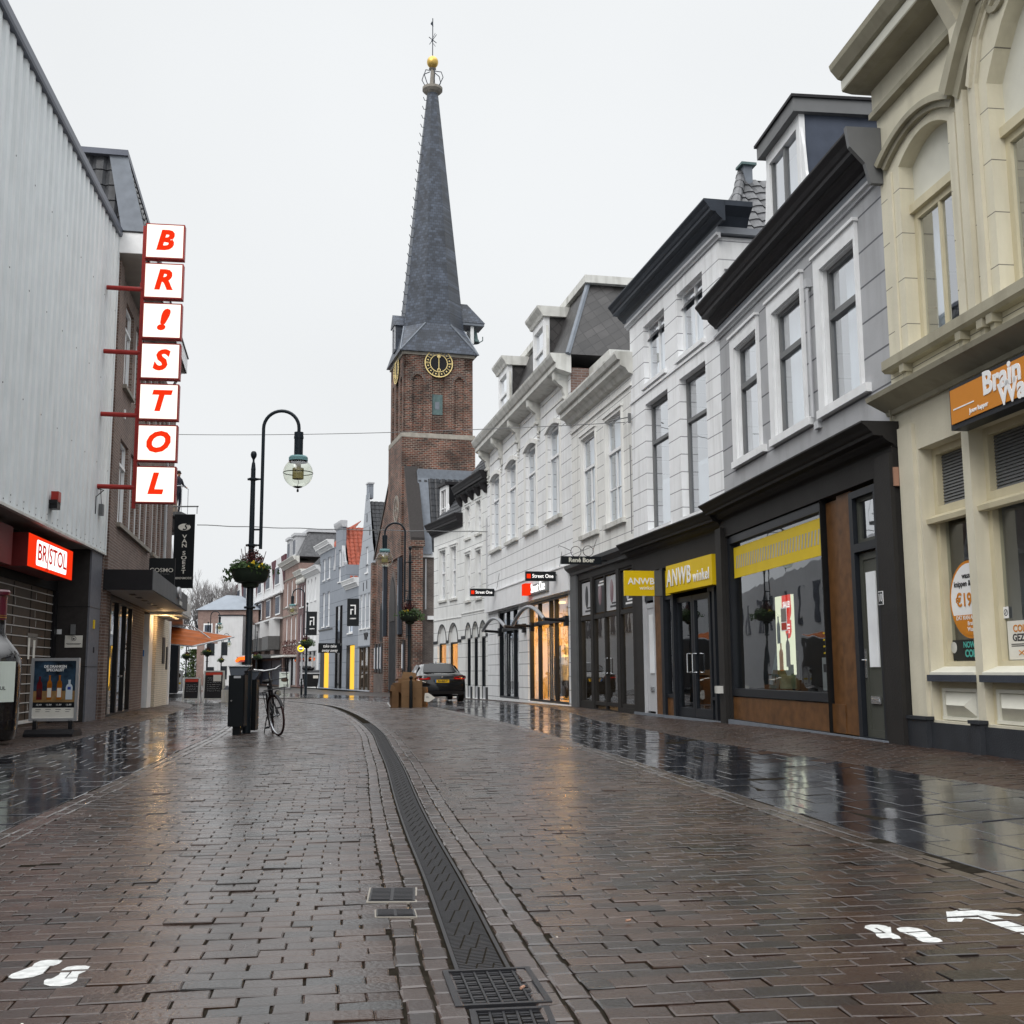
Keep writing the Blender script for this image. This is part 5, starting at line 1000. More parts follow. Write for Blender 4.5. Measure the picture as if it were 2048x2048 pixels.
MB().quad((-.05, 0, 9.1), (-.05, -6, 9.1), (-.05, -2.6, 12.6)).quad((4.5, 0, 9.1), (4.5, -6, 9.1), (4.5, -2.6, 12.6)).build('gable_end', 'brick_nave', E2); MB().quad((4.5, 0, 7.9), (4.5, -6, 7.9), (4.5, -2.6, 11.6)).build('gable_end', 'brick_nave', E1)
for a in (.1, 1.2, 2.3, 3.4, 4.35): MB().prism([(.002, 8.7), (.1, 8.72), (.3, 9.0), (.36, 9.12), (.002, 9.12)], a - .07, a + .07).build('bracket', 'dark_cornice', E2)
dmr = MB().box(3.55, 3.72, -.5, -.38, 8.4, 10.35).box(4.55, 4.72, -.5, -.38, 8.4, 10.35).box(3.72, 4.55, -.5, -.38, 10.15, 10.35).box(4.1, 4.17, -.48, -.42, 8.4, 10.15).box(3.72, 4.55, -.48, -.42, 9.2, 9.26).prism([(3.55, 8.4), (3.3, 8.4), (3.35, 8.8), (3.47, 9.3), (3.55, 9.4)], -.5, -.44, 'y').prism([(4.72, 8.4), (4.97, 8.4), (4.92, 8.8), (4.8, 9.3), (4.72, 9.4)], -.5, -.44, 'y').build('dormer', 'white_paint', E1)
MB().box(3.57, 4.70, -2.6, -.52, 8.4, 10.34).build('dormer_side', 'black', dmr); MB().box(3.45, 4.82, -2.7, -.25, 10.35, 10.5).build('dormer_roof', 'dark_cornice', dmr)
lightroom(E1, .1, 4.4, -.2, -4, -.3, 3.2, 'interior_yellow', [(1.3, -1.5, 110, (1, .6, .2)), (3.0, -1.5, 50, (1, .7, .3))])
lightroom(E2, .1, 4.4, -.2, -4, -.3, 3.2, 'interior_mid')
b = MB().tube([(.0, .04, 3.8), (.0, .04, 7.6)], .02, 6); b.build('downpipe', 'light_grey_paint', E2)

# ------------------------------------------------------------ brick church with tower and spire
PC = (-6.69, 74.0)
H = building('church', 'old brick church with square clock tower, slated spire and gabled street front', 'church', PC, -16.5)
gab = [(0, -.6), (14.9, -.6), (14.9, 9.9), (15.9 - 1., 9.9), (8.3, 15.3), (3.2, 15.3), (2.5, 15.0), (.2, 9.75), (0, 9.75)]
b = MB()
wallholes = [(9.0, 9.7, 3.6, 8.9), (3.0, 3.7, 3.6, 9.1)]
b.prism(gab, -.75, 0, 'y'); b.build('west_front', 'brick_church', H)
MB().prism([(2.5, 15.05), (2.5, 15.25), (-.05, 9.95), (-.05, 9.7), (.2, 9.75)], -.85, .08, 'y').prism([(8.3, 15.4), (8.3, 15.2), (14.9, 9.85), (15.2, 9.85), (15.2, 10.05)], -.85, .08, 'y').build('coping', 'stone_dark', H)
MB().box(-.12, .9, -.85, .14, 9.35, 9.75).box(-.05, .55, .0, .12, -.6, 9.4).box(14.2, 15.0, .0, .3, -.6, 9.6).box(7.3, 8.0, .0, .5, -.6, 3.6).box(2.6, 3.2, 0, .4, -.6, 3.4).build('buttress', 'brick_church', H)
def pointed(x, z0, z1, hw, m, y, nm, d=.03, par=None):
    P = [(x - hw, z0), (x + hw, z0), (x + hw, z1 - hw * 1.5), (x + hw * .8, z1 - hw * .8), (x + hw * .45, z1 - hw * .3), (x, z1), (x - hw * .45, z1 - hw * .3), (x - hw * .8, z1 - hw * .8), (x - hw, z1 - hw * 1.5)]
    return MB().prism(P, y, y + d, 'y').build(nm, m, par or H)
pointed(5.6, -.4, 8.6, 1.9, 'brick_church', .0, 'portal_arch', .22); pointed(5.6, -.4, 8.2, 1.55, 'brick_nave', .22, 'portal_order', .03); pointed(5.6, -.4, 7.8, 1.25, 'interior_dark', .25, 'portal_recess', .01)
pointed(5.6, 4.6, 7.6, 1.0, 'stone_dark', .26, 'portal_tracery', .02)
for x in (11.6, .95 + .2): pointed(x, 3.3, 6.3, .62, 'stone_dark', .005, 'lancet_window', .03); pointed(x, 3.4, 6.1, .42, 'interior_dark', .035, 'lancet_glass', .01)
MB().sphere((5.0, .0, 12.55), 1.0, 14, .85, .12, 1.18).build('oval_recess', 'stone_dark', H); MB().ring((0, 0, 0), .82, .16, .1, 'y', 28).build('tracery_ring', 'stone_trim', H).location = (5.0, .14, 12.55)
for (cx, cz) in ((4.62, 12.2), (5.38, 12.2), (5.0, 12.95)): MB().ring((cx, .15, cz), .30, .09, .06, 'y', 18).build('tracery_ring', 'stone_trim', H)
for x in (9.35, 3.35):
    MB().box(x - .28, x + .28, .05, .30, 3.6, 8.9).build('banner_box', 'blue_black', H); MB().box(x - .12, x + .12, .30, .32, 5.6, 7.0).build('banner_light', 'lead_trim', H)
for x0 in (10.7, 11.9, 2.0, 13.3): 
    w_ = MB().box(x0, x0 + .75, .0, .10, 1.0, 3.2).build('low_window', 'stone_dark', H); MB().box(x0 + .15, x0 + .6, .10, .12, 1.2, 3.0).build('pane', 'lead_blue', w_); MB().box(x0 + .45, x0 + .56, .12, .17, 1.3, 2.9).build('shutter_stripe', 'white_paint', w_)
MB().box(-.02, 15, .0, .14, -.6, .9).build('plinth', 'brick_nave', H)
# nave behind, seen above the small houses
b = MB(); b.box(.75, 15, -26, -.75, -.6, 8.7); b.build('nave_wall', 'brick_nave', H); MB().box(.6, .75, -26, -.76, 8.7, 9.05).build('gutter', 'white_paint', H)
MB().box(.70, .76, -1.15, -1.05, 5.2, 8.6).build('downpipe', 'light_grey_paint', H)
pantiles(H, (.62, -.80, 9.0), (0, -1, 0), (1.55, 0, 5.9), 20, 6.1, 'tile_dark', 'nave_roof', .42, .42, .06)
pantiles(H, (15.2, -.80, 9.0), (0, -1, 0), (-1.9 * 3.2, 0, 5.9 * 1.0), 20, 8.4, 'tile_dark', 'nave_roof', .42, .42, .06)
MB().prism([(.45, 8.9), (.62, 8.95), (2.35, 14.9), (2.15, 14.9)], -1.5, -.76, 'y').box(2.0, 3.3, -6, -.8, 14.3, 15.0).build('lead_flashing', 'lead_trim', H)
# street name plate and wall anchors on the side
MB().box(.55, .75, -5.2, -1.2, 4.5, 4.75).build('street_name_plate', 'white_paint', H); MB().box(.70, .74, -3.1, -3.0, 1.6, 3.6).build('wall_anchor', 'black', H)
# tower: x 3.2..8.2, y 0..-5
tx0, tx1, ty0, ty1, zc = 3.2, 8.25, 0.03, -5.05, 23.6
b = MB().box(tx0 - .12, tx1 + .12, ty1 - .12, ty0 + .12, 9, 17.5); b.build('tower_base', 'brick_church', H)
rec = .16
b = MB(); b.box(tx0 + rec, tx1 - rec, ty1 + rec, ty0 - rec, 17.5, zc - .1)
for (a0, a1) in ((0, .62), (1.42, 2.05), (2.95, 3.68), (4.42, 5.05)):   # projecting brick piers between the blind niches, south and west faces
    b.box(tx0, tx0 + rec, ty0 - a1, ty0 - a0, 17.5, zc - .1); b.box(tx0 + a0 + .0, tx0 + a1, ty0 - rec, ty0, 17.5, zc - .1); b.box(tx1 - rec, tx1, ty0 - a1, ty0 - a0, 17.5, zc - .1)
b.box(tx0, tx0 + rec, ty0 - 5.05, ty0, 22.55, zc - .1).box(tx0, tx1, ty0 - rec, ty0, 22.55, zc - .1)
b.build('tower_belfry', 'brick_church', H)
for (a0, a1) in ((.62, 1.42), (3.68, 4.42)):
    b = MB(); n = 8; cx = (a0 + a1) / 2; r = (a1 - a0) / 2
    for k in range(n):
        u0, u1 = math.pi * k / n, math.pi * (k + 1) / n
        for (fx) in (0,):
            c0, s0, c1_, s1 = math.cos(u0) * r, math.sin(u0) * r * 1.3, math.cos(u1) * r, math.sin(u1) * r * 1.3
            b.hexa([(tx0, ty0 - cx - c0, 21.55 + s0), (tx0, ty0 - cx - c1_, 21.55 + s1), (tx0, ty0 - cx - c1_, 22.56), (tx0, ty0 - cx - c0, 22.56)], [(tx0 + rec, ty0 - cx - c0, 21.55 + s0), (tx0 + rec, ty0 - cx - c1_, 21.55 + s1), (tx0 + rec, ty0 - cx - c1_, 22.56), (tx0 + rec, ty0 - cx - c0, 22.56)])
            b.hexa([(tx0 + cx - c0, ty0, 21.55 + s0), (tx0 + cx - c1_, ty0, 21.55 + s1), (tx0 + cx - c1_, ty0, 22.56), (tx0 + cx - c0, ty0, 22.56)], [(tx0 + cx - c0, ty0 - rec, 21.55 + s0), (tx0 + cx - c1_, ty0 - rec, 21.55 + s1), (tx0 + cx - c1_, ty0 - rec, 22.56), (tx0 + cx - c0, ty0 - rec, 22.56)])
    b.build('niche_arch', 'brick_church', H)
    # outer ring of darker bricks round the niche head
    b = MB()
    for k in range(12):
        u = math.pi * (k + .5) / 12; cc, ss = math.cos(u), math.sin(u) * 1.3
        y_ = ty0 - cx - cc * (r + .14); z_ = 21.55 + ss * (r + .12); b.box(tx0 - .015, tx0, y_ - .05, y_ + .05, z_ - .09, z_ + .09)
    b.build('voussoirs', 'brick_nave', H)
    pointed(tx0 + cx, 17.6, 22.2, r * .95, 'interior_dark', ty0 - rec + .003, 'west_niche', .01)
MB().box(tx0 + .11, tx0 + rec + .01, ty0 - 2.85, ty0 - 2.1, 19.2, 20.7).build('belfry_window', 'copper_green', H); MB().box(tx0 + .10, tx0 + .115, ty0 - 2.62, ty0 - 2.3, 19.6, 20.15).build('belfry_pane', 'lead_trim', H)
MB().prism([(tx0 - .14, 17.45), (tx1 + .14, 17.45), (tx1 + .04, 17.8), (tx0 - .04, 17.8)], ty1 - .14, ty0 + .14, 'y').build('string_course', 'stone_trim', H)
MB().box(tx0 - .10, tx1 + .10, ty1 - .10, ty0 + .10, zc - .12, zc + .12).build('tower_cornice', 'stone_trim', H)
def clock(c, axis, label):
    t = thing('tower_clock', label, 'clock', (0, 0, 0), parent_frame=H.matrix_world); r = 1.05
    def put(mb, nm, m):
        vs = []
        for (x, y, z) in mb.v: vs.append((c[0] - y, c[1] - x, c[2] + z) if axis == 'x' else (c[0] + x * -1, c[1] + y, c[2] + z))
        mb.v = vs; return mb.build(nm, m, t)
    put(MB().lathe([(.001, 0), (r, 0), (r, .06), (.001, .06)], (0, 0, 0), 40, 'y'), 'dial', 'black')
    put(MB().ring((0, .07, 0), r * .92, r * .07, .03).ring((0, .07, 0), r * .58, r * .05, .03), 'rim', 'clock_gold')
    b = MB()
    for k in range(12):
        a = math.pi / 6 * k; n_ = 1 if k % 3 else 2
        for q in (range(2) if n_ == 2 else range(1)):
            aa = a + (q - .5 * (n_ - 1)) * .09; b.hexa([(math.sin(aa - .014) * r * .62, .06, math.cos(aa - .014) * r * .62), (math.sin(aa + .014) * r * .62, .06, math.cos(aa + .014) * r * .62), (math.sin(aa + .02) * r * .92, .06, math.cos(aa + .02) * r * .92), (math.sin(aa - .02) * r * .92, .06, math.cos(aa - .02) * r * .92)],
                [(math.sin(aa - .014) * r * .62, .085, math.cos(aa - .014) * r * .62), (math.sin(aa + .014) * r * .62, .085, math.cos(aa + .014) * r * .62), (math.sin(aa + .02) * r * .92, .085, math.cos(aa + .02) * r * .92), (math.sin(aa - .02) * r * .92, .085, math.cos(aa - .02) * r * .92)])
        a += math.pi / 12; b.sphere((math.sin(a) * r * .77, .08, math.cos(a) * r * .77), r * .055, 4, 1, .3, 1)
    put(b, 'numerals', 'clock_gold')
    b = MB().tube([(0, .1, -.5), (0, .1, .62)], .03, 6); b.sphere((.0, .1, .5), .14, 6, 1, .3, .9).ring((0, .1, -.5), .09, .04, .03, 'y', 12); put(b, 'hands', 'clock_gold')
clock((tx0 - .02, ty0 - 2.52, 22.95), 'x', 'gold numbered black clock dial on the broad side of the tower facing the camera')
clock((5.72, ty0 + .02, 22.95), 'y', 'clock dial seen edge-on on the left side of the tower')
# roof skirt and octagonal spire
ca, cb = (tx0 + tx1) / 2, (ty0 + ty1) / 2; ov = .32; rb_, rt = 2.42, .40
def octo(r, z): return [(ca + r * math.cos(math.pi / 8 + math.pi / 4 * k), cb + r * math.sin(math.pi / 8 + math.pi / 4 * k), z) for k in range(8)]
zk, zs1 = 26.0, 44.9
sq = [(tx0 - ov, ty1 - ov, zc + .1), (tx1 + ov, ty1 - ov, zc + .1), (tx1 + ov, ty0 + ov, zc + .1), (tx0 - ov, ty0 + ov, zc + .1)]
O1 = octo(rb_ / math.cos(math.pi / 8) * .93, zk); b = MB(); i0 = 0; b.v = sq + O1
# octagon index k at angle 22.5+45k: 0:E-NE,1:N-NE,2:N-NW,3:W-NW,4:W-SW,5:S-SW,6:S-SE,7:E-SE ; square 0:SW 1:SE 2:NE 3:NW
o8 = lambda k: 4 + k
b.f = [(1, 2, o8(0), o8(7)), (2, 3, o8(2), o8(1)), (3, 0, o8(4), o8(3)), (0, 1, o8(6), o8(5)), (2, o8(1), o8(0)), (3, o8(3), o8(2)), (0, o8(5), o8(4)), (1, o8(7), o8(6)), (0, 3, 2, 1)]
b.build('roof_skirt', 'slate_rows', H)
b = MB(); b.v = O1 + octo(rt / math.cos(math.pi / 8), zs1); b.f = [(k, (k + 1) % 8, 8 + (k + 1) % 8, 8 + k) for k in range(8)]; b.build('spire', 'slate_rows', H)
b = MB()
for k, s_ in ((3, 3), (4, 0), (5, 0), (2, 3)): b.tube([sq[s_], O1[k]], .07, 5)
b.build('lead_hip', 'lead_trim', H)
b = MB()
for k in range(24):
    z = 27 + k * .75; f_ = (z - zk) / (zs1 - zk); r = (rb_ * .93 * (1 - f_) + rt * f_) / math.cos(math.pi / 8)
    a = math.pi / 8 + math.pi / 4 * 3 ; 
    for a in (math.pi / 8 + math.pi / 4 * 2,):
        x, y = ca + r * math.cos(a), cb + r * math.sin(a); b.tube([(x, y, z), (x + .22 * math.cos(a), y + .22 * math.sin(a), z - .06), (x + .34 * math.cos(a), y + .34 * math.sin(a), z + .16)], .028, 5)
b.build('climbing_hook', 'blue_black', H)
# west dormer and east bell canopy
d_ = MB().box(ca - .55, ca + .55, ty0 - 1.2, ty0 + .25, 24.3, 26.2).build('spire_dormer', 'slate_rows', H); MB().prism([(ca - .75, 26.15), (ca + .75, 26.15), (ca, 27.1)], ty0 - 1.6, ty0 + .4, 'y').build('dormer_roof', 'slate_rows', d_)
MB().box(ca - .5, ca - .38, ty0 + .25, ty0 + .32, 24.4, 26.15).box(ca + .38, ca + .5, ty0 + .25, ty0 + .32, 24.4, 26.15).box(ca - .38, ca + .38, ty0 + .25, ty0 + .32, 26.0, 26.15).build('dormer_frame', 'light_grey_paint', d_)
cy = ty1
d_ = MB(); d_.v = [(ca - .9, cy - 1.35, 26.75), (ca + .9, cy - 1.35, 26.75), (ca + .9, cy + .9, 26.75), (ca - .9, cy + .9, 26.75), (ca - .35, cy - .1, 28.3), (ca + .35, cy - .1, 28.3), (ca + .35, cy + 1.6, 28.3), (ca - .35, cy + 1.6, 28.3)]
d_.f = [(0, 3, 2, 1), (4, 5, 6, 7), (0, 1, 5, 4), (1, 2, 6, 5), (2, 3, 7, 6), (3, 0, 4, 7)]; d_ = d_.build('bell_canopy', 'slate_rows', H)
MB().box(ca - .85, ca + .85, cy - 1.3, cy + .9, 26.55, 26.75).build('canopy_rim', 'lead_trim', d_)
MB().box(ca - .65, ca - .5, cy - .55, cy - .3, 25.2, 26.6).box(ca + .5, ca + .65, cy - .55, cy - .3, 25.2, 26.6).build('canopy_post', 'white_paint', d_)
MB().lathe([(.001, 26.5), (.12, 26.45), (.22, 26.2), (.28, 25.8), (.42, 25.5), (.40, 25.46), (.001, 25.6)], (ca, cy - .75, 0), 16).tube([(ca, cy - 1.1, 25.5), (ca, cy - 1.4, 25.7), (ca, cy - 1.4, 26.0)], .04, 5).build('bell', 'copper_green', d_)
# finial
MB().lathe([(rt, zs1), (rt + .2, zs1 + .12), (rt + .38, zs1 + .3), (rt + .38, zs1 + .5), (rt, zs1 + .55), (.22, zs1 + .7), (.14, zs1 + 2.0), (.28, zs1 + 2.1), (.001, zs1 + 2.12)], (ca, cb, 0), 16).build('finial', 'stone_trim', H)
b = MB()
for k in range(6):
    a = math.pi / 3 * k; b.tube([(ca + .2 * math.cos(a), cb + .2 * math.sin(a), zs1 + 1.9), (ca + .7 * math.cos(a), cb + .7 * math.sin(a), zs1 + 1.75), (ca + .85 * math.cos(a), cb + .85 * math.sin(a), zs1 + 1.3), (ca + .6 * math.cos(a), cb + .6 * math.sin(a), zs1 + .8), (ca + .4 * math.cos(a), cb + .4 * math.sin(a), zs1 + .5)], .035, 5)
b.build('scroll_crown', 'blue_black', H)
MB().sphere((ca, cb, zs1 + 2.65), .44, 12, 1, 1, 1.1).build('gilt_ball', 'gold', H, True)
vb = zs1 + 3.1
MB().tube([(ca, cb, vb), (ca, cb, vb + 3.2)], .035, 6).tube([(ca, cb - .3, vb + 1.2), (ca, cb + .3, vb + 1.6)], .03, 5).tube([(ca, cb - .3, vb + 1.9), (ca, cb + .25, vb + 1.0)], .025, 5).tube([(ca, cb - .22, vb + .9), (ca, cb + .1, vb + 1.3), (ca, cb - .2, vb + 2.0)], .02, 5).hexa([(ca - .01, cb - .05, vb + 2.5), (ca + .01, cb - .05, vb + 2.5), (ca + .01, cb + .18, vb + 2.7), (ca - .01, cb + .18, vb + 2.7)], [(ca - .01, cb - .02, vb + 2.95), (ca + .01, cb - .02, vb + 2.95), (ca + .01, cb + .1, vb + 2.9), (ca - .01, cb + .1, vb + 2.9)]).build('weather_vane', 'blue_black', H)

# ------------------------------------------------------------ row of houses beyond the church
HD = -20.23
def along(p, L_): return (p[0] + L_ * math.sin(R(HD)), p[1] + L_ * math.cos(R(HD)))
def sash(o, x0, x1, z0, z1, mid=None, fm='white_paint', trim=True, gl='glass_up'):
    return window(o, x0, x1, z0, z1, .10, fm, .12, mid, sill=(.12, .08, .08, 'white_paint'), curtain=('full', 'curtain_grey'), glass=gl)
p1 = (-10.84, 88.01)
# bell-gabled grey house next to the church
o = building('gabled_grey_house', 'pale grey house with tall pointed gable and chimney right beside the church', 'house', p1, HD); Lh = 6.04
hs_ = [(4.55, 5.35, 4.6, 7.35), (3.2, 4.0, 4.6, 7.35), (1.7, 2.5, 4.6, 7.35), (2.6, 3.5, 9.1, 11.2), (.5, 5.5, -.4, 3.05)]
b = MB(); wall(b, 0, Lh, -.5, 9.75, [h for h in hs_ if h[3] < 9.7] + [(2.6, 3.5, 9.1, 9.75)]); wall(b, 1.0, 5.1, 9.75, 11.3, [(2.6, 3.5, 9.75, 11.2)]); b.quad((0, 0, 9.75), (1, 0, 9.75), (1, 0, 11.3)).quad((Lh, 0, 9.75), (5.1, 0, 9.75), (5.1, 0, 11.3)).quad((1, 0, 11.3), (5.1, 0, 11.3), (3.7, 0, 15.6), (2.4, 0, 15.6))
shell(b, 0, Lh, -.5, 9.7, 9); b.build('wall', 'grey_house_light', o)
MB().box(2.7, 3.4, -.4, .02, 15.2, 16.4).build('chimney', 'grey_house', o); MB().box(2.62, 3.48, -.46, .08, 16.4, 16.52).build('chimney_cap', 'light_grey_paint', o)
for h_ in hs_[:3]: sash(o, *h_, mid=6.2)
sash(o, *hs_[3])
for x, z in ((4.15, 8.0), (2.9, 8.1), (1.1, 8.2), (2.0, 12.4), (3.1, 13.6)): MB().box(x - .03, x + .03, .01, .05, z - .35, z + .35).build('wall_anchor', 'black', o)
pantiles(o, (0, -.2, 9.6), (0, -1, 0), (2.9, 0, 5.4), 9, 6.1, 'tile_dark', 'roof', .4, .4, .05); pantiles(o, (Lh, -.2, 9.6), (0, -1, 0), (-2.9, 0, 5.4), 9, 6.1, 'tile_dark', 'roof', .4, .4, .05)
textmesh('shop_lettering', 'VIP', .75, 'black', o, T_face(3.0, .02, 3.9), .03, .03, sx=1.3)
mould(o, 0, Lh, 3.05, 3.2, .1, 'grey_house')
f = MB().box(.5, .7, -.1, .0, -.4, 3.05).box(5.3, 5.5, -.1, 0, -.4, 3.05).box(2.2, 2.35, -.1, 0, -.4, 3.05).box(3.8, 3.95, -.1, 0, -.4, 3.05).build('shop_window', 'shutter_brown', o); MB().quad((.7, -.08, -.4), (5.3, -.08, -.4), (5.3, -.08, 3.0), (.7, -.08, 3.0)).build('pane', 'glass_shop', f); lightroom(o, .1, 5.9, -.2, -4, -.4, 3.1, 'interior_mid', [(4.5, -1.5, 25, (1, .6, .3))])
MB().box(.05, .45, .0, .06, -.4, 3.0).build('timber_post', 'wood', o)
# low house with the red tiled roof
p2 = along(p1, Lh); o = building('low_shop_house', 'low grey shop house with bulging white cornice and a lit yellow doorway', 'house', p2, HD); Lh = 5.15
b = MB(); wall(b, 0, Lh, -.5, 8.3, [(1.3, 4.7, -.4, 3.35), (2.2, 4.2, 4.4, 6.0)]); shell(b, 0, Lh, -.5, 8.3, 9); b.build('wall', 'grey_house', o)
cornice(o, -.1, Lh + .1, 8.2, 8.95, .5, 'white_paint'); MB().quad((0, 0, 8.94), (Lh, 0, 8.94), (Lh, -9, 8.94), (0, -9, 8.94)).build('roof', 'tile_dark', o)
sash(o, 2.2, 4.2, 4.4, 6.0)
MB().box(1.35, 3.1, -.06, -.02, -.4, 3.3).build('lit_door', 'glow_yellow', o); MB().box(3.1, 4.65, -.06, -.02, -.4, 3.3).build('dark_door', 'black', o)
# neck-gabled grey house
p3 = along(p2, Lh); o = building('neck_gable_house', 'grey house with tall white-capped neck gable, steep red tiled roof and tall dark glazed entrance', 'house', p3, HD); Lh = 5.82
pantiles(o, (-.5, -.35, 8.6), (0, -1, 0), (3.3, 0, 5.6), 9, 6.5, 'tile_red', 'roof', .42, .42, .08); pantiles(o, (6.2, -.35, 9.6), (0, -1, 0), (-3.4, 0, 4.6), 9, 5.7, 'tile_red', 'roof', .42, .42, .08)
b = MB(); wall(b, 0, Lh, -.5, 10.5, [(1.3, 4.5, -.4, 7.0), (2.5, 3.5, 9.2, 10.5)]); wall(b, 1.9, 4.8, 10.5, 14.3, [(2.5, 3.5, 10.5, 12.1)]); b.quad((.6, 0, 10.5), (1.9, 0, 10.5), (1.9, 0, 12.3)).quad((5.6, 0, 10.5), (4.8, 0, 10.5), (4.8, 0, 12.3))
b.quad((1.9, 0, 10.5), (1.9, -.35, 10.5), (1.9, -.35, 14.3), (1.9, 0, 14.3)).quad((4.8, 0, 10.5), (4.8, -1, 10.5), (4.8, -1, 14.3), (4.8, 0, 14.3)); shell(b, 0, Lh, -.5, 10.5, 9); b.build('wall', 'grey_house', o)
MB().prism([(.02, 14.1), (.1, 14.2), (.2, 14.5), (.22, 14.7), (-.4, 14.7), (-.4, 14.1)], 1.75, 5.0).build('gable_cap', 'light_grey_paint', o)
MB().prism([(.8, 10.45), (1.9, 10.45), (1.9, 12.4), (1.4, 11.4), (1.1, 10.9), (.8, 10.8)], -.25, .05, 'y').prism([(5.7, 10.45), (4.8, 10.45), (4.8, 12.4), (5.2, 11.4), (5.5, 10.9), (5.7, 10.8)], -.25, .05, 'y').build('scroll_side', 'light_grey_paint', o)
sash(o, 2.5, 3.5, 9.2, 12.1); f = MB().box(1.3, 1.5, -.15, .0, -.4, 7).box(4.3, 4.5, -.15, .0, -.4, 7).box(1.5, 4.3, -.15, 0, 3.4, 3.6).box(2.4, 2.5, -.15, 0, -.4, 7).build('glazed_entrance', 'black', o); MB().quad((1.5, -.1, -.4), (4.3, -.1, -.4), (4.3, -.1, 7), (1.5, -.1, 7)).build('pane', 'glass_shop', f); MB().box(1.6, 2.3, -.6, -.5, -.4, 6.8).build('timber_wall', 'wood', f); MB().box(2.5, 4.3, -.6, -.5, -.4, 6.8).build('dark_wall', 'black', f)
t = thing('hanging_sign', 'black take away sign with white brush lettering on the neck-gabled house', 'sign', (0, 0, 0), parent_frame=o.matrix_world)
MB().box(1.6, 1.75, .1, 2.05, 2.75, 3.6).build('board', 'black_sign', t); textmesh('lettering', 'take take\naway away', .38, 'white_sign', t, Tm(1.59, 1.05, 3.15), .01, .005, shear=.2, sx=.85)
# grey house with white cornice
p4 = along(p3, Lh); o = building('white_cornice_house', 'grey house with white classical cornice and paired white sash windows', 'house', p4, HD); Lh = 6.77
hs_ = [(1.6, 2.7, 9.9, 11.95), (4.1, 5.2, 9.9, 11.95), (1.6, 2.7, 5.4, 8.65), (4.1, 5.2, 5.4, 8.65)]
b = MB(); wall(b, 0, Lh, -.5, 12.7, hs_ + [(1.6, 6.0, -.4, 3.55)]); shell(b, 0, Lh, -.5, 12.7, 9); b.build('wall', 'grey_house', o)
for h_ in hs_: sash(o, *h_, mid=h_[2] + (h_[3] - h_[2]) * .5)
cornice(o, -.1, Lh + .2, 12.6, 13.4, .7, 'white_paint'); MB().box(1.7, 3.9, -.06, -.02, -.4, 3.5).build('lit_door', 'glow_yellow', o); MB().box(3.9, 5.9, -.06, -.02, -.4, 3.5).build('dark_door', 'black', o)
mould(o, 0, Lh, 5.0, 5.15, .1, 'mid_grey_paint', 'string_course'); pantiles(o, (-.2, -.5, 12.8), (1, 0, 0), (0, -2, 2.4), 7, 3.2, 'tile_red', 'roof', .42, .42, .07)
# white house with arched windows
p5 = along(p4, Lh); o = building('white_arched_house', 'white house with round-headed upper windows and dark hipped tile roof', 'house', p5, HD); Lh = 7.96
hs_ = [(2.0, 2.9, 8.3, 10.6, .45), (4.2, 5.1, 8.3, 10.6, .45), (6.2, 7.1, 8.3, 10.6, .45), (2.0, 2.9, 4.3, 7.0, .45), (4.2, 5.1, 4.3, 7.0, .45), (6.2, 7.1, 4.3, 7.0, .45)]
b = MB(); wall(b, 0, Lh, -.5, 11.2, hs_ + [(1.2, 6.8, -.4, 3.2)]); shell(b, 0, Lh, -.5, 11.2, 9); b.build('wall', 'white_far', o)
for h_ in hs_: sash(o, *h_[:4])
cornice(o, -.2, Lh + .2, 10.9, 11.6, .6, 'white_paint'); pantiles(o, (-.3, .1, 11.5), (1, 0, 0), (0, -1, 1.1), 8.5, 3.6, 'tile_dark', 'roof', .42, .42, .07, taper=(1.5, 1.5)); pantiles(o, (-.3, -7, 11.5), (0, 1, 0), (1, 0, 1.1), 7.1, 3.6, 'tile_dark', 'roof', .42, .42, .07, taper=(1.5, 1.5))
f = MB().box(3.9, 4.0, -.1, .0, -.4, 3.2).build('shop_window', 'light_grey_paint', o); MB().quad((1.2, -.1, -.4), (6.8, -.1, -.4), (6.8, -.1, 3.2), (1.2, -.1, 3.2)).build('pane', 'glass_shop', f); lightroom(o, .2, 7.7, -.2, -4, -.4, 3.2, 'interior_mid', [(2.5, -1.5, 40, (1, .65, .3))])
# narrow ornate house
p6 = along(p5, Lh); o = building('ornate_narrow_house', 'narrow dark brick house with heavy ornamental cornice', 'house', p6, HD); Lh = 4.72
hs_ = [(.7, 1.7, 4.3, 7.2), (2.6, 3.6, 4.3, 7.2), (.7, 1.7, 8.0, 10.3), (2.6, 3.6, 8.0, 10.3)]
b = MB(); wall(b, 0, Lh, -.5, 11.2, hs_ + [(.5, 4.2, -.4, 3.1)]); shell(b, 0, Lh, -.5, 11.2, 9); b.build('wall', 'brick_purple', o)
for h_ in hs_: sash(o, *h_)
cornice(o, -.2, Lh + .2, 11.0, 11.9, .7, 'aged_white')
for a in (.2, 1.5, 2.8, 4.1): MB().sphere((a + .2, .2, 10.8), .25, 6, 1, 1, 1.3).build('corbel', 'aged_white', o)
f = MB().box(2.3, 2.4, -.1, .0, -.4, 3.1).build('shop_window', 'light_grey_paint', o); MB().quad((.5, -.1, -.4), (4.2, -.1, -.4), (4.2, -.1, 3.1), (.5, -.1, 3.1)).build('pane', 'glass_shop', f)
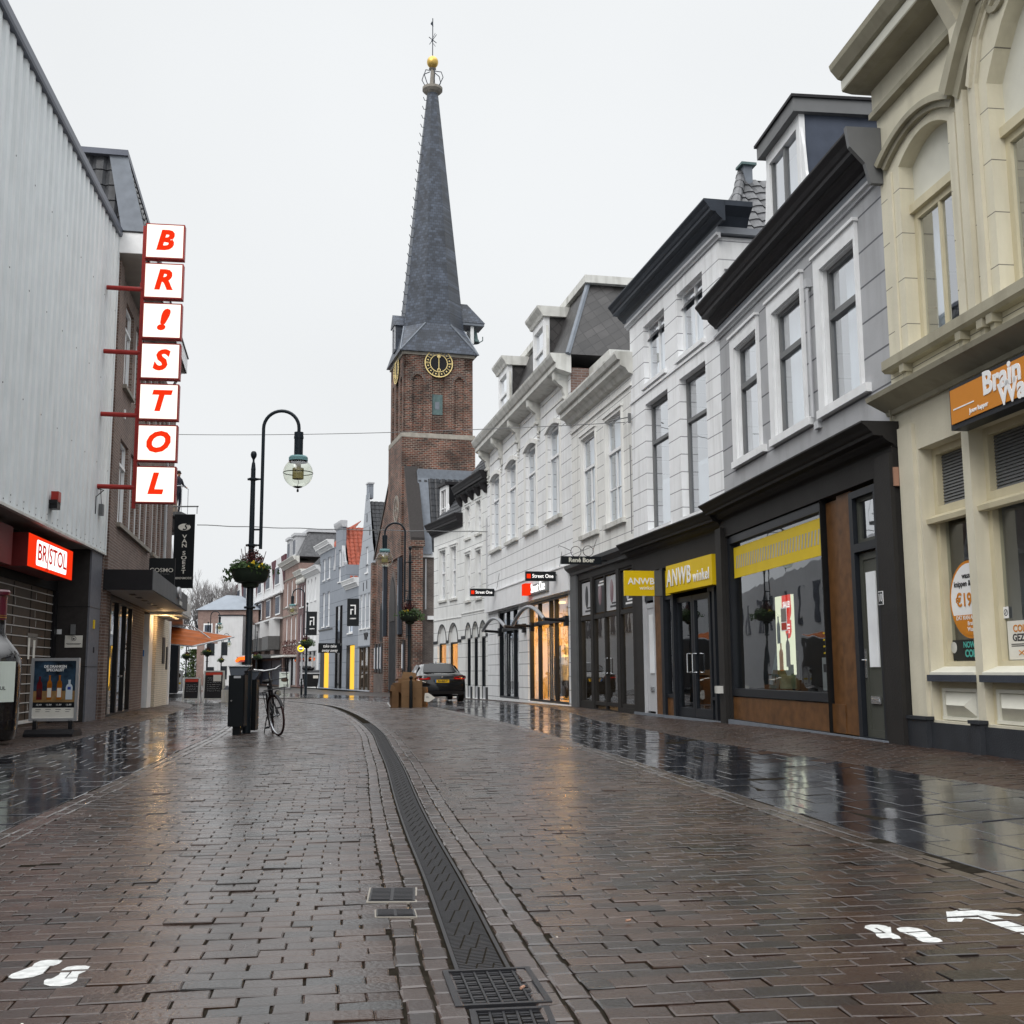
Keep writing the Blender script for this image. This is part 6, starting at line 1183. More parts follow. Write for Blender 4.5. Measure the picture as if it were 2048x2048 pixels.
# brick house with grey mansard
p7 = along(p6, Lh); o = building('brick_mansard_house', 'brick house with white dormers on a grey mansard roof and ivy above its awning', 'house', p7, HD); Lh = 10.6
hs_ = [(a, a + 1.1, z0, z1) for a in (1.2, 4.2, 7.4) for z0, z1 in ((4.2, 7.2), (8.6, 11.4))]
b = MB(); wall(b, 0, Lh, -.5, 13.0, hs_ + [(1.0, 9.8, -.4, 2.8)]); shell(b, 0, Lh, -.5, 13.0, 9); b.build('wall', 'brick_red_far', o)
for h_ in hs_: sash(o, *h_)
for z in (4.0, 7.4, 8.4, 11.6): MB().box(0, Lh, .002, .06, z, z + .15).build('stone_band', 'stone_trim', o)
cornice(o, -.2, Lh + .2, 13.0, 13.75, .8, 'aged_white'); b = MB(); b.hexa([(-.2, .1, 13.7), (Lh + .2, .1, 13.7), (Lh + .2, -8, 13.7), (-.2, -8, 13.7)], [(1.2, -1.3, 16.6), (Lh - 1.2, -1.3, 16.6), (Lh - 1.2, -7, 16.6), (1.2, -7, 16.6)]); b.build('mansard_roof', 'tile_grey', o); MB().box(1, Lh - 1, -7.2, -1.1, 16.6, 16.95).build('roof_trim', 'light_grey_paint', o)
for a in (6.6, 2.6): d_ = MB().box(a, a + 2.2, -1.6, .0, 13.7, 16.3).build('dormer', 'light_grey_paint', o); MB().box(a + .3, a + .95, .0, .02, 14.3, 15.9).box(a + 1.2, a + 1.9, .0, .02, 14.3, 15.9).build('pane', 'lead_blue', d_); MB().box(a - .15, a + 2.35, -1.6, .2, 16.3, 16.6).build('dormer_cornice', 'light_grey_paint', d_)
MB().box(.5, 10.2, .0, 1.4, 2.75, 2.95).build('awning', 'aged_white', o)
b = MB(); rr = random.Random(3)
for _ in range(700):
    x, z = rr.uniform(0, 9), rr.uniform(2.9, 4.6); y = rr.uniform(.02, .3); s_ = .12; b.quad((x, y, z), (x + s_, y + rr.uniform(-.1, .1), z + rr.uniform(-.1, .1)), (x + rr.uniform(-.05, .1), y + .05, z + s_))
b.build('ivy', 'leaf_red', o)
f = MB().box(3.9, 4.1, -.1, .0, -.4, 2.7).box(7.0, 7.2, -.1, .0, -.4, 2.7).build('shop_window', 'charcoal', o); MB().quad((1.0, -.1, -.4), (9.8, -.1, -.4), (9.8, -.1, 2.75), (1.0, -.1, 2.75)).build('pane', 'glass_shop', f); MB().box(1.1, 2.4, -.6, -.5, -.4, 2.7).build('lit_interior', 'glow_orange', f)
# modern terrace with maroon gable panels and balconies
p8 = along(p7, Lh); o = building('modern_terrace', 'long modern brick terrace with pale slanted gables, maroon panels and grey balconies', 'apartment building', p8, HD); Lh = 73
b = MB(); wall(b, 0, Lh, -.6, 10.8, []); shell(b, 0, Lh, -.6, 10.8, 10); b.build('wall', 'brick_row', o)
nb = 9; W = Lh / nb
for k in range(nb):
    a = k * W; g = MB(); g.prism([(a + .6, 10.6), (a + W - .6, 10.6), (a + W * .72, 14.9), (a + W * .34, 14.9)], -1.5, .12, 'y'); g.build('gable', 'white_far', o)
    MB().prism([(a + W * .34 + .1, 15.0), (a + .4, 11.4), (a - .9, 11.4), (a - .5, 15.0)], -1.4, .0, 'y').build('maroon_panel', 'maroon_panel', o)
    for (z0, z1) in ((11.6, 13.9), (8.0, 10.3), (4.6, 7.0)):
        x0, x1 = a + W * .30, a + W * .74; wv = MB().box(x0, x1, .0 if z0 < 11 else .12, .10 if z0 < 11 else .2, z0, z1).build('window', 'white_paint', o); yy = .11 if z0 < 11 else .21
        n_ = 4 if z0 < 11 else 2; b = MB()
        for q in range(n_): b.box(x0 + .12 + (x1 - x0 - .12) * q / n_, x0 + (x1 - x0 - .12) * (q + 1) / n_, yy - .01, yy + .005, z0 + .15, z1 - .15)
        b.build('pane', 'lead_blue', wv)
    MB().box(a + W * .08, a + W * .26, .0, .06, 4.6, 10.3).build('brown_panel', 'brown_panel', o)
    MB().box(a + .3, a + W - .3, .06, .45, 10.45, 10.7).build('gutter', 'white_paint', o); MB().box(a + .1, a + W - .1, .06, .9, 7.35, 7.55).build('ledge', 'white_far', o)
    MB().box(a + W * .2, a + W * .85, .1, 1.5, 3.75, 5.35).build('balcony', 'balcony_grey', o); MB().quad((a + W * .22, .02, 7.3), (a + W * .6, .02, 7.3), (a + W * .22, 1.3, 5.4)).quad((a + W * .22, .1, 7.3), (a + W * .22, 1.4, 7.3), (a + W * .22, 1.4, 4.6), (a + W * .22, .1, 4.6)).build('privacy_screen', 'white_far', o)
    MB().box(a + .4, a + W - .4, .0, .08, -.4, 2.5).build('shop_window', 'lead_blue', o)
MB().box(0, Lh, .1, 3.4, 2.75, 3.15).build('canopy', 'shopfront_grey', o); MB().box(0, Lh, 3.4, 3.5, 2.75, 3.15).build('canopy_fascia', 'aged_white', o)
t = thing('neon_sign', 'glowing orange and red shop sign under the terrace canopy', 'sign', (0, 0, 0), parent_frame=o.matrix_world)
MB().box(1.0, 14.0, 3.52, 3.62, 2.35, 3.0).build('board', 'red_board', t)
MB().tube([(1.2, 3.68, 2.6), (3.0, 3.68, 2.85), (6.5, 3.68, 2.75), (10, 3.68, 2.8), (13.6, 3.68, 2.55)], .22, 6).build('tube_light', 'glow_orange', t)
t = thing('shop_sign', 'row of white lettered shop boards on the terrace canopy', 'sign', (0, 0, 0), parent_frame=o.matrix_world)
MB().box(24, 27.5, 3.52, 3.6, 2.3, 3.05).box(28.5, 32, 3.52, 3.6, 2.3, 3.05).box(33, 36.5, 3.52, 3.6, 2.3, 3.05).build('boards', 'aged_white', t)
for k in range(3): MB().box(24.6 + k * 4.5, 26.9 + k * 4.5, 3.6, 3.62, 2.55, 2.8).build('print', 'charcoal_text', t)
# ------------------------------------------------------------ left side: shoe shop clad in profiled metal sheet
PCo = (-9.8, 26.6)
TL = lambda x, y, z: MW((0, 1, 0), (0, 0, 1), (1, 0, 0), (x, y, z))     # lettering facing the camera on left-hand buildings
Fm = building('shoe_shop', 'shoe shop with pale corrugated metal upper wall above a recessed brown shuttered front', 'shop', PCo, 171.52)
b = MB(); x = 0.08; per = .40
while x < 26:
    b.prism([(x, 0), (x + .05, .045), (x + .21, .045), (x + .26, 0), (x + .40, 0), (x + .40, -.02), (x, -.02)], 3.92, 11.9, 'z'); x += per
b.build('metal_cladding', 'cladding', Fm)
MB().box(-.02, 26, -.06, .0 - .021, 3.92, 11.9).box(-.02, .08, -.05, .06, 3.9, 11.9).build('wall', 'cladding', Fm)
MB().prism([(-.4, 11.85), (.10, 11.85), (.12, 11.9), (.12, 12.05), (-.4, 12.08)], -.05, 26).build('roof_edge', 'cladding_cap', Fm); MB().box(-.02, 26, -.03, .065, 3.88, 3.93).build('drip_edge', 'aged_white', Fm)
MB().quad((-.02, -.06, 3.9), (26, -.06, 3.9), (26, -10, 3.9), (-.02, -10, 3.9)).quad((-.02, -.05, 3.9), (-.02, -10, 3.9), (-.02, -10, 12), (-.02, -.05, 12)).quad((-.02, -10, -.1), (26, -10, -.1), (26, -10, 12), (-.02, -10, 12)).quad((-.02, -.3, 12.0), (26, -.3, 12.0), (26, -10, 12.0), (-.02, -10, 12.0)).quad((26, -.05, -.1), (26, -10, -.1), (26, -10, 12), (26, -.05, 12)).build('building_shell', 'soffit', Fm)
b = MB().box(.08, 1.19, -.04, 0, -.1, 3.9).box(.08, .12, -.72, -.04, -.1, 3.9); b.build('stone_pillar', 'stone_grey', Fm)
MB().box(.12, 1.19, -.75, -.04, -.1, 3.9).build('pillar_core', 'stone_dark', Fm)
for z in (1.23, 2.58): MB().box(.08, 1.195, -.74, .004, z - .008, z + .008).build('pillar_joint', 'black', Fm)
MB().box(1.19, 26, -.95, -.72, 2.92, 3.9).build('fascia', 'blackmatte', Fm); MB().box(1.19, 1.42, -.80, -.69, -.1, 2.92).build('shutter_guide', 'black', Fm)
sh = MB().box(1.42, 26, -.86, -.76, .0, 2.92).build('roller_shutter', 'shutter_brown', Fm)
b = MB()
for k in range(15): z = .10 + k * .1935; b.box(1.42, 26, -.757, -.742, z - (.035 if k == 0 else .009), z + (.035 if k == 0 else .009))
for k in range(14):
    for q in range(14): b.box(2.9 + q * 1.6 + (k % 2) * .12 - k * .02, 2.912 + q * 1.6 + (k % 2) * .12 - k * .02, -.757, -.75, .13 + k * .1935, .27 + k * .1935) if (k + q) % 3 else None
b.build('slats', 'slat_white', sh)
b = MB()
for q in range(20): b.box(1.9 + q * 1.25, 1.93 + q * 1.25, -.759, -.752, .1, 2.9)
b.build('panel_joints', 'blackmatte', sh)
MB().box(2.55, 3.3, -.748, -.742, 1.62, 1.92).build('notice', 'interior_mid', sh); MB().box(2.72, 2.88, -.741, -.737, 1.35, 1.78).box(3.12, 3.26, -.741, -.737, 1.38, 1.82).build('paper_note', 'paper', sh)
b = MB(); x = .19; k = 0
while x < 20:
    for z in ((4.0, 4.12) if k % 2 else (4.0,)) + ((5.9 + (k % 3) * .02, 7.9, 9.9) if k % 3 == 0 else ()): b.box(x - .012, x + .012, .045, .052, z - .012, z + .012)
    x += per; k += 1
b.build('rivet_pattern', 'mid_grey_paint', Fm)
# light-box over the entrance
t = thing('lit_shop_sign', 'glowing red light box with white panel and red BRISTOL lettering over the shutter', 'sign', (0, 0, 0), parent_frame=Fm.matrix_world)
MB().box(2.52, 5.95, -.62, -.12, 3.07, 3.70).build('box', 'sign_red_dark', t); MB().box(2.53, 5.94, -.12, -.11, 3.075, 3.695).build('red_face', 'glow_red', t)
P = []; x0, x1, z0, z1, r = 3.08, 5.40, 3.14, 3.63, .06
for cx, cz, a0 in ((x1 - r, z1 - r, 0), (x0 + r, z1 - r, 90), (x0 + r, z0 + r, 180), (x1 - r, z0 + r, 270)):
    for q in range(5): a = R(a0 + q * 22.5); P.append((cx + r * math.cos(a), cz + r * math.sin(a)))
MB().prism(P, -.11, -.10, 'y').build('white_panel', 'glow_text', t); textmesh('lettering', 'BR STOL', .46, 'glow_red_dim', t, T_face(4.24, -.096, 3.385), .002, .004, sx=1.28); MB().hexa([(4.60, -.098, 3.12), (4.65, -.098, 3.12), (4.65, -.095, 3.12), (4.60, -.095, 3.12)], [(4.52, -.098, 3.62), (4.59, -.098, 3.62), (4.59, -.095, 3.62), (4.52, -.095, 3.62)]).box(4.56, 4.59, -.109, -.10, 3.08, 3.16).box(4.66, 4.69, -.109, -.10, 3.08, 3.16).build('long_letter', 'glow_red_dim', t)
MB().box(6.3, 9.2, -.70, -.3, 3.05, 3.75).build('dark_red_panel', 'sign_red_dark', Fm); MB().box(9.2, 14, -.70, -.25, 3.0, 3.8).build('red_panel', 'red_paint', Fm)
MB().box(5.05, 5.32, .045, .2, 4.35, 4.42).build('alarm_base', 'black', Fm); al = thing('alarm_lamp', 'small dark red alarm beacon low on the corrugated wall', 'lamp', (5.18, .14, 4.25), parent_frame=Fm.matrix_world); MB().box(-.1, .1, -.07, .07, .14, .34).build('lens', 'red_paint', al); MB().box(-.12, .12, -.09, .06, 0, .14).build('base', 'black', al)
MB().box(.82, .98, .045, .14, 4.72, 4.98).tube([(.9, .09, 4.98), (.9, .05, 5.4)], .01, 5).build('small_sensor', 'mid_grey_paint', Fm)
MB().box(1.195, 1.205, -.50, -.12, 1.66, 1.93).build('notice_plate', 'paper', Fm); MB().lathe([(.001, 1.206), (.055, 1.206), (.055, 1.21), (.001, 1.21)], (0, -.31, 1.86), 16, 'x').build('round_symbol', 'charcoal_text', Fm); MB().lathe([(.001, 1.211), (.045, 1.211), (.045, 1.212), (.001, 1.212)], (0, -.31, 1.86), 16, 'x').build('symbol_ground', 'paper', Fm); MB().box(1.212, 1.214, -.335, -.29, 1.835, 1.87).box(1.206, 1.208, -.47, -.15, 1.745, 1.755).box(1.206, 1.208, -.45, -.17, 1.725, 1.732).build('small_print', 'charcoal_text', Fm)
MB().box(1.2, 1.26, -.38, -.28, 1.95, 2.18).build('grey_box', 'mid_grey_paint', Fm); MB().box(1.2, 1.22, -.68, -.58, 1.96, 2.07).build('white_switch', 'white_paint', Fm); MB().box(.70, .78, .0, .03, 2.10, 2.30).build('yellow_tag', 'yellow', Fm); MB().box(.6, .64, .0, .02, 1.55, 1.68).build('small_symbol', 'black', Fm)
# tall vertical sign made of seven lit boxes
VS = thing('vertical_shop_sign', 'vertical stack of seven lit white boxes with red letters spelling BR!STOL', 'sign', (0, 0, 0), parent_frame=Fm.matrix_world)
H7, W7, y0 = .865, .86, .93
for k, ch in enumerate('BR!STOL'):
    zc_ = 11.73 - H7 / 2 - k * .983; bx = MB().box(1.12, 1.34, y0 - .02, y0 + W7 + .02, zc_ - H7 / 2, zc_ + H7 / 2).build('letter_box', 'red_paint', VS)
    MB().box(1.34, 1.348, y0 + .01, y0 + W7 - .01, zc_ - H7 / 2 + .03, zc_ + H7 / 2 - .03).build('lit_face', 'glow_white', bx)
    MB().box(1.112, 1.12, y0 + .01, y0 + W7 - .01, zc_ - H7 / 2 + .03, zc_ + H7 / 2 - .03).build('lit_face', 'glow_white', bx)
    textmesh('letter', ch, .66, 'glow_red', bx, TL(1.352, y0 + W7 / 2 - .02, zc_ + (.0 if ch != '!' else .0)), .004, .03 if ch != '!' else .035, .24, sx=1.0 if ch != '!' else 1.3)
MB().box(1.16, 1.24, y0 - .10, y0 - .02, 4.85, 11.7).build('mast', 'red_paint', VS)
for z in (10.14, 8.58, 7.07, 5.36): MB().tube([(1.2, .045, z), (1.2, y0 - .06, z - .015)], .055, 10).tube([(1.2, y0 - .10, z - .015), (1.2, y0 - .10, z + .15)], .03, 6).build('support_arm', 'red_paint', VS)
MB().tube([(1.2, .06, 5.3), (1.25, .2, 5.26), (1.3, .05, 5.1), (1.3, .05, 4.7)], .012, 5).build('cable', 'black', VS)

# ------------------------------------------------------------ brown brick building with tile mansard and canopy
PB = (-13.27, 43.71)
G_ = building('brick_building', 'brown brick building with tall white windows, white eaves and dark tiled mansard', 'house', PB, 168.56)
Lb = 17.46; wins = [(14.0, 15.5)] + [(a, a + .85) for a in (12.6, 11.45, 10.3, 8.9, 7.2, 5.9, 4.6, 3.3)]
hs_ = [(a, b_, z0, z1) for a, b_ in wins for z0, z1 in ((4.95, 7.15), (8.6, 10.85))]
b = MB(); wall(b, 1.6, Lb, 3.0, 11.3, hs_, depth=.25); shell(b, 1.6, Lb, 3.0, 11.3, 9); b.build('wall', 'brick_left', G_)
MB().box(Lb - .75, Lb - .1, .002, .10, -.1, 11.3).box(Lb - .1, Lb + .06, -.3, .02, -.1, 11.4).build('brick_pier', 'brick_left', G_)
for a, b_, z0, z1 in hs_: window(G_, a, b_, z0, z1, .08, 'white_paint', .07, z0 + (z1 - z0) * .72 if b_ - a > 1 else None, (.5,) if b_ - a > 1 else (), glass='glass_up', curtain=('pair', 'curtain_grey'))
MB().box(8.9, 15.6, .0, .10, 4.82, 4.93).box(3.2, 8.2, .0, .10, 4.82, 4.93).box(13.9, 15.6, .0, .1, 8.48, 8.58).build('sill', 'stone_trim', G_)
MB().box(6.0, Lb + .02, -.1, .72, 11.45, 11.5).build('soffit', 'soffit', G_); MB().box(6.0, Lb + .04, .68, .74, 11.45, 11.98).box(Lb, Lb + .06, -.3, .68, 11.45, 11.98).box(5.96, 6.02, -.1, .68, 11.45, 11.98).build('eaves_board', 'white_paint', G_); MB().box(5.95, Lb + .08, -.3, .78, 11.98, 12.02).build('eaves_cap', 'black', G_)
pantiles(G_, (Lb - .05, .55, 12.02), (0, -1, 0), (-.35, 0, 2.1), 9, 2.2, 'tile_dark', 'roof_end', .34, .40, .05, taper=(.55, 0)); pantiles(G_, (5.9, .68, 12.02), (1, 0, 0), (0, -.62, 2.1), 11.5, 2.25, 'tile_dark', 'roof', .34, .4, .05, taper=(0, .3))
MB().hexa([(Lb - .02, .66, 12.0), (Lb + .05, .66, 12.0), (Lb + .05, .1, 12.0), (Lb - .02, .1, 12.0)], [(Lb - .40, .10, 14.2), (Lb - .33, .10, 14.2), (Lb - .33, -.35, 14.2), (Lb - .40, -.35, 14.2)]).build('lead_hip', 'lead_trim', G_)
MB().box(5.9, Lb - .25, -9, .12, 14.15, 14.3).build('roof_cap', 'cladding_cap', G_); MB().quad((1.6, 0, 11.3), (5.9, 0, 11.3), (5.9, -9, 11.3), (1.6, -9, 11.3)).build('flat_roof', 'tile_dark', G_)
MB().tube([(6.2, .55, 11.45), (6.2, .45, 11.2), (5.6, .16, 10.9), (5.4, .12, 10.6), (5.0, .12, 3.6)], .05, 8).box(4.95, 5.1, .05, .2, 8.0, 8.3).build('downpipe', 'light_grey_paint', G_)
MB().box(15.05, 15.15, .0, .04, 7.75, 8.0).build('alarm_box', 'white_paint', G_)
cn = MB().box(7.75, Lb - .05, .0, 1.15, 3.06, 3.55).build('canopy', 'black', G_); MB().box(7.8, Lb - .1, .02, 1.13, 3.05, 3.059).build('canopy_soffit', 'soffit_white', cn); MB().box(7.7, Lb - .04, 1.15, 1.165, 3.07, 3.56).build('canopy_fascia', 'shopfront_grey', cn)
MB().box(4.4, 7.68, .0, 1.0, 2.95, 3.45).build('canopy', 'aged_white', G_); MB().box(4.45, 7.6, 1.0, 1.02, 3.0, 3.4).build('canopy_panel', 'soffit_white', G_)
for q in range(4): MB().lathe([(.001, 0), (.07, 0), (.07, .01), (.001, .01)], (5.0 + q * .8, .6, 2.935), 10).build('downlight', 'glow_spot', G_)
b = MB(); 
for q in range(6): b.box(9.4 + q * 1.25, 9.9 + q * 1.25, .45, .6, 3.04, 3.05)
b.build('soffit_slots', 'black', G_)
textmesh('lettering', 'CELI', .42, 'alu', G_, T_face(11.0, 1.2, 3.42), .03, .01); MB().box(9.9, 10.7, 1.17, 1.2, 3.1, 3.22).build('small_plate', 'aged_white', G_)
# shop front under the canopy
b = MB().box(16.7, Lb - .05, -.3, .0, -.1, 3.06).box(9.05, 11.75, -.5, .0, -.2, 3.06); b.build('brick_pillar', 'brick_left', G_)
f = MB().box(15.75, 15.95, -.12, .0, -.1, 3.06).box(14.3, 14.5, -.12, .0, -.1, 3.06).box(11.75, 11.85, -.12, 0, -.1, 3.06).box(13.0, 13.06, -.12, 0, -.1, 3.06).box(11.85, 16.7, -.12, .0, -.1, .06).box(11.85, 16.7, -.12, .0, 2.9, 3.06).build('shop_window', 'black', G_)
MB().quad((11.85, -.06, .06), (16.7, -.06, .06), (16.7, -.06, 2.9), (11.85, -.06, 2.9)).build('pane', 'glass_shop', f); MB().tube([(14.2, .0, 1.0), (14.2, .08, 1.0)], .02, 6).box(13.8, 14.2, .03, .06, .98, 1.02).build('handle', 'steel_light', f)
lightroom(G_, 9.1, 17.2, -.15, -4.5, -.1, 3.0, 'interior_mid', [(13.2, -2.4, 60, (1, .6, .2)), (11.9, -1.2, 50, (1, .6, .2))])
MB().box(12.0, 13.0, -2.6, -2.4, .0, 2.8).build('lit_wall', 'interior_yellow', G_)
MB().box(8.05, 9.05, -.2, -.1, -.2, 2.95).build('grey_door', 'light_grey_paint', G_); MB().box(6.95, 8.0, -.3, .05, -.2, 2.95).build('white_post', 'white_paint', G_); MB().box(8.3, 8.36, -.1, -.05, 1.6, 1.8).build('blue_sticker', 'blue_sign', G_)
MB().box(2.6, 6.8, -.3, .14, -.3, 2.95).build('cream_brick_pier', 'brick_cream', G_); MB().box(4.2, 4.9, .14, .17, 1.4, 2.3).box(3.2, 3.6, .14, .17, 1.2, 2.0).build('picture', 'black', G_); MB().box(2.6, 2.9, .14, .2, -.3, 2.95).build('white_post', 'white_paint', G_)
ld = bpy.data.lights.new('canopy_lamp', 'POINT'); ld.energy = 20; ld.color = (1, .62, .28); ld.shadow_soft_size = .1; lo = bpy.data.objects.new('canopy_lamp', ld); COL.objects.link(lo); lo.parent = G_; lo.location = (7.3, .45, 2.75)
t = thing('hanging_sign', 'small black sign with pale COSMO lettering above the canopy', 'sign', (0, 0, 0), parent_frame=G_.matrix_world)
MB().box(9.3, 9.4, .12, .90, 3.75, 4.62).build('board', 'black_sign', t); textmesh('lettering', 'COSMO', .18, 'paper', t, TL(9.405, .50, 4.24), .003, .001, sx=1.1); textmesh('lettering', 'STYLING', .07, 'mid_grey_paint', t, TL(9.405, .6, 4.12), .003)
t = thing('banner_sign', 'long black vertical banner reading VAN SOEST on a bracket', 'sign', (-13.18, 44.5, 0))
MB().box(-.41, .41, -.02, .02, 4.42, 7.40).build('banner', 'black_sign', t)
MB().tube([(-1.2, 0, 7.72), (.53, 0, 7.72)], .03, 6).tube([(.48, 0, 7.72), (.48, 0, 7.42)], .015, 6).tube([(-.38, 0, 7.72), (-.38, 0, 7.4)], .015, 6).tube([(.42, 0, 4.45), (.42, 0, 3.9)], .012, 6).build('bracket', 'mid_grey_paint', t)
MB().lathe([(.001, 0), (.25, 0), (.25, .01), (.001, .01)], (0, -.03, 0), 24, 'y').build('oval_emblem', 'paper', t).scale = (1, 1, .56); t.children[-1].location = (.0, 0, 6.88)
textmesh('emblem_letter', 'S', .36, 'black_sign', t, T_cam(.0, -.036, 6.87), .002, .005, .5)
for ch, z in zip('VANSOEST', (6.49, 6.31, 6.13, 5.83, 5.64, 5.45, 5.26, 5.07)): textmesh('letter', ch, .21, 'paper', t, T_cam(.02, -.024, z), .002, .004, sx=1.35)
textmesh('lettering', 'HERENMODE', .115, 'paper', t, T_cam(.0, -.024, 4.82), .002, .001, sx=1.05)

# further left-hand row, almost hidden behind the brick building
o = building('white_shop_house', 'pale shop building with a balcony behind the black banner', 'house', (-27.5, 92), 164)
b = MB(); wall(b, 0, 48.5, -.6, 7.4, [(44, 47.5, -.3, 3.0)], depth=.3); shell(b, 0, 48.5, -.6, 7.4, 8); b.build('wall', 'white_far', o)
for q in range(9): MB().box(2 + q * 5, 3.2 + q * 5, .0, .06, 3.8, 6.2).build('window', 'lead_blue', o)
MB().box(40, 47.5, .0, .7, 3.3, 3.7).build('canopy', 'soffit_white', o); MB().box(30, 39, 0, .5, .1, 2.9).build('shop_window', 'charcoal', o)
bl = thing('balcony', 'small balcony with glass rail high behind the banner bracket', 'balcony', (-13.86, 46, 0))
MB().box(-.5, .22, -.5, .5, 7.50, 7.66).build('floor', 'shopfront_grey', bl); MB().hexa([(-.3, -.42, 7.66), (.05, -.42, 7.66), (.05, -.38, 7.66), (-.3, -.38, 7.66)], [(-.3, -.42, 8.8), (-.08, -.42, 8.8), (-.08, -.38, 8.8), (-.3, -.38, 8.8)]).build('screen', 'fabric_brown', bl)
MB().tube([(.2, -.45, 7.66), (.2, -.45, 8.75)], .015, 5).tube([(.2, .45, 7.66), (.2, .45, 8.75)], .015, 5).tube([(-.3, -.45, 8.75), (.2, -.45, 8.75), (.2, .45, 8.75)], .018, 5).build('rail', 'light_grey_paint', bl)
MB().tube([(-.6, 0, 7.4), (-.2, 0, 6.9)], .05, 5).box(-.6, -.3, -.5, .5, 6.8, 7.5).build('bracket', 'stone_dark', bl)

# ------------------------------------------------------------ person leaning on the balcony rail
def person(name, label, loc, rz):
    me = bpy.data.meshes.new(name); V = [(0, 0, .95), (0, .0, 1.12), (0, .02, 1.30), (0, .0, 1.46), (0, -.01, 1.54), (0, -.02, 1.62), (0, -.03, 1.72), (-.17, 0, 1.44), (-.24, -.08, 1.20), (-.14, -.28, 1.10), (.17, 0, 1.44), (.24, -.08, 1.20), (.14, -.28, 1.10), (-.10, 0, .90), (-.11, -.02, .48), (-.11, .02, .06), (-.11, -.12, .03), (.10, 0, .90), (.11, -.02, .48), (.11, .02, .06), (.11, -.12, .03)]
    E_ = [(0, 1), (1, 2), (2, 3), (3, 4), (4, 5), (5, 6), (3, 7), (7, 8), (8, 9), (3, 10), (10, 11), (11, 12), (0, 13), (13, 14), (14, 15), (15, 16), (0, 17), (17, 18), (18, 19), (19, 20)]
    r = [.14, .135, .16, .13, .055, .075, .085, .08, .055, .04, .08, .055, .04, .10, .065, .045, .04, .10, .065, .045, .04]
    me.from_pydata(V, E_, []); o = bpy.data.objects.new(name, me); COL.objects.link(o); o.modifiers.new('skin', 'SKIN')
    for i, v in enumerate(me.skin_vertices[0].data): v.radius = (r[i], r[i] * .8); v.use_root = (i == 0)
    s = o.modifiers.new('sub', 'SUBSURF'); s.levels = s.render_levels = 2
    me.materials.append(M['jacket']); o.location = loc; o.rotation_euler = (0, 0, rz)
    dg = bpy.context.evaluated_depsgraph_get(); m2 = bpy.data.meshes.new_from_object(o.evaluated_get(dg)); o.modifiers.clear(); o.data = m2; m2.materials.append(M['skin'])
    for p in m2.polygons:
        if p.center.z > 1.56: p.material_index = 1
        p.use_smooth = True
    MB().sphere((0, .0, 1.72), .10, 8, 1, 1, .95).build('hair', 'hair', o, True)
    b = MB().sphere((-.035, -.115, 1.69), .012, 4).sphere((.035, -.115, 1.69), .012, 4); b.build('eyes', 'black', o); MB().sphere((0, -.12, 1.665), .018, 5, .8, 1.2, 1).build('nose', 'skin', o)
    for sx in (-1, 1):
        b = MB()
        for q in range(5): b.tube([(sx * .13, -.28, 1.10), (sx * (.13 - .012 * (q - 2)), -.33, 1.10 - .004 * q), (sx * (.125 - .012 * (q - 2)), -.36 + .008 * abs(q - 2), 1.07)], [.014, .010, .008], 6)
        b.build('hand', 'skin', o, True)
    tag(o, label, 'person'); return o
person('person', 'person in a dark jacket standing on the high balcony looking down the street', (-13.95, 46, 7.66), R(70))
# ------------------------------------------------------------ street lamps
LP = thing('street_lamp', 'nearest dark arched street lamp with clear globe and flower bowl, bike against it', 'street lamp', (-4.79, 20.35, 0), group='arched street lamps along the street')
MB().tube([(0, 0, 0), (0, 0, 1.2), (0, 0, 1.25), (0, 0, 2.6)], [.075, .075, .062, .062], 14).tube([(0, 0, 2.6), (0, 0, 3.2), (0, 0, 4.8)], [.055, .05, .042], 14).tube([(0, 0, 4.8), (0, 0, 4.93)], [.045, .03], 12).build('post', 'lamp_paint', LP, True)
MB().lathe([(.001, 4.92), (.022, 4.93), (.018, 4.98), (.03, 5.01), (.05, 5.04), (.058, 5.08), (.05, 5.12), (.03, 5.145), (.001, 5.15)], (0, 0, 0), 14).build('ball_finial', 'lamp_paint', LP, True)
ax = .17; P = [(ax, 0, 3.32), (ax, 0, 5.5)] + [(ax + .33 - .33 * math.cos(math.pi * k / 16), 0, 5.58 + .33 * math.sin(math.pi * k / 16)) for k in range(17)] + [(ax + .66, 0, 5.42)]
MB().tube(P, .032, 12).build('arched_arm', 'lamp_paint', LP, True)
b = MB()
for z in (4.62, 3.68, 3.39): b.tube([(0, 0, z), (ax, 0, z)], .018, 8)
for z in (4.62, 3.39, 2.25): b.lathe([(.06, z - .025), (.085, z - .015), (.085, z + .015), (.06, z + .025)], (0, 0, 0), 14).tube([(-.10, 0, z), (.10, 0, z)], .022, 8)
b.build('clamp', 'lamp_paint', LP)
gx = ax + .66
MB().lathe([(.001, 5.5), (.085, 5.5), (.085, 5.42), (.09, 5.42), (.09, 5.38), (.082, 5.38), (.082, 5.03), (.001, 5.03)], (gx, 0, 0), 18).build('lamp_stem', 'lamp_paint', LP, True)
cp = MB().lathe([(.001, 5.06), (.15, 5.05), (.175, 5.02), (.175, 4.96), (.001, 4.96)], (gx, 0, 0), 24).build('lamp_cap', 'lamp_cap', LP, True); MB().lathe([(.17, 4.96), (.17, 4.93), (.001, 4.93)], (gx, 0, 0), 24).build('cap_ring', 'black', cp)
gl = MB().sphere((gx, 0, 4.73), .272, 16).build('globe', 'globe_glass', LP, True)
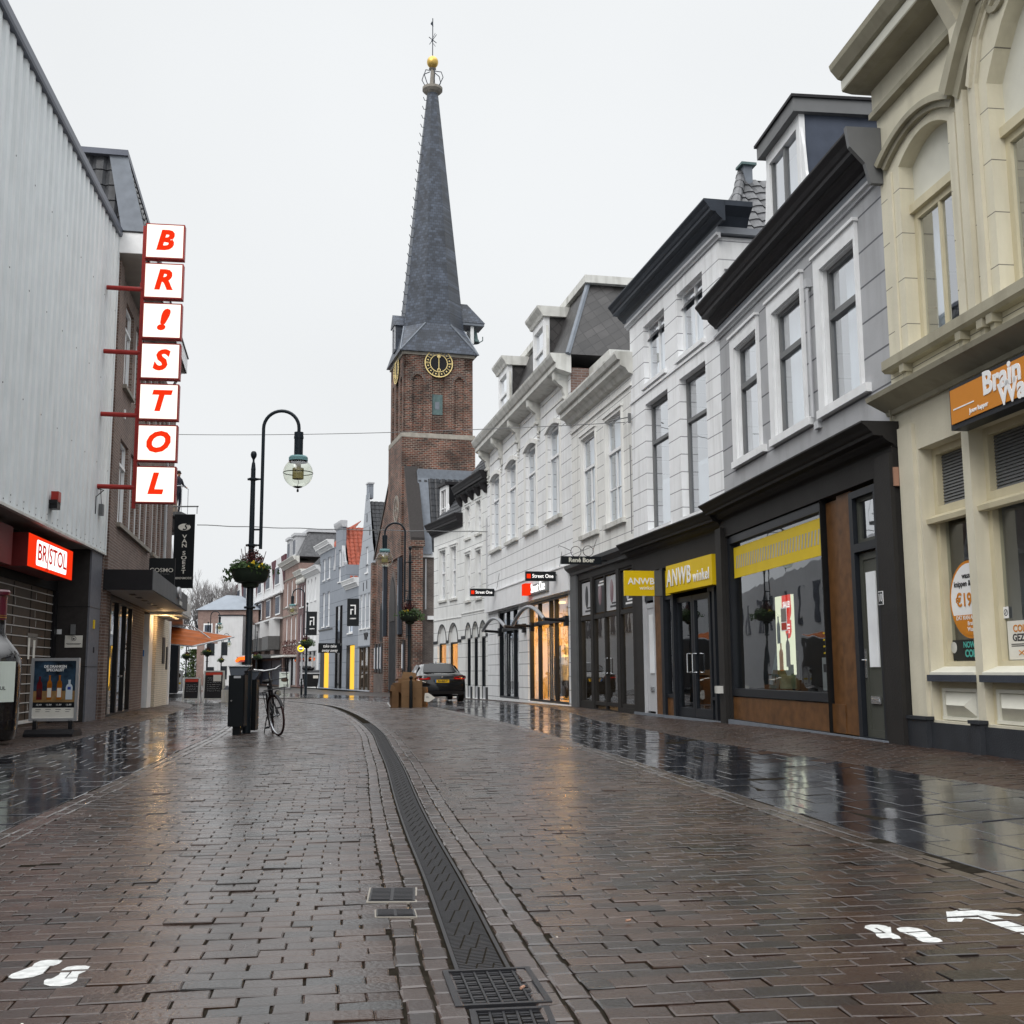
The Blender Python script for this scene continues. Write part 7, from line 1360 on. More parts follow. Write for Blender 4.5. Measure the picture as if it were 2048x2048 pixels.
MB().lathe([(.272, 4.725), (.276, 4.725), (.276, 4.74), (.272, 4.74), (.272, 4.725)], (gx, 0, 0), 32).build('globe_band', 'bollard', gl); MB().lathe([(.001, 4.44), (.02, 4.42), (.02, 4.38), (.001, 4.37)], (gx, 0, 0), 10).lathe([(.001, 4.455), (.09, 4.475), (.07, 4.46), (.001, 4.44)], (gx, 0, 0), 16).build('globe_knob', 'bollard', gl)
MB().lathe([(.001, 4.93), (.05, 4.93), (.05, 4.82), (.105, 4.82), (.105, 4.62), (.001, 4.62)], (gx, 0, 0), 16).build('burner', 'burner', gl); MB().tube([(gx, 0, 4.62), (gx + .015, 0, 4.54), (gx - .01, 0, 4.5), (gx, 0, 4.46)], .004, 4).build('wire', 'black', gl)
bw = MB().lathe([(.07, 2.60), (.14, 2.62), (.155, 2.68), (.185, 2.69), (.26, 2.71), (.305, 2.77), (.33, 2.86), (.34, 2.92), (.352, 2.935), (.33, 2.935), (.30, 2.86), (.10, 2.78)], (0, 0, 0), 28).build('flower_bowl', 'bowl_green', LP, True)
MB().lathe([(.001, 2.88), (.335, 2.88)], (0, 0, 0), 24).build('soil', 'joint_soil', bw)
def leaves(n, seed, R0, z0, z1, size, bias=0):
    rr = random.Random(seed); b = MB()
    for _ in range(n):
        a = rr.uniform(0, 2 * math.pi); r = R0 * math.sqrt(rr.random()); h = z0 + (z1 - z0) * rr.random() * (1 - .6 * r / R0)
        x, y = r * math.cos(a) + bias, r * math.sin(a); d = Vector((rr.uniform(-1, 1), rr.uniform(-1, 1), rr.uniform(-.4, 1))).normalized(); e = d.cross(Vector((rr.uniform(-1, 1), rr.uniform(-1, 1), .3))).normalized(); s = size * rr.uniform(.6, 1.4)
        p = Vector((x, y, h)); b.quad(p - d * s, p + e * s * .5, p + d * s, p - e * s * .5)
    return b
pl_ = leaves(620, 1, .36, 2.93, 3.14, .032).build('foliage', 'leaf_green', bw)
leaves(360, 2, .17, 2.97, 3.46, .030, .03).build('red_leaves', 'leaf_red', pl_); leaves(330, 3, .20, 2.93, 3.20, .03, -.18).build('silver_leaves', 'leaf_grey', pl_)
rr = random.Random(5); b = MB(); b3 = MB()
for _ in range(70):
    a = rr.uniform(2.3, 3.9) if _ % 3 else rr.uniform(0, 6.28); r = rr.uniform(.35, .50); p0 = (r * math.cos(a), r * math.sin(a), 2.97 - rr.uniform(0, .22 if _ % 3 else .1)); b.quad(p0, (p0[0] + .04, p0[1], p0[2] - .03), (p0[0], p0[1] + .02, p0[2] - .06))
b.build('trailing_leaves', 'leaf_green', pl_)
for _ in range(16): a = rr.uniform(-1.6, 1.6); r = rr.uniform(.15, .32); b3.sphere((r * math.cos(a), r * math.sin(a), rr.uniform(2.97, 3.08)), .022, 4)
b3.build('blossoms', 'flower_yellow', pl_)
b = MB()
for _ in range(14):
    a = rr.uniform(0, 6.28); r = rr.uniform(.05, .2); b.tube([(r * math.cos(a), r * math.sin(a), 2.9), (r * 1.6 * math.cos(a), r * 1.6 * math.sin(a), rr.uniform(3.1, 3.38))], .006, 4)
b.build('stems', 'leaf_red', pl_)
for (x, y, rz, lab) in ((-3.33, 36.2, math.pi, 'street lamp with greenish cap in front of the church, behind the cardboard boxes'), (-11.45, 62.3, math.pi, 'farther street lamp with yellow lit ring sign behind it, beside the banners'),
                        (-22.3, 82, 0, 'far street lamp standing behind the tall chalkboard'), (-27.6, 95, 0, 'far street lamp with bowl between the smaller chalkboard and the awning'), (-43.0, 143, 0, 'farthest street lamp, leftmost under the orange awning'), (-43.3, 160, 0, 'very distant lamp seen just right of the tall chalkboard'),
                        (-33.2, 128, 0, 'distant street lamp standing left of the black bin, near the white building'), (-22.8, 100, math.pi, 'distant lamp seen just right of the nearest lamp post')):
    c_ = copy_tree(LP); c_.location = (x, y, gz(x, y)); c_.rotation_euler = (0, 0, rz); c_['label'] = lab

# ------------------------------------------------------------ litter bins on the near lamp post
def bin_(label, x, y, w_, dpt, z0, z1, foot):
    t = thing('litter_bin', label, 'bin', (x, y, 0), rz=R(4), group='black litter bins at the near lamp post')
    MB().prism([(-w_ / 2 + .02, -dpt / 2), (w_ / 2 - .02, -dpt / 2), (w_ / 2, -dpt / 2 + .02), (w_ / 2, dpt / 2), (-w_ / 2, dpt / 2), (-w_ / 2, -dpt / 2 + .02)], z0, z1, 'z').build('body', 'bollard', t)
    if foot: MB().box(-.06, .07, -.1, .06, 0, z0 + .02).build('foot', 'bollard', t)
    MB().hexa([(-w_ / 2 + .03, -dpt / 2 + .01, z1), (w_ / 2 - .03, -dpt / 2 + .01, z1), (w_ / 2 - .02, dpt / 2, z1), (-w_ / 2 + .02, dpt / 2, z1)], [(-w_ / 2 - .02, -dpt / 2 + .10, z1 + .15), (w_ / 2 + .06, -dpt / 2 + .10, z1 + .15), (w_ / 2 + .06, dpt / 2, z1 + .16), (-w_ / 2 - .02, dpt / 2, z1 + .16)]).build('hood', 'blue_black', t)
    MB().hexa([(-w_ / 2 - .03, -dpt / 2 + .08, z1 + .15), (w_ / 2 + .07, -dpt / 2 + .08, z1 + .15), (w_ / 2 + .07, dpt / 2 + .02, z1 + .16), (-w_ / 2 - .03, dpt / 2 + .02, z1 + .16)], [(-w_ / 2 - .03, -dpt / 2 + .08, z1 + .17), (w_ / 2 + .07, -dpt / 2 + .08, z1 + .17), (w_ / 2 + .07, dpt / 2 + .02, z1 + .18), (-w_ / 2 - .03, dpt / 2 + .02, z1 + .18)]).build('lid', 'alu', t)
    MB().lathe([(.001, 0), (.016, 0), (.016, .012), (.001, .012)], (-.08, -dpt / 2 - .012, z0 + .45), 10, 'y').build('lock', 'chrome', t); MB().box(-.05, .07, -dpt / 2 - .006, -dpt / 2 - .001, z1 - .05, z1 - .01).build('plate', 'light_grey_paint', t)
bin_('black litter bin with slanted steel hood, left one at the near lamp post', -4.87, 19.98, .28, .32, .14, 1.03, True)
bin_('lower black bin half hidden behind the slanted-hood bin, right beside the bicycle', -4.84, 20.72, .30, .36, .04, .95, False)

# ------------------------------------------------------------ bicycle
BK = thing('bicycle', 'black Dutch bicycle with front carrier leaning against the near lamp post', 'bicycle', (-4.17, 19.93, 0))
d2 = Vector((-4.05, 19.40, 0)) - Vector((-4.38, 20.48, 0)); BK.rotation_euler = (R(9), 0, math.atan2(d2.y, d2.x)); BK.rotation_mode = 'XYZ'
def wheel(cx, parent, steer=0.):
    rim = .315; g = MB().lathe([(.335 + .018 * math.cos(a), .018 * math.sin(a)) for a in [2 * math.pi * k / 10 for k in range(11)]], (0, 0, 0), 44, 'y'); 
    def pl(mb):
        c_, s_ = math.cos(steer), math.sin(steer); mb.v = [(cx + x * c_ - y * s_, x * s_ + y * c_, z + .353) for x, y, z in mb.v]; return mb
    w_ = pl(g).build('wheel', 'tyre_red', parent, True)
    pl(MB().lathe([(rim, -.012), (rim + .012, -.012), (rim + .012, .012), (rim, .012), (rim, -.012)], (0, 0, 0), 40, 'y')).build('rim', 'metal_grey', w_)
    b = MB()
    for k in range(32):
        a = 2 * math.pi * k / 32; h_ = .022; s_ = 1 if k % 2 else -1; a2 = a + s_ * (.9 if (k // 2) % 2 else -.9)
        b.tube([(rim * math.cos(a), 0, rim * math.sin(a)), (h_ * math.cos(a2), s_ * .025, h_ * math.sin(a2))], .0022, 4, False)
    b.tube([(0, -.05, 0), (0, .05, 0)], .02, 8); pl(b).build('spokes', 'metal_grey', w_)
    mg = MB(); n = 16
    for k in range(n):
        a0 = R(25 + 150 * k / n) if cx > 0 else R(10 + 180 * k / n); a1 = R(25 + 150 * (k + 1) / n) if cx > 0 else R(10 + 180 * (k + 1) / n)
        q = lambda a, r, y: (r * math.cos(a), y, r * math.sin(a)); mg.hexa([q(a0, .365, -.026), q(a1, .365, -.026), q(a1, .365, .026), q(a0, .365, .026)], [q(a0, .372, -.022), q(a1, .372, -.022), q(a1, .372, .022), q(a0, .372, .022)])
    pl(mg).build('mudguard', 'black', parent)
st = R(16); wheel(.57, BK, st); wheel(-.57, BK)
bb, hd0, hd1, seat = (-.12, 0, .29), (.40, 0, .62), (.34, 0, .95), (-.27, 0, .86)
MB().tube([bb, hd0], .018, 8).tube([(-.22, 0, .66), hd1], .016, 8).tube([bb, (-.25, 0, .74), seat], .016, 8).tube([hd0, hd1], .02, 8).tube([bb, (-.57, .05, .353)], .011, 6).tube([bb, (-.57, -.05, .353)], .011, 6).tube([(-.24, 0, .70), (-.57, .05, .353)], .009, 6).tube([(-.24, 0, .70), (-.57, -.05, .353)], .009, 6).tube([hd0, (.46, .0, .56), (.57, .06, .353)], .012, 6).tube([(.46, 0, .56), (.57, -.06, .353)], .012, 6).tube([(-.57, -.07, .3), (-.50, -.16, .02)], .01, 5).build('frame', 'black', BK, True)
c_, s_ = math.cos(st), math.sin(st); Q = lambda x, y, z: (.34 + x * c_ - y * s_, x * s_ + y * c_, z)
hb = MB().tube([Q(0, 0, .95), Q(-.02, 0, 1.10), Q(.03, 0, 1.13)], .014, 8).tube([Q(-.20, -.30, 1.17), Q(-.05, -.24, 1.18), Q(.03, -.10, 1.13), Q(.03, .10, 1.13), Q(-.05, .24, 1.18), Q(-.20, .30, 1.17)], .012, 8).build('handlebar', 'chrome', BK, True)
MB().tube([Q(-.20, -.30, 1.17), Q(-.31, -.315, 1.165)], .018, 8).tube([Q(-.20, .30, 1.17), Q(-.31, .315, 1.165)], .018, 8).build('grip', 'black', hb)
MB().sphere((-.30, 0, .93), .12, 8, 1.1, .85, .32).build('saddle', 'rubber', BK, True); MB().tube([(-.27, 0, .8), (-.29, 0, .92)], .014, 6).build('seat_post', 'chrome', BK)
b = MB()
for y in (-.16, .16): b.tube([Q(.06, y, .80), Q(.36, y, .80), Q(.40, y, 1.12), Q(.10, y, 1.12)], .008, 5)
for x, z in ((.06, .8), (.16, .8), (.26, .8), (.36, .8), (.40, 1.12), (.38, .96)): b.tube([Q(x, -.16, z), Q(x, .16, z)], .007, 5)
for y in (-.08, 0, .08): b.tube([Q(.06, y, .80), Q(.36, y, .80)], .006, 5)
b.tube([Q(.30, -.12, .8), Q(.26, -.06, .36)], .008, 5).tube([Q(.30, .12, .8), Q(.26, .06, .36)], .008, 5).build('front_carrier', 'black', BK)
b = MB().tube([(-.3, -.06, .74), (-.82, -.07, .74), (-.82, .07, .74), (-.3, .06, .74)], .008, 5).tube([(-.75, .07, .74), (-.57, .06, .353)], .007, 5).tube([(-.75, -.07, .74), (-.57, -.06, .353)], .007, 5); b.build('rear_carrier', 'black', BK)
hl = MB().lathe([(.001, 0), (.05, .01), (.055, .05), (.03, .10), (.001, .11)], (0, 0, 0), 14, 'x'); hl.v = [Q(.30 - x, y, .72 + z) for x, y, z in hl.v]; hl = hl.build('headlight', 'black', BK, True); q_ = MB().lathe([(.001, .0), (.048, .0), (.048, .006), (.001, .004)], (0, 0, 0), 14, 'x'); q_.v = [Q(.306 + x, y, .72 + z) for x, y, z in q_.v]; q_.build('lens', 'chrome', hl)
MB().lathe([(.001, -.01), (.09, -.01), (.09, .01), (.001, .01)], (-.12, -.05, .29), 18, 'y').tube([(-.12, -.08, .29), (-.04, -.09, .14)], .01, 6).tube([(-.12, .08, .29), (-.2, .09, .44)], .01, 6).box(-.10, .03, -.17, -.09, .125, .155).box(-.26, -.14, .09, .17, .43, .455).build('crank_and_pedals', 'black', BK)
MB().hexa([(-.66, -.03, .24), (-.04, -.03, .20), (-.04, -.06, .20), (-.66, -.06, .24)], [(-.66, -.03, .44), (-.04, -.03, .38), (-.04, -.06, .38), (-.66, -.06, .44)]).build('chain_case', 'black', BK)

# ------------------------------------------------------------ car
CR = thing('parked_car', 'black saloon car with yellow number plate parked beside the boxes, seen from behind', 'car', (-2.62, 41.6, gz(-2.6, 41.6)), rz=R(11))
def loft(sec, name, m, par, smooth=True, close=True):
    b = MB(); n = len(sec[0])
    for s in sec: b.v += [tuple(p) for p in s]
    for i in range(len(sec) - 1):
        for j in range(n - 1): b.f.append((i * n + j, i * n + j + 1, (i + 1) * n + j + 1, (i + 1) * n + j))
    if close: b.f.append(tuple(range(n))); b.f.append(tuple((len(sec) - 1) * n + j for j in range(n - 1, -1, -1)))
    return b.build(name, m, par, smooth)
def carsec(y, w_, zb, zt, crown, belt=.62):
    P = [(.0, zb), (.60, zb), (.86, zb + .05), (.97, zb + .16), (1.0, .50), (.99, belt + .08), (.965, zt - .12), (.92, zt - .04), (.80, zt + crown * .3), (.5, zt + crown * .8), (0, zt + crown)]
    L_ = [(p[0] * w_, y, p[1]) for p in P]; return [(-x, yy, z) for x, yy, z in reversed(L_[1:])] + L_
S_ = [(0.0, .80, .42, .93, .03), (.05, .86, .30, 1.0, .035), (.16, .90, .24, 1.03, .035), (.5, .925, .2, 1.02, .03), (1.2, .935, .2, 1.0, .02), (2.4, .935, .2, .98, .02), (3.5, .93, .2, .96, .03), (4.2, .91, .2, .90, .04), (4.7, .85, .24, .78, .03), (4.93, .70, .34, .66, .02)]
loft([carsec(*s) for s in S_], 'body', 'car_paint', CR)
def cabsec(y, wb, wt, z0, z1):
    P = [(wb, z0), (wb * .985, z0 + (z1 - z0) * .25), (wt + (wb - wt) * .35, z0 + (z1 - z0) * .7), (wt, z1 - .05), (wt * .82, z1 - .005), (wt * .4, z1 + .02), (0, z1 + .025)]
    L_ = [(p[0], y, p[1]) for p in P]; return [(-x, yy, z) for x, yy, z in L_[:-1]] + [L_[-1]] + [(x, yy, z) for x, yy, z in reversed(L_[:-1])]
cab = loft([cabsec(.62, .80, .74, .98, 1.03), cabsec(.95, .83, .66, .98, 1.20), cabsec(1.35, .85, .60, .98, 1.37), cabsec(1.9, .86, .60, .98, 1.44), cabsec(2.6, .86, .60, .97, 1.44), cabsec(3.1, .85, .60, .96, 1.36), cabsec(3.7, .82, .66, .95, 1.08), cabsec(3.95, .8, .72, .94, .97)], 'cabin', 'car_paint', CR)
MB().quad((-.64, .705, 1.075), (.64, .705, 1.075), (.52, 1.36, 1.395), (-.52, 1.36, 1.395)).build('rear_window', 'car_glass', CR).location = (0, -.03, .028)
for sx in (-1, 1):
    MB().quad((sx * .862, 1.1, 1.02), (sx * .872, 2.05, 1.02), (sx * .66, 2.0, 1.385), (sx * .70, 1.45, 1.33)).quad((sx * .872, 2.12, 1.02), (sx * .865, 3.3, 1.0), (sx * .68, 2.75, 1.38), (sx * .66, 2.08, 1.385)).build('side_window', 'car_glass', CR)
    tl = MB(); tl.v = [(sx * .88, .17, .78), (sx * .86, .04, .80), (sx * .42, -.035, .84), (sx * .44, -.035, .93), (sx * .80, .02, .98), (sx * .90, .22, .97), (sx * .935, .30, .90)]; tl.f = [(0, 1, 2, 3, 4, 5, 6)]; o = tl.build('tail_light', 'tail_red', CR); MB().box(sx * .5, sx * .83, -.05, .02, .85, .875).build('light_bar', 'glow_red_dim', o)
    MB().sphere((sx * 1.0, 3.0, 1.02), .1, 6, 1, .6, .75).build('mirror', 'car_paint', CR, True)
    for y in (.98, 3.95):
        w_ = MB().lathe([(.001, -.11), (.2, -.11), (.325, -.10), (.335, -.07), (.335, .07), (.325, .10), (.2, .11), (.001, .11)], (sx * .82, y, .335), 26, 'x').build('wheel', 'rubber', CR, True); MB().lathe([(.001, 0), (.22, 0), (.23, .02), (.001, .02)], (sx * .93 if sx > 0 else -.95, y, .335), 20, 'x').build('rim', 'metal_grey', w_)
    MB().box(sx * .38, sx * .60, -.03, .03, .27, .33).build('exhaust', 'chrome', CR)
pt_ = MB().box(-.26, .26, -.055, -.035, .72, .83).build('number_plate', 'plate_yellow', CR); MB().box(-.26, -.22, -.058, -.054, .72, .83).build('blue_strip', 'blue_sign', pt_); textmesh('plate_lettering', 'RS-465-V', .105, 'charcoal_text', pt_, T_cam(.02, -.058, .775), .001, .003, sx=.9)
MB().box(-.80, .80, -.04, .05, .30, .42).build('bumper_insert', 'blackmatte', CR); MB().lathe([(.001, -.04), (.035, -.04), (.035, -.03), (.001, -.03)], (0, 0, .93), 14, 'y').build('round_badge', 'metal_grey', CR); MB().prism([(2.0, 1.46), (1.9, 1.52), (1.78, 1.47)], -.02, .02, 'x').build('roof_antenna', 'car_paint', CR)

# ------------------------------------------------------------ cardboard boxes, bollards, container
def carton(label, x, y, w_, d_, h, rz, m='cardboard', flaps=0, z=0, paper=False):
    t = thing('cardboard_box', label, 'box', (x, y, gz(x, y) + z), rz=rz, group='cardboard boxes stacked by the bollard')
    b = MB().box(-w_ / 2, w_ / 2, -d_ / 2, d_ / 2, 0, h) if not flaps else MB().box(-w_ / 2, w_ / 2, -d_ / 2, -d_ / 2 + .01, 0, h).box(-w_ / 2, w_ / 2, d_ / 2 - .01, d_ / 2, 0, h).box(-w_ / 2, -w_ / 2 + .01, -d_ / 2 + .01, d_ / 2 - .01, 0, h).box(w_ / 2 - .01, w_ / 2, -d_ / 2 + .01, d_ / 2 - .01, 0, h).box(-w_ / 2 + .01, w_ / 2 - .01, -d_ / 2 + .01, d_ / 2 - .01, 0, .01)
    b.build('carton', m, t)
    if flaps:
        for s_ in (-1, 1): MB().hexa([(s_ * w_ / 2, -d_ / 2, h), (s_ * w_ / 2, d_ / 2, h), (s_ * (w_ / 2 - .008), d_ / 2, h), (s_ * (w_ / 2 - .008), -d_ / 2, h)], [(s_ * (w_ / 2 + .14), -d_ / 2, h + .06 * s_ * flaps), (s_ * (w_ / 2 + .14), d_ / 2, h + .06 * s_ * flaps), (s_ * (w_ / 2 + .135), d_ / 2, h + .06 * s_ * flaps - .01), (s_ * (w_ / 2 + .135), -d_ / 2, h + .06 * s_ * flaps - .01)]).build('flap', m, t)
        MB().hexa([(-w_ / 2, d_ / 2, h), (w_ / 2, d_ / 2, h), (w_ / 2, d_ / 2 - .01, h), (-w_ / 2, d_ / 2 - .01, h)], [(-w_ / 2 + .05, d_ / 2 + .03, h + .2), (w_ / 2 - .06, d_ / 2 + .03, h + .16), (w_ / 2 - .06, d_ / 2 + .02, h + .16), (-w_ / 2 + .05, d_ / 2 + .02, h + .2)]).build('flap', m, t)
    MB().box(-w_ / 2 - .001, w_ / 2 + .001, -d_ / 2 - .002, -d_ / 2, h * .70, h * .71).box(-.004, .004, -d_ / 2 - .003, -d_ / 2, 0, h).build('crease', 'cardboard_dark', t); MB().box(w_ * .1, w_ * .2, -d_ / 2 - .003, -d_ / 2 - .001, h * .3, h * .38).box(-w_ * .3, -w_ * .12, -d_ / 2 - .003, -d_ / 2 - .001, h * .4, h * .42).build('print', 'cardboard_dark', t)
    return t
carton('largest upright cardboard box, directly behind the black bollard', -3.08, 34.35, .62, .42, .80, R(4))
carton('open cardboard box with raised flaps standing behind the largest box', -3.26, 34.95, .50, .46, .88, R(-6), flaps=1, m='cardboard')
carton('darker crumpled cardboard box on the left, leaning at the largest box', -3.52, 34.6, .30, .40, .74, R(14), m='cardboard_dark')
carton('lowest cardboard box at far left of the pile with torn top', -3.60, 34.20, .20, .26, .48, R(22), m='cardboard_dark', flaps=-1)
carton('narrow cardboard box between the largest box and the parked car', -2.72, 34.8, .14, .40, .60, R(-3))
t = thing('paper_sheet', 'loose white cardboard sheet sticking out right of the boxes', 'paper', (-2.60, 34.3, .28)); MB().prism([(-.10, -.10), (-.08, .14), (.02, .15), (.24, .0), (.04, -.13)], -.006, .006, 'y').build('sheet', 'paper', t); MB().box(-.04, .05, -.008, -.006, .0, .01).box(-.04, .03, -.008, -.006, .03, .04).build('print', 'charcoal_text', t)
t = thing('paper_sheet', 'white paper lying tilted on top of the boxes, right side', 'paper', (-2.84, 34.6, .80)); MB().hexa([(-.12, -.1, .02), (.16, -.1, -.06), (.16, .1, -.06), (-.12, .1, .02)], [(-.12, -.1, .03), (.16, -.1, -.05), (.16, .1, -.05), (-.12, .1, .03)]).build('sheet', 'paper', t)
t = thing('paper_sheet', 'small white paper scrap at the left foot of the box pile', 'paper', (-3.74, 34.1, 0)); MB().hexa([(-.06, 0, .12), (.03, 0, .02), (.035, .02, .02), (-.055, .02, .12)], [(-.04, 0, .18), (.05, 0, .03), (.055, .02, .03), (-.035, .02, .18)]).build('sheet', 'white_paint', t)
BO = thing('bollard', 'black bollard with ball top standing in front of the cardboard boxes', 'bollard', (-3.06, 33.85, 0), group='black ball-topped bollards')
MB().lathe([(.055, 0), (.055, .78), (.045, .80), (.03, .82), (.028, .84)], (0, 0, 0), 14).build('post', 'bollard', BO, True); MB().sphere((0, 0, .89), .06, 8).build('ball', 'bollard', BO, True)
c_ = copy_tree(BO); c_.location = (-11.78, 62.8, gz(-11.8, 62.8)); c_['label'] = 'black bollard standing beside the farther street lamp'
CT = thing('waste_container', 'large black wheeled waste container with pale lid edge beside the far lamp', 'container', (-18.15, 101.2, gz(-18, 101)), rz=R(10))
MB().hexa([(-.6, -.4, .2), (.6, -.4, .2), (.6, .4, .2), (-.6, .4, .2)], [(-.75, -.5, 1.35), (.75, -.5, 1.35), (.75, .5, 1.35), (-.75, .5, 1.35)]).build('body', 'plastic_black', CT); MB().box(-.8, .8, -.55, .55, 1.35, 1.45).build('rim', 'light_grey_paint', CT); MB().prism([(-.55, 1.45), (-.3, 1.65), (.3, 1.7), (.55, 1.45)], -.75, .75).build('lid', 'plastic_black', CT)
MB().box(.2, .65, -.50, -.47, .95, 1.2).build('sticker', 'paper', CT)
for x in (-.5, .5): MB().lathe([(.001, -.04), (.1, -.04), (.1, .04), (.001, .04)], (x, -.3, .1), 10, 'x').build('wheel', 'rubber', CT)
t = thing('refuse_bag', 'dark refuse bag heaped on top of the waste container', 'bag', (-18.5, 101.1, gz(-18, 101) + 1.68)); MB().sphere((0, 0, .18), .35, 8, 1.3, .9, .65).sphere((.4, 0, .12), .22, 7, 1, .9, .7).build('bag', 'plastic_black', t, True)

# ------------------------------------------------------------ drinks poster board and giant wine bottle
t = thing('poster_board', 'aluminium framed drinks poster board with four bottles in front of the shutter', 'sign board', (-8.02, 19.75, 0), rz=R(3))
MB().prism([(-.24, 0), (.24, 0), (.24, .05), (.16, .12), (-.16, .12), (-.24, .05)], -.42, .42).build('base', 'plastic_black', t); MB().box(-.34, -.27, -.04, .04, .1, .28).box(.27, .34, -.04, .04, .1, .28).build('leg', 'plastic_black', t)
MB().box(-.41, -.36, -.04, .04, .26, 1.35).box(.36, .41, -.04, .04, .26, 1.35).box(-.36, .36, -.04, .04, .26, .31).box(-.36, .36, -.04, .04, 1.30, 1.35).build('frame', 'alu', t)
PN = MB().box(-.36, .36, -.02, .02, .31, 1.30).build('poster', 'poster_night', t)
MB().box(-.36, .36, -.022, -.02, .585, .78).build('table_picture', 'poster_wood', PN); MB().box(-.36, .36, -.023, -.02, .49, .585).build('price_band', 'black_sign', PN); MB().box(-.36, .36, -.022, -.02, .31, .49).build('footer', 'paper', PN)
textmesh('lettering', 'DE DRANKEN\nSPECIALIST', .062, 'white_sign', PN, T_cam(0, -.023, 1.17), .001, .002); MB().box(-.17, .2, -.024, -.022, 1.168, 1.172).build('line', 'light_grey_paint', PN)
for k, (p, m) in enumerate((('12.49', 'dark_liquor'), ('12.99', 'amber'), ('11.99', 'amber'), ('16.99', 'clear_bottle'))):
    x = -.255 + k * .17; textmesh('price', p, .045, 'white_sign', PN, T_cam(x, -.025, .538), .001); hb_ = (.40, .42, .42, .34)[k]
    flatbottle(PN, x, .63, hb_, (.095, .085, .09, .115)[k], m, -.028, 'bottle_picture'); MB().box(x - .035, x + .035, -.030, -.028, .67, .67 + hb_ * .38).build('bottle_label', ('blue_label', 'paper', 'paper', 'clear_bottle')[k] if k != 0 else 'leaf_red', PN)
    MB().box(x - .05, x + .04, -.024, -.022, .455, .463).box(x - .05, x + .02, -.024, -.022, .42, .426).build('small_print', 'charcoal_text', PN)
MB().box(-.255 + .51 - .028, -.255 + .51 + .028, -.032, -.030, .80, .85).build('blue_print', 'blue_label', PN)
t = thing('giant_bottle', 'giant dark wine bottle display with dark red capsule at the left edge', 'display', (-8.33, 17.6, 0))
MB().lathe([(.001, .06), (.30, .05), (.36, .08), (.39, .16), (.405, .4), (.41, 1.15), (.40, 1.30), (.35, 1.43), (.25, 1.55), (.18, 1.64), (.15, 1.72), (.145, 1.95)], (.2, 0, 0), 40).build('glass_body', 'bottle_glass', t, True)
MB().lathe([(.148, 1.92), (.152, 2.0), (.155, 2.30), (.185, 2.31), (.19, 2.36), (.17, 2.39), (.001, 2.395)], (.2, 0, 0), 32).build('capsule', 'wine_capsule', t, True); MB().lathe([(.150, 1.95), (.153, 1.95), (.1545, 1.965), (.151, 1.965), (.150, 1.95)], (.2, 0, 0), 32).lathe([(.152, 1.985), (.155, 1.985), (.1555, 1.992), (.152, 1.992), (.152, 1.985)], (.2, 0, 0), 32).build('gold_rings', 'gold', t)
b = MB(); n = 24
for k in range(n):
    a0, a1 = R(-175 + 160 * k / n), R(-175 + 160 * (k + 1) / n); r = .413; b.hexa([(.2 + (r - .004) * math.cos(a0), (r - .004) * math.sin(a0), .65), (.2 + (r - .004) * math.cos(a1), (r - .004) * math.sin(a1), .65), (.2 + r * math.cos(a1), r * math.sin(a1), .65), (.2 + r * math.cos(a0), r * math.sin(a0), .65)], [(.2 + (r - .004) * math.cos(a0), (r - .004) * math.sin(a0), 1.27), (.2 + (r - .004) * math.cos(a1), (r - .004) * math.sin(a1), 1.27), (.2 + r * math.cos(a1), r * math.sin(a1), 1.27), (.2 + r * math.cos(a0), r * math.sin(a0), 1.27)])
lb = b.build('label', 'label_paper', t)
def curved(s, size, ang, z, m='charcoal_text', bold=.001):
    o = textmesh('label_lettering', s, size, m, lb, Matrix.Identity(4), .0005, bold)
    for v in o.data.vertices:
        a = R(ang) + v.co.x / .416; r = .4165 + v.co.z; v.co = (.2 + r * math.cos(a), r * math.sin(a), z + v.co.y)
    return o
curved('PAUL', .075, -50, .86); curved('CAPITEL', .028, -58, .71)
for k in range(8): curved('IIIIIIIIII', .022, -55, 1.10 - k * .022, 'mid_grey_paint', 0)
curved('PAX', .022, -92, 1.22)

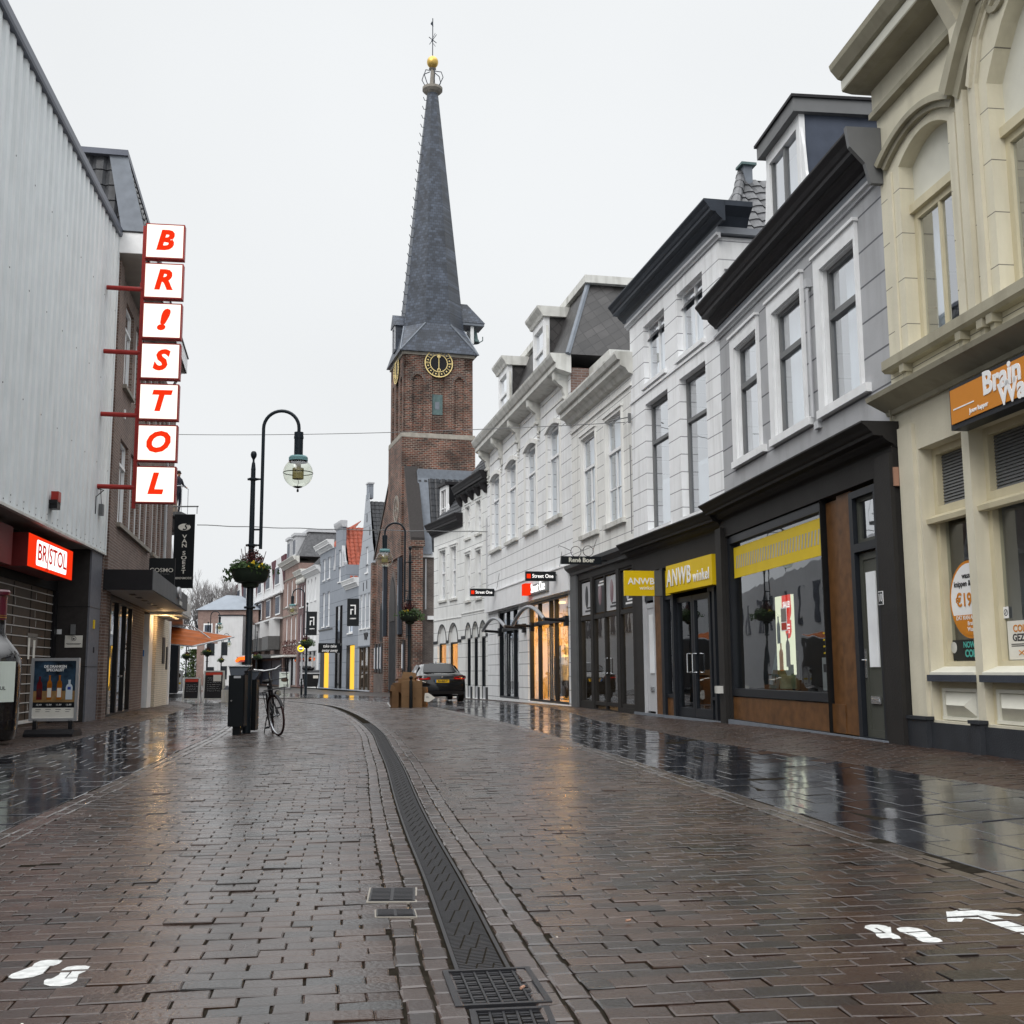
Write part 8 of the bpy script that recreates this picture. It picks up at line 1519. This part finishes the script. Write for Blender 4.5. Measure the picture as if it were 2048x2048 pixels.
# ------------------------------------------------------------ boards, awning, crate on the left farther on
def aframe(name, label, x, y, w_, h, fm, face, rz=0, legs=.14, hd_=None):
    t = thing(name, label, 'sign board', (x, y, gz(x, y)), rz=rz)
    for s_ in (-1, 1): MB().hexa([(s_ * w_ / 2 - .03, -.12, 0), (s_ * w_ / 2 + .03, -.12, 0), (s_ * w_ / 2 + .03, -.08, 0), (s_ * w_ / 2 - .03, -.08, 0)], [(s_ * w_ / 2 - .03, 0, h), (s_ * w_ / 2 + .03, 0, h), (s_ * w_ / 2 + .03, .04, h), (s_ * w_ / 2 - .03, .04, h)]).hexa([(s_ * w_ / 2 - .02, .32, 0), (s_ * w_ / 2 + .02, .32, 0), (s_ * w_ / 2 + .02, .36, 0), (s_ * w_ / 2 - .02, .36, 0)], [(s_ * w_ / 2 - .02, .04, h * .98), (s_ * w_ / 2 + .02, .04, h * .98), (s_ * w_ / 2 + .02, .08, h * .98), (s_ * w_ / 2 - .02, .08, h * .98)]).build('leg', fm, t)
    sl = lambda z: -.12 + .12 * z / h
    MB().hexa([(-w_ / 2 + .03, sl(legs), legs), (w_ / 2 - .03, sl(legs), legs), (w_ / 2 - .03, sl(legs) + .03, legs), (-w_ / 2 + .03, sl(legs) + .03, legs)], [(-w_ / 2 + .03, sl(h), h - .04), (w_ / 2 - .03, sl(h), h - .04), (w_ / 2 - .03, sl(h) + .03, h - .04), (-w_ / 2 + .03, sl(h) + .03, h - .04)]).build('board', face, t)
    MB().box(-w_ / 2, w_ / 2, -.005, .045, h - .05, h).build('top_rail', fm, t); MB().box(-w_ / 2, w_ / 2, sl(legs) - .01, sl(legs) + .035, legs - .05, legs).build('bottom_rail', fm, t)
    if hd_: MB().hexa([(-w_ / 2 + .05, sl(h - .18) - .01, h - .18), (w_ / 2 - .05, sl(h - .18) - .01, h - .18), (w_ / 2 - .05, sl(h - .18), h - .18), (-w_ / 2 + .05, sl(h - .18), h - .18)], [(-w_ / 2 + .05, sl(h) - .012, h - .07), (w_ / 2 - .05, sl(h) - .012, h - .07), (w_ / 2 - .05, sl(h) - .002, h - .07), (-w_ / 2 + .05, sl(h) - .002, h - .07)]).build('heading', hd_, t)
    return t
def scribble(t, w_, h, rows, seed, z0=.35):
    rr = random.Random(seed); b = MB()
    for k in range(rows):
        z = h - .3 - k * (h - z0 - .3) / rows; x = -w_ * .32; 
        while x < w_ * .32:
            l_ = rr.uniform(.02, .08); y = -.12 + .12 * z / h - .012; b.tube([(x, y, z), (x + l_ * .5, y, z + rr.uniform(-.015, .02)), (x + l_, y, z + rr.uniform(-.01, .01))], .005, 3); x += l_ + rr.uniform(.01, .05)
    b.build('chalk_marks', 'chalk', t)
t = aframe('chalkboard', 'smaller chalkboard with red heading in wooden frame, left of the taller one', -13.1, 46, .62, .98, 'aged_white', 'menu_black', hd_='red_board'); scribble(t, .62, .98, 5, 1)
t = aframe('chalkboard', 'taller white-framed chalkboard with red heading and pinned paper', -12.2, 46, .78, 1.25, 'aged_white', 'menu_black', hd_='red_board'); scribble(t, .78, 1.25, 7, 2); MB().box(-.02, .30, -.04, -.03, .82, 1.08).build('pinned_paper', 'paper', t)
t = thing('poster_board', 'white snack poster board on grey foot under the orange awning', 'sign board', (-18.6, 62, gz(-18, 62))); MB().box(-.42, .42, -.03, .03, .3, 1.42).build('frame', 'alu', t); MB().box(-.38, .38, -.035, -.03, .34, 1.38).build('poster', 'white_sign', t); MB().prism([(-.3, 0), (.3, 0), (.2, .16), (-.2, .16)], -.5, .42).build('base', 'mid_grey_paint', t); MB().sphere((.15, -.04, 1.15), .18, 8, 1, .05, .8).build('brown_picture', 'shutter_brown', t); MB().box(-.18, -.02, -.045, -.036, .7, 1.0).box(-.05, .35, -.045, -.036, .68, .78).build('yellow_picture', 'yellow', t); MB().box(-.3, .3, -.04, -.036, .45, .49).lathe([(.001, -.04), (.06, -.04), (.06, -.036), (.001, -.036)], (-.27, 0, 1.28), 12, 'y').build('print', 'charcoal_text', t)
t = thing('poster_board', 'grey snack price board far down the street at the brick houses', 'sign board', (-19.95, 98.5, gz(-20, 98)), rz=R(8)); MB().box(-.48, .48, -.05, .05, .15, 1.55).build('frame', 'alu', t); MB().box(-.43, .43, -.06, -.05, .2, 1.5).build('poster', 'label_paper', t); MB().sphere((0, -.07, .85), .32, 8, 1, .05, .55).build('food_picture', 'shutter_brown', t); MB().box(-.3, .3, -.065, -.06, 1.38, 1.44).box(-.2, .2, -.065, -.06, 1.26, 1.3).build('print', 'charcoal_text', t); textmesh('price', '2.99', .26, 'charcoal_text', t, T_cam(.12, -.065, .36), .002, .004); MB().box(-.5, .5, -.25, .25, 0, .12).build('base', 'mid_grey_paint', t)
t = thing('wooden_crate', 'small white slatted wooden crate with pointed top right of the tall chalkboard', 'crate', (-10.9, 43.1, gz(-11, 43)))
b = MB()
for k in range(5): b.box(-.20 + k * .082, -.13 + k * .082, -.12, -.10, .02, .50)
b.build('slats', 'aged_white', t); MB().box(-.21, .21, -.10, .12, .0, .48).build('box', 'aged_white', t); MB().prism([(-.16, .50), (.0, .66), (.16, .50)], -.1, .1, 'y').build('top', 'lead_trim', t)
AW = thing('awning', 'orange fabric awning stretched out over the left pavement', 'awning', (0, 0, 0)); b = MB(); nx, ny = 14, 30
A0, A1, A2, A3 = Vector((-17.2, 53.2, 3.42)), Vector((-12.98, 52.2, 2.72)), Vector((-13.9, 48.6, 2.20)), Vector((-16.6, 48.8, 2.52))
for i in range(nx + 1):
    for j in range(ny + 1):
        u, v = i / nx, j / ny; p = (A0 * (1 - u) + A1 * u) * (1 - v) + (A3 * (1 - u) + A2 * u) * v; p.z -= .02 * math.sin(math.pi * u) + .035 * math.sin(v * 24); b.v.append(tuple(p))
for i in range(nx):
    for j in range(ny): a = i * (ny + 1) + j; b.f.append((a, a + 1, a + ny + 2, a + ny + 1))
aw = b.build('fabric', 'awning_orange', AW); m_ = aw.modifiers.new('thick', 'SOLIDIFY'); m_.thickness = .02
MB().tube([tuple(A1), tuple(A2)], .04, 6).tube([tuple(A0), tuple(A1)], .025, 6).tube([tuple(A2), tuple(A3)], .03, 6).tube([(-15.6, 51, 3.3), (-14.6, 51, 3.2), (-13.6, 50.4, 2.6)], .03, 6).build('frame_arm', 'light_grey_paint', AW)

# hanging banners on the grey houses
def banner(label, x, y, w_, z0, z1, sub):
    t = thing('banner_sign', label, 'sign', (x, y, 0), group='black banners with white angular emblem'); MB().box(-w_ / 2, w_ / 2, -.02, .02, z0, z1).build('banner', 'black_sign', t); h = z1 - z0
    u = w_; b = MB().box(-.23 * u, .23 * u, -.03, -.021, z1 - h * .27, z1 - h * .225).box(.13 * u, .23 * u, -.03, -.021, z1 - h * .58, z1 - h * .27).box(-.23 * u, -.13 * u, -.03, -.021, z1 - h * .58, z1 - h * .38).box(-.13 * u, .02 * u, -.03, -.021, z1 - h * .42, z1 - h * .38); b.build('emblem', 'white_sign', t)
    textmesh('lettering', sub, .2 * w_, 'white_sign', t, T_cam(0, -.024, z1 - h * .72), .002, .006); MB().tube([(w_ / 2, 0, z1 - .1), (w_ / 2 + .3, 0, z1 - .1)], .03, 5).tube([(w_ / 2, 0, z0 + .1), (w_ / 2 + .3, 0, z0 + .1)], .03, 5).build('bracket', 'light_grey_paint', t)
banner('nearer black banner reading ossem beside the pointed-gable house', -12.10, 84.8, .90, 4.38 + .12, 6.58, 'ossem'); banner('farther black banner hanging right of the far street lamp', -17.92, 100, .86, 4.32, 6.43, 'ossem')
t = thing('lit_round_sign', 'glowing yellow ring sign below the far lamp flower bowl', 'sign', (-18.12, 96, 3.08)); MB().ring((0, 0, 0), .19, .11, .1, 'y', 20).build('ring', 'glow_ring', t); MB().box(-.14, .55, -.03, .03, -.05, .06).build('white_bar', 'glow_text', t)
t = thing('round_road_sign', 'blue round road sign far down the street', 'sign', (-40.7, 150, 0)); MB().lathe([(.001, 0), (.38, 0), (.38, .03), (.001, .03)], (0, 0, 1.9), 20, 'y').build('disc', 'blue_sign', t); MB().box(-.05, .05, -.03, -.01, 1.65, 2.1).prism([(-.18, 1.95), (.18, 1.95), (0, 2.2)], -.03, -.01, 'y').build('arrow', 'white_sign', t); MB().tube([(0, .05, -.5), (0, .05, 1.9)], .04, 6).build('post', 'mid_grey_paint', t)

# overhead cables
def cable(name, label, p, q, sag, wav=0):
    P = []
    for k in range(33):
        t_ = k / 32; v = Vector(p).lerp(Vector(q), t_); v.z -= sag * 4 * t_ * (1 - t_); v.z += wav * math.sin(k * 1.3); P.append(tuple(v))
    o = MB().tube(P, .011 if not wav else .018, 5).build(name, 'mid_grey_paint'); tag(o, label, 'cable', 'cables across the street')
cable('overhead_cable', 'upper thin cable crossing the street in front of the tower', (-12.65, 41.5, 10.04), (2.95, 28.35, 7.45), .12)
cable('overhead_cable', 'lower wavy cable crossing the street above the far houses', (-12.71, 44.6, 6.98), (-1.05, 47.35, 6.98), .05, .012)

# ------------------------------------------------------------ far end: hipped brick house, white block, trees
o = thing('hip_roof_house', 'distant brick house with pale grey hipped roof at the end of the street', 'house', (-38.6, 150, -.6))
MB().box(-3.6, 4.5, 0, 10, 0, 10.0).build('wall', 'brick_red_far', o); b = MB(); b.v = [(-3.9, -.3, 10), (4.8, -.3, 10), (4.8, 10.3, 10), (-3.9, 10.3, 10), (-.6, 3, 12.2), (.9, 5, 12.2)]; b.f = [(0, 1, 4), (1, 2, 5, 4), (2, 3, 5), (3, 0, 4, 5)]; b.build('roof', 'roof_grey_far', o)
MB().box(-2.8, -1.6, -.05, .0, 6.5, 8.2).box(-1.2, 0, -.05, 0, 6.5, 8.2).box(-2.6, -1.2, -.05, 0, 1.5, 4.5).build('window', 'white_paint', o); MB().box(-2.65, -1.75, -.08, -.05, 6.65, 8.0).box(-1.05, -.15, -.08, -.05, 6.65, 8.0).build('pane', 'lead_blue', o)
o = thing('white_block', 'plain white building with dark windows in front of the hip-roofed house', 'house', (-37.6, 146, -.6)); MB().box(-.8, 2.4, 0, 3.5, 0, 9.0).build('wall', 'white_far', o); MB().box(-.85, 2.45, -.1, 3.6, 9.0, 9.15).build('roof_edge', 'charcoal', o); MB().box(-2.7, -.8, .8, 3.5, 0, 5.4).build('annex', 'white_far', o)
b = MB()
for z in (3.9, .8): b.box(-.3, .5, -.04, 0, z, z + 1.7).box(-2.3, -1.4, .74, .8, z, z + 1.6)
b.build('window', 'charcoal', o)
def baretree(label, x, y, h, seed, spread=.5):
    rr = random.Random(seed); t = thing('bare_tree', label, 'tree', (x, y, -.6), group='bare winter trees behind the far roofs'); tr = MB(); tw = MB()
    def br(p, d, L_, r, dep):
        q = p + d * L_; mb = tr if dep < 2 else tw; mid = p.lerp(q, .5) + Vector((rr.uniform(-1, 1), rr.uniform(-1, 1), rr.uniform(-.3, .3))) * L_ * .06
        mb.tube([p, mid, q], [r, r * .85, r * .68], 5 if dep < 2 else 3, False)
        if dep >= 6: return
        for _ in range(3 if dep > 0 else 5):
            ax_ = Vector((rr.uniform(-1, 1), rr.uniform(-1, 1), rr.uniform(.05, .8))).normalized(); nd = (d * (1 - spread * .6) + ax_ * spread * (.9 if dep else .7)).normalized(); br(q if rr.random() < .6 else mid.lerp(q, .4), nd, L_ * rr.uniform(.62, .85), r * .62, dep + 1)
    br(Vector((0, 0, 0)), Vector((0, 0, 1)), h * .27, h * .016, 0); tr.build('trunk', 'bark', t); tw.build('crown', 'twig', t)
for i, (x, y, h, lab) in enumerate(((-51.5, 168, 14.5, 'bare tree farthest left, half hidden by the awning side'), (-47.3, 172, 18.5, 'tall bare tree with wide fine crown left of the hipped roof'), (-43.2, 178, 19.0, 'tall bare tree rising right above the hipped roof'), (-39.3, 176, 18.0, 'bare tree between the hipped roof and the modern terrace'), (-35.5, 182, 18.0, 'bare tree mostly behind the near lamp post'), (-31.5, 186, 18.8, 'bare treetop peeping above the terrace gables'), (-46.0, 140, 9.0, 'smaller bare tree low under the orange awning'))):
    baretree(lab, x, y, h, 20 + i)
def bush(label, x, y, r, h, seed):
    rr = random.Random(seed); b = MB(); t = thing('ivy_tree', label, 'tree', (x, y, -.6))
    for _ in range(1500):
        a, u = rr.uniform(0, 6.28), rr.random(); z = h * u; rad = r * (.35 + .65 * math.sin(math.pi * min(1, u * .8 + .2))) * math.sqrt(rr.random()) * (1 + .3 * math.sin(a * 3 + z)); p = Vector((rad * math.cos(a), rad * math.sin(a), z)); d = Vector((rr.uniform(-1, 1), rr.uniform(-1, 1), rr.uniform(-1, 1))).normalized(); e = d.cross(Vector((.3, .5, 1))).normalized(); b.quad(p - d * .16, p + e * .12, p + d * .16, p - e * .12)
    b.build('crown', 'ivy', t); MB().tube([(0, 0, 0), (0, .1, h * .7)], [.2, .1], 6).build('trunk', 'bark', t)
bush('green ivy-covered shrub seen low beneath the awning', -43.2, 152, 1.5, 4.8, 3)
o = thing('far_house', 'indistinct pale far house closing the view under the awning', 'house', (-56, 158, -.6)); MB().box(-5, 4.5, 0, 8, 0, 6.5).build('wall', 'white_far', o); MB().prism([(-.4, 6.5), (8.4, 6.5), (4, 9.5)], -5.2, 4.7).build('roof', 'roof_grey_far', o); MB().box(1, 2.2, -.05, 0, 3.4, 5.2).box(1, 2.2, -.05, 0, .6, 2.6).build('window', 'charcoal', o)
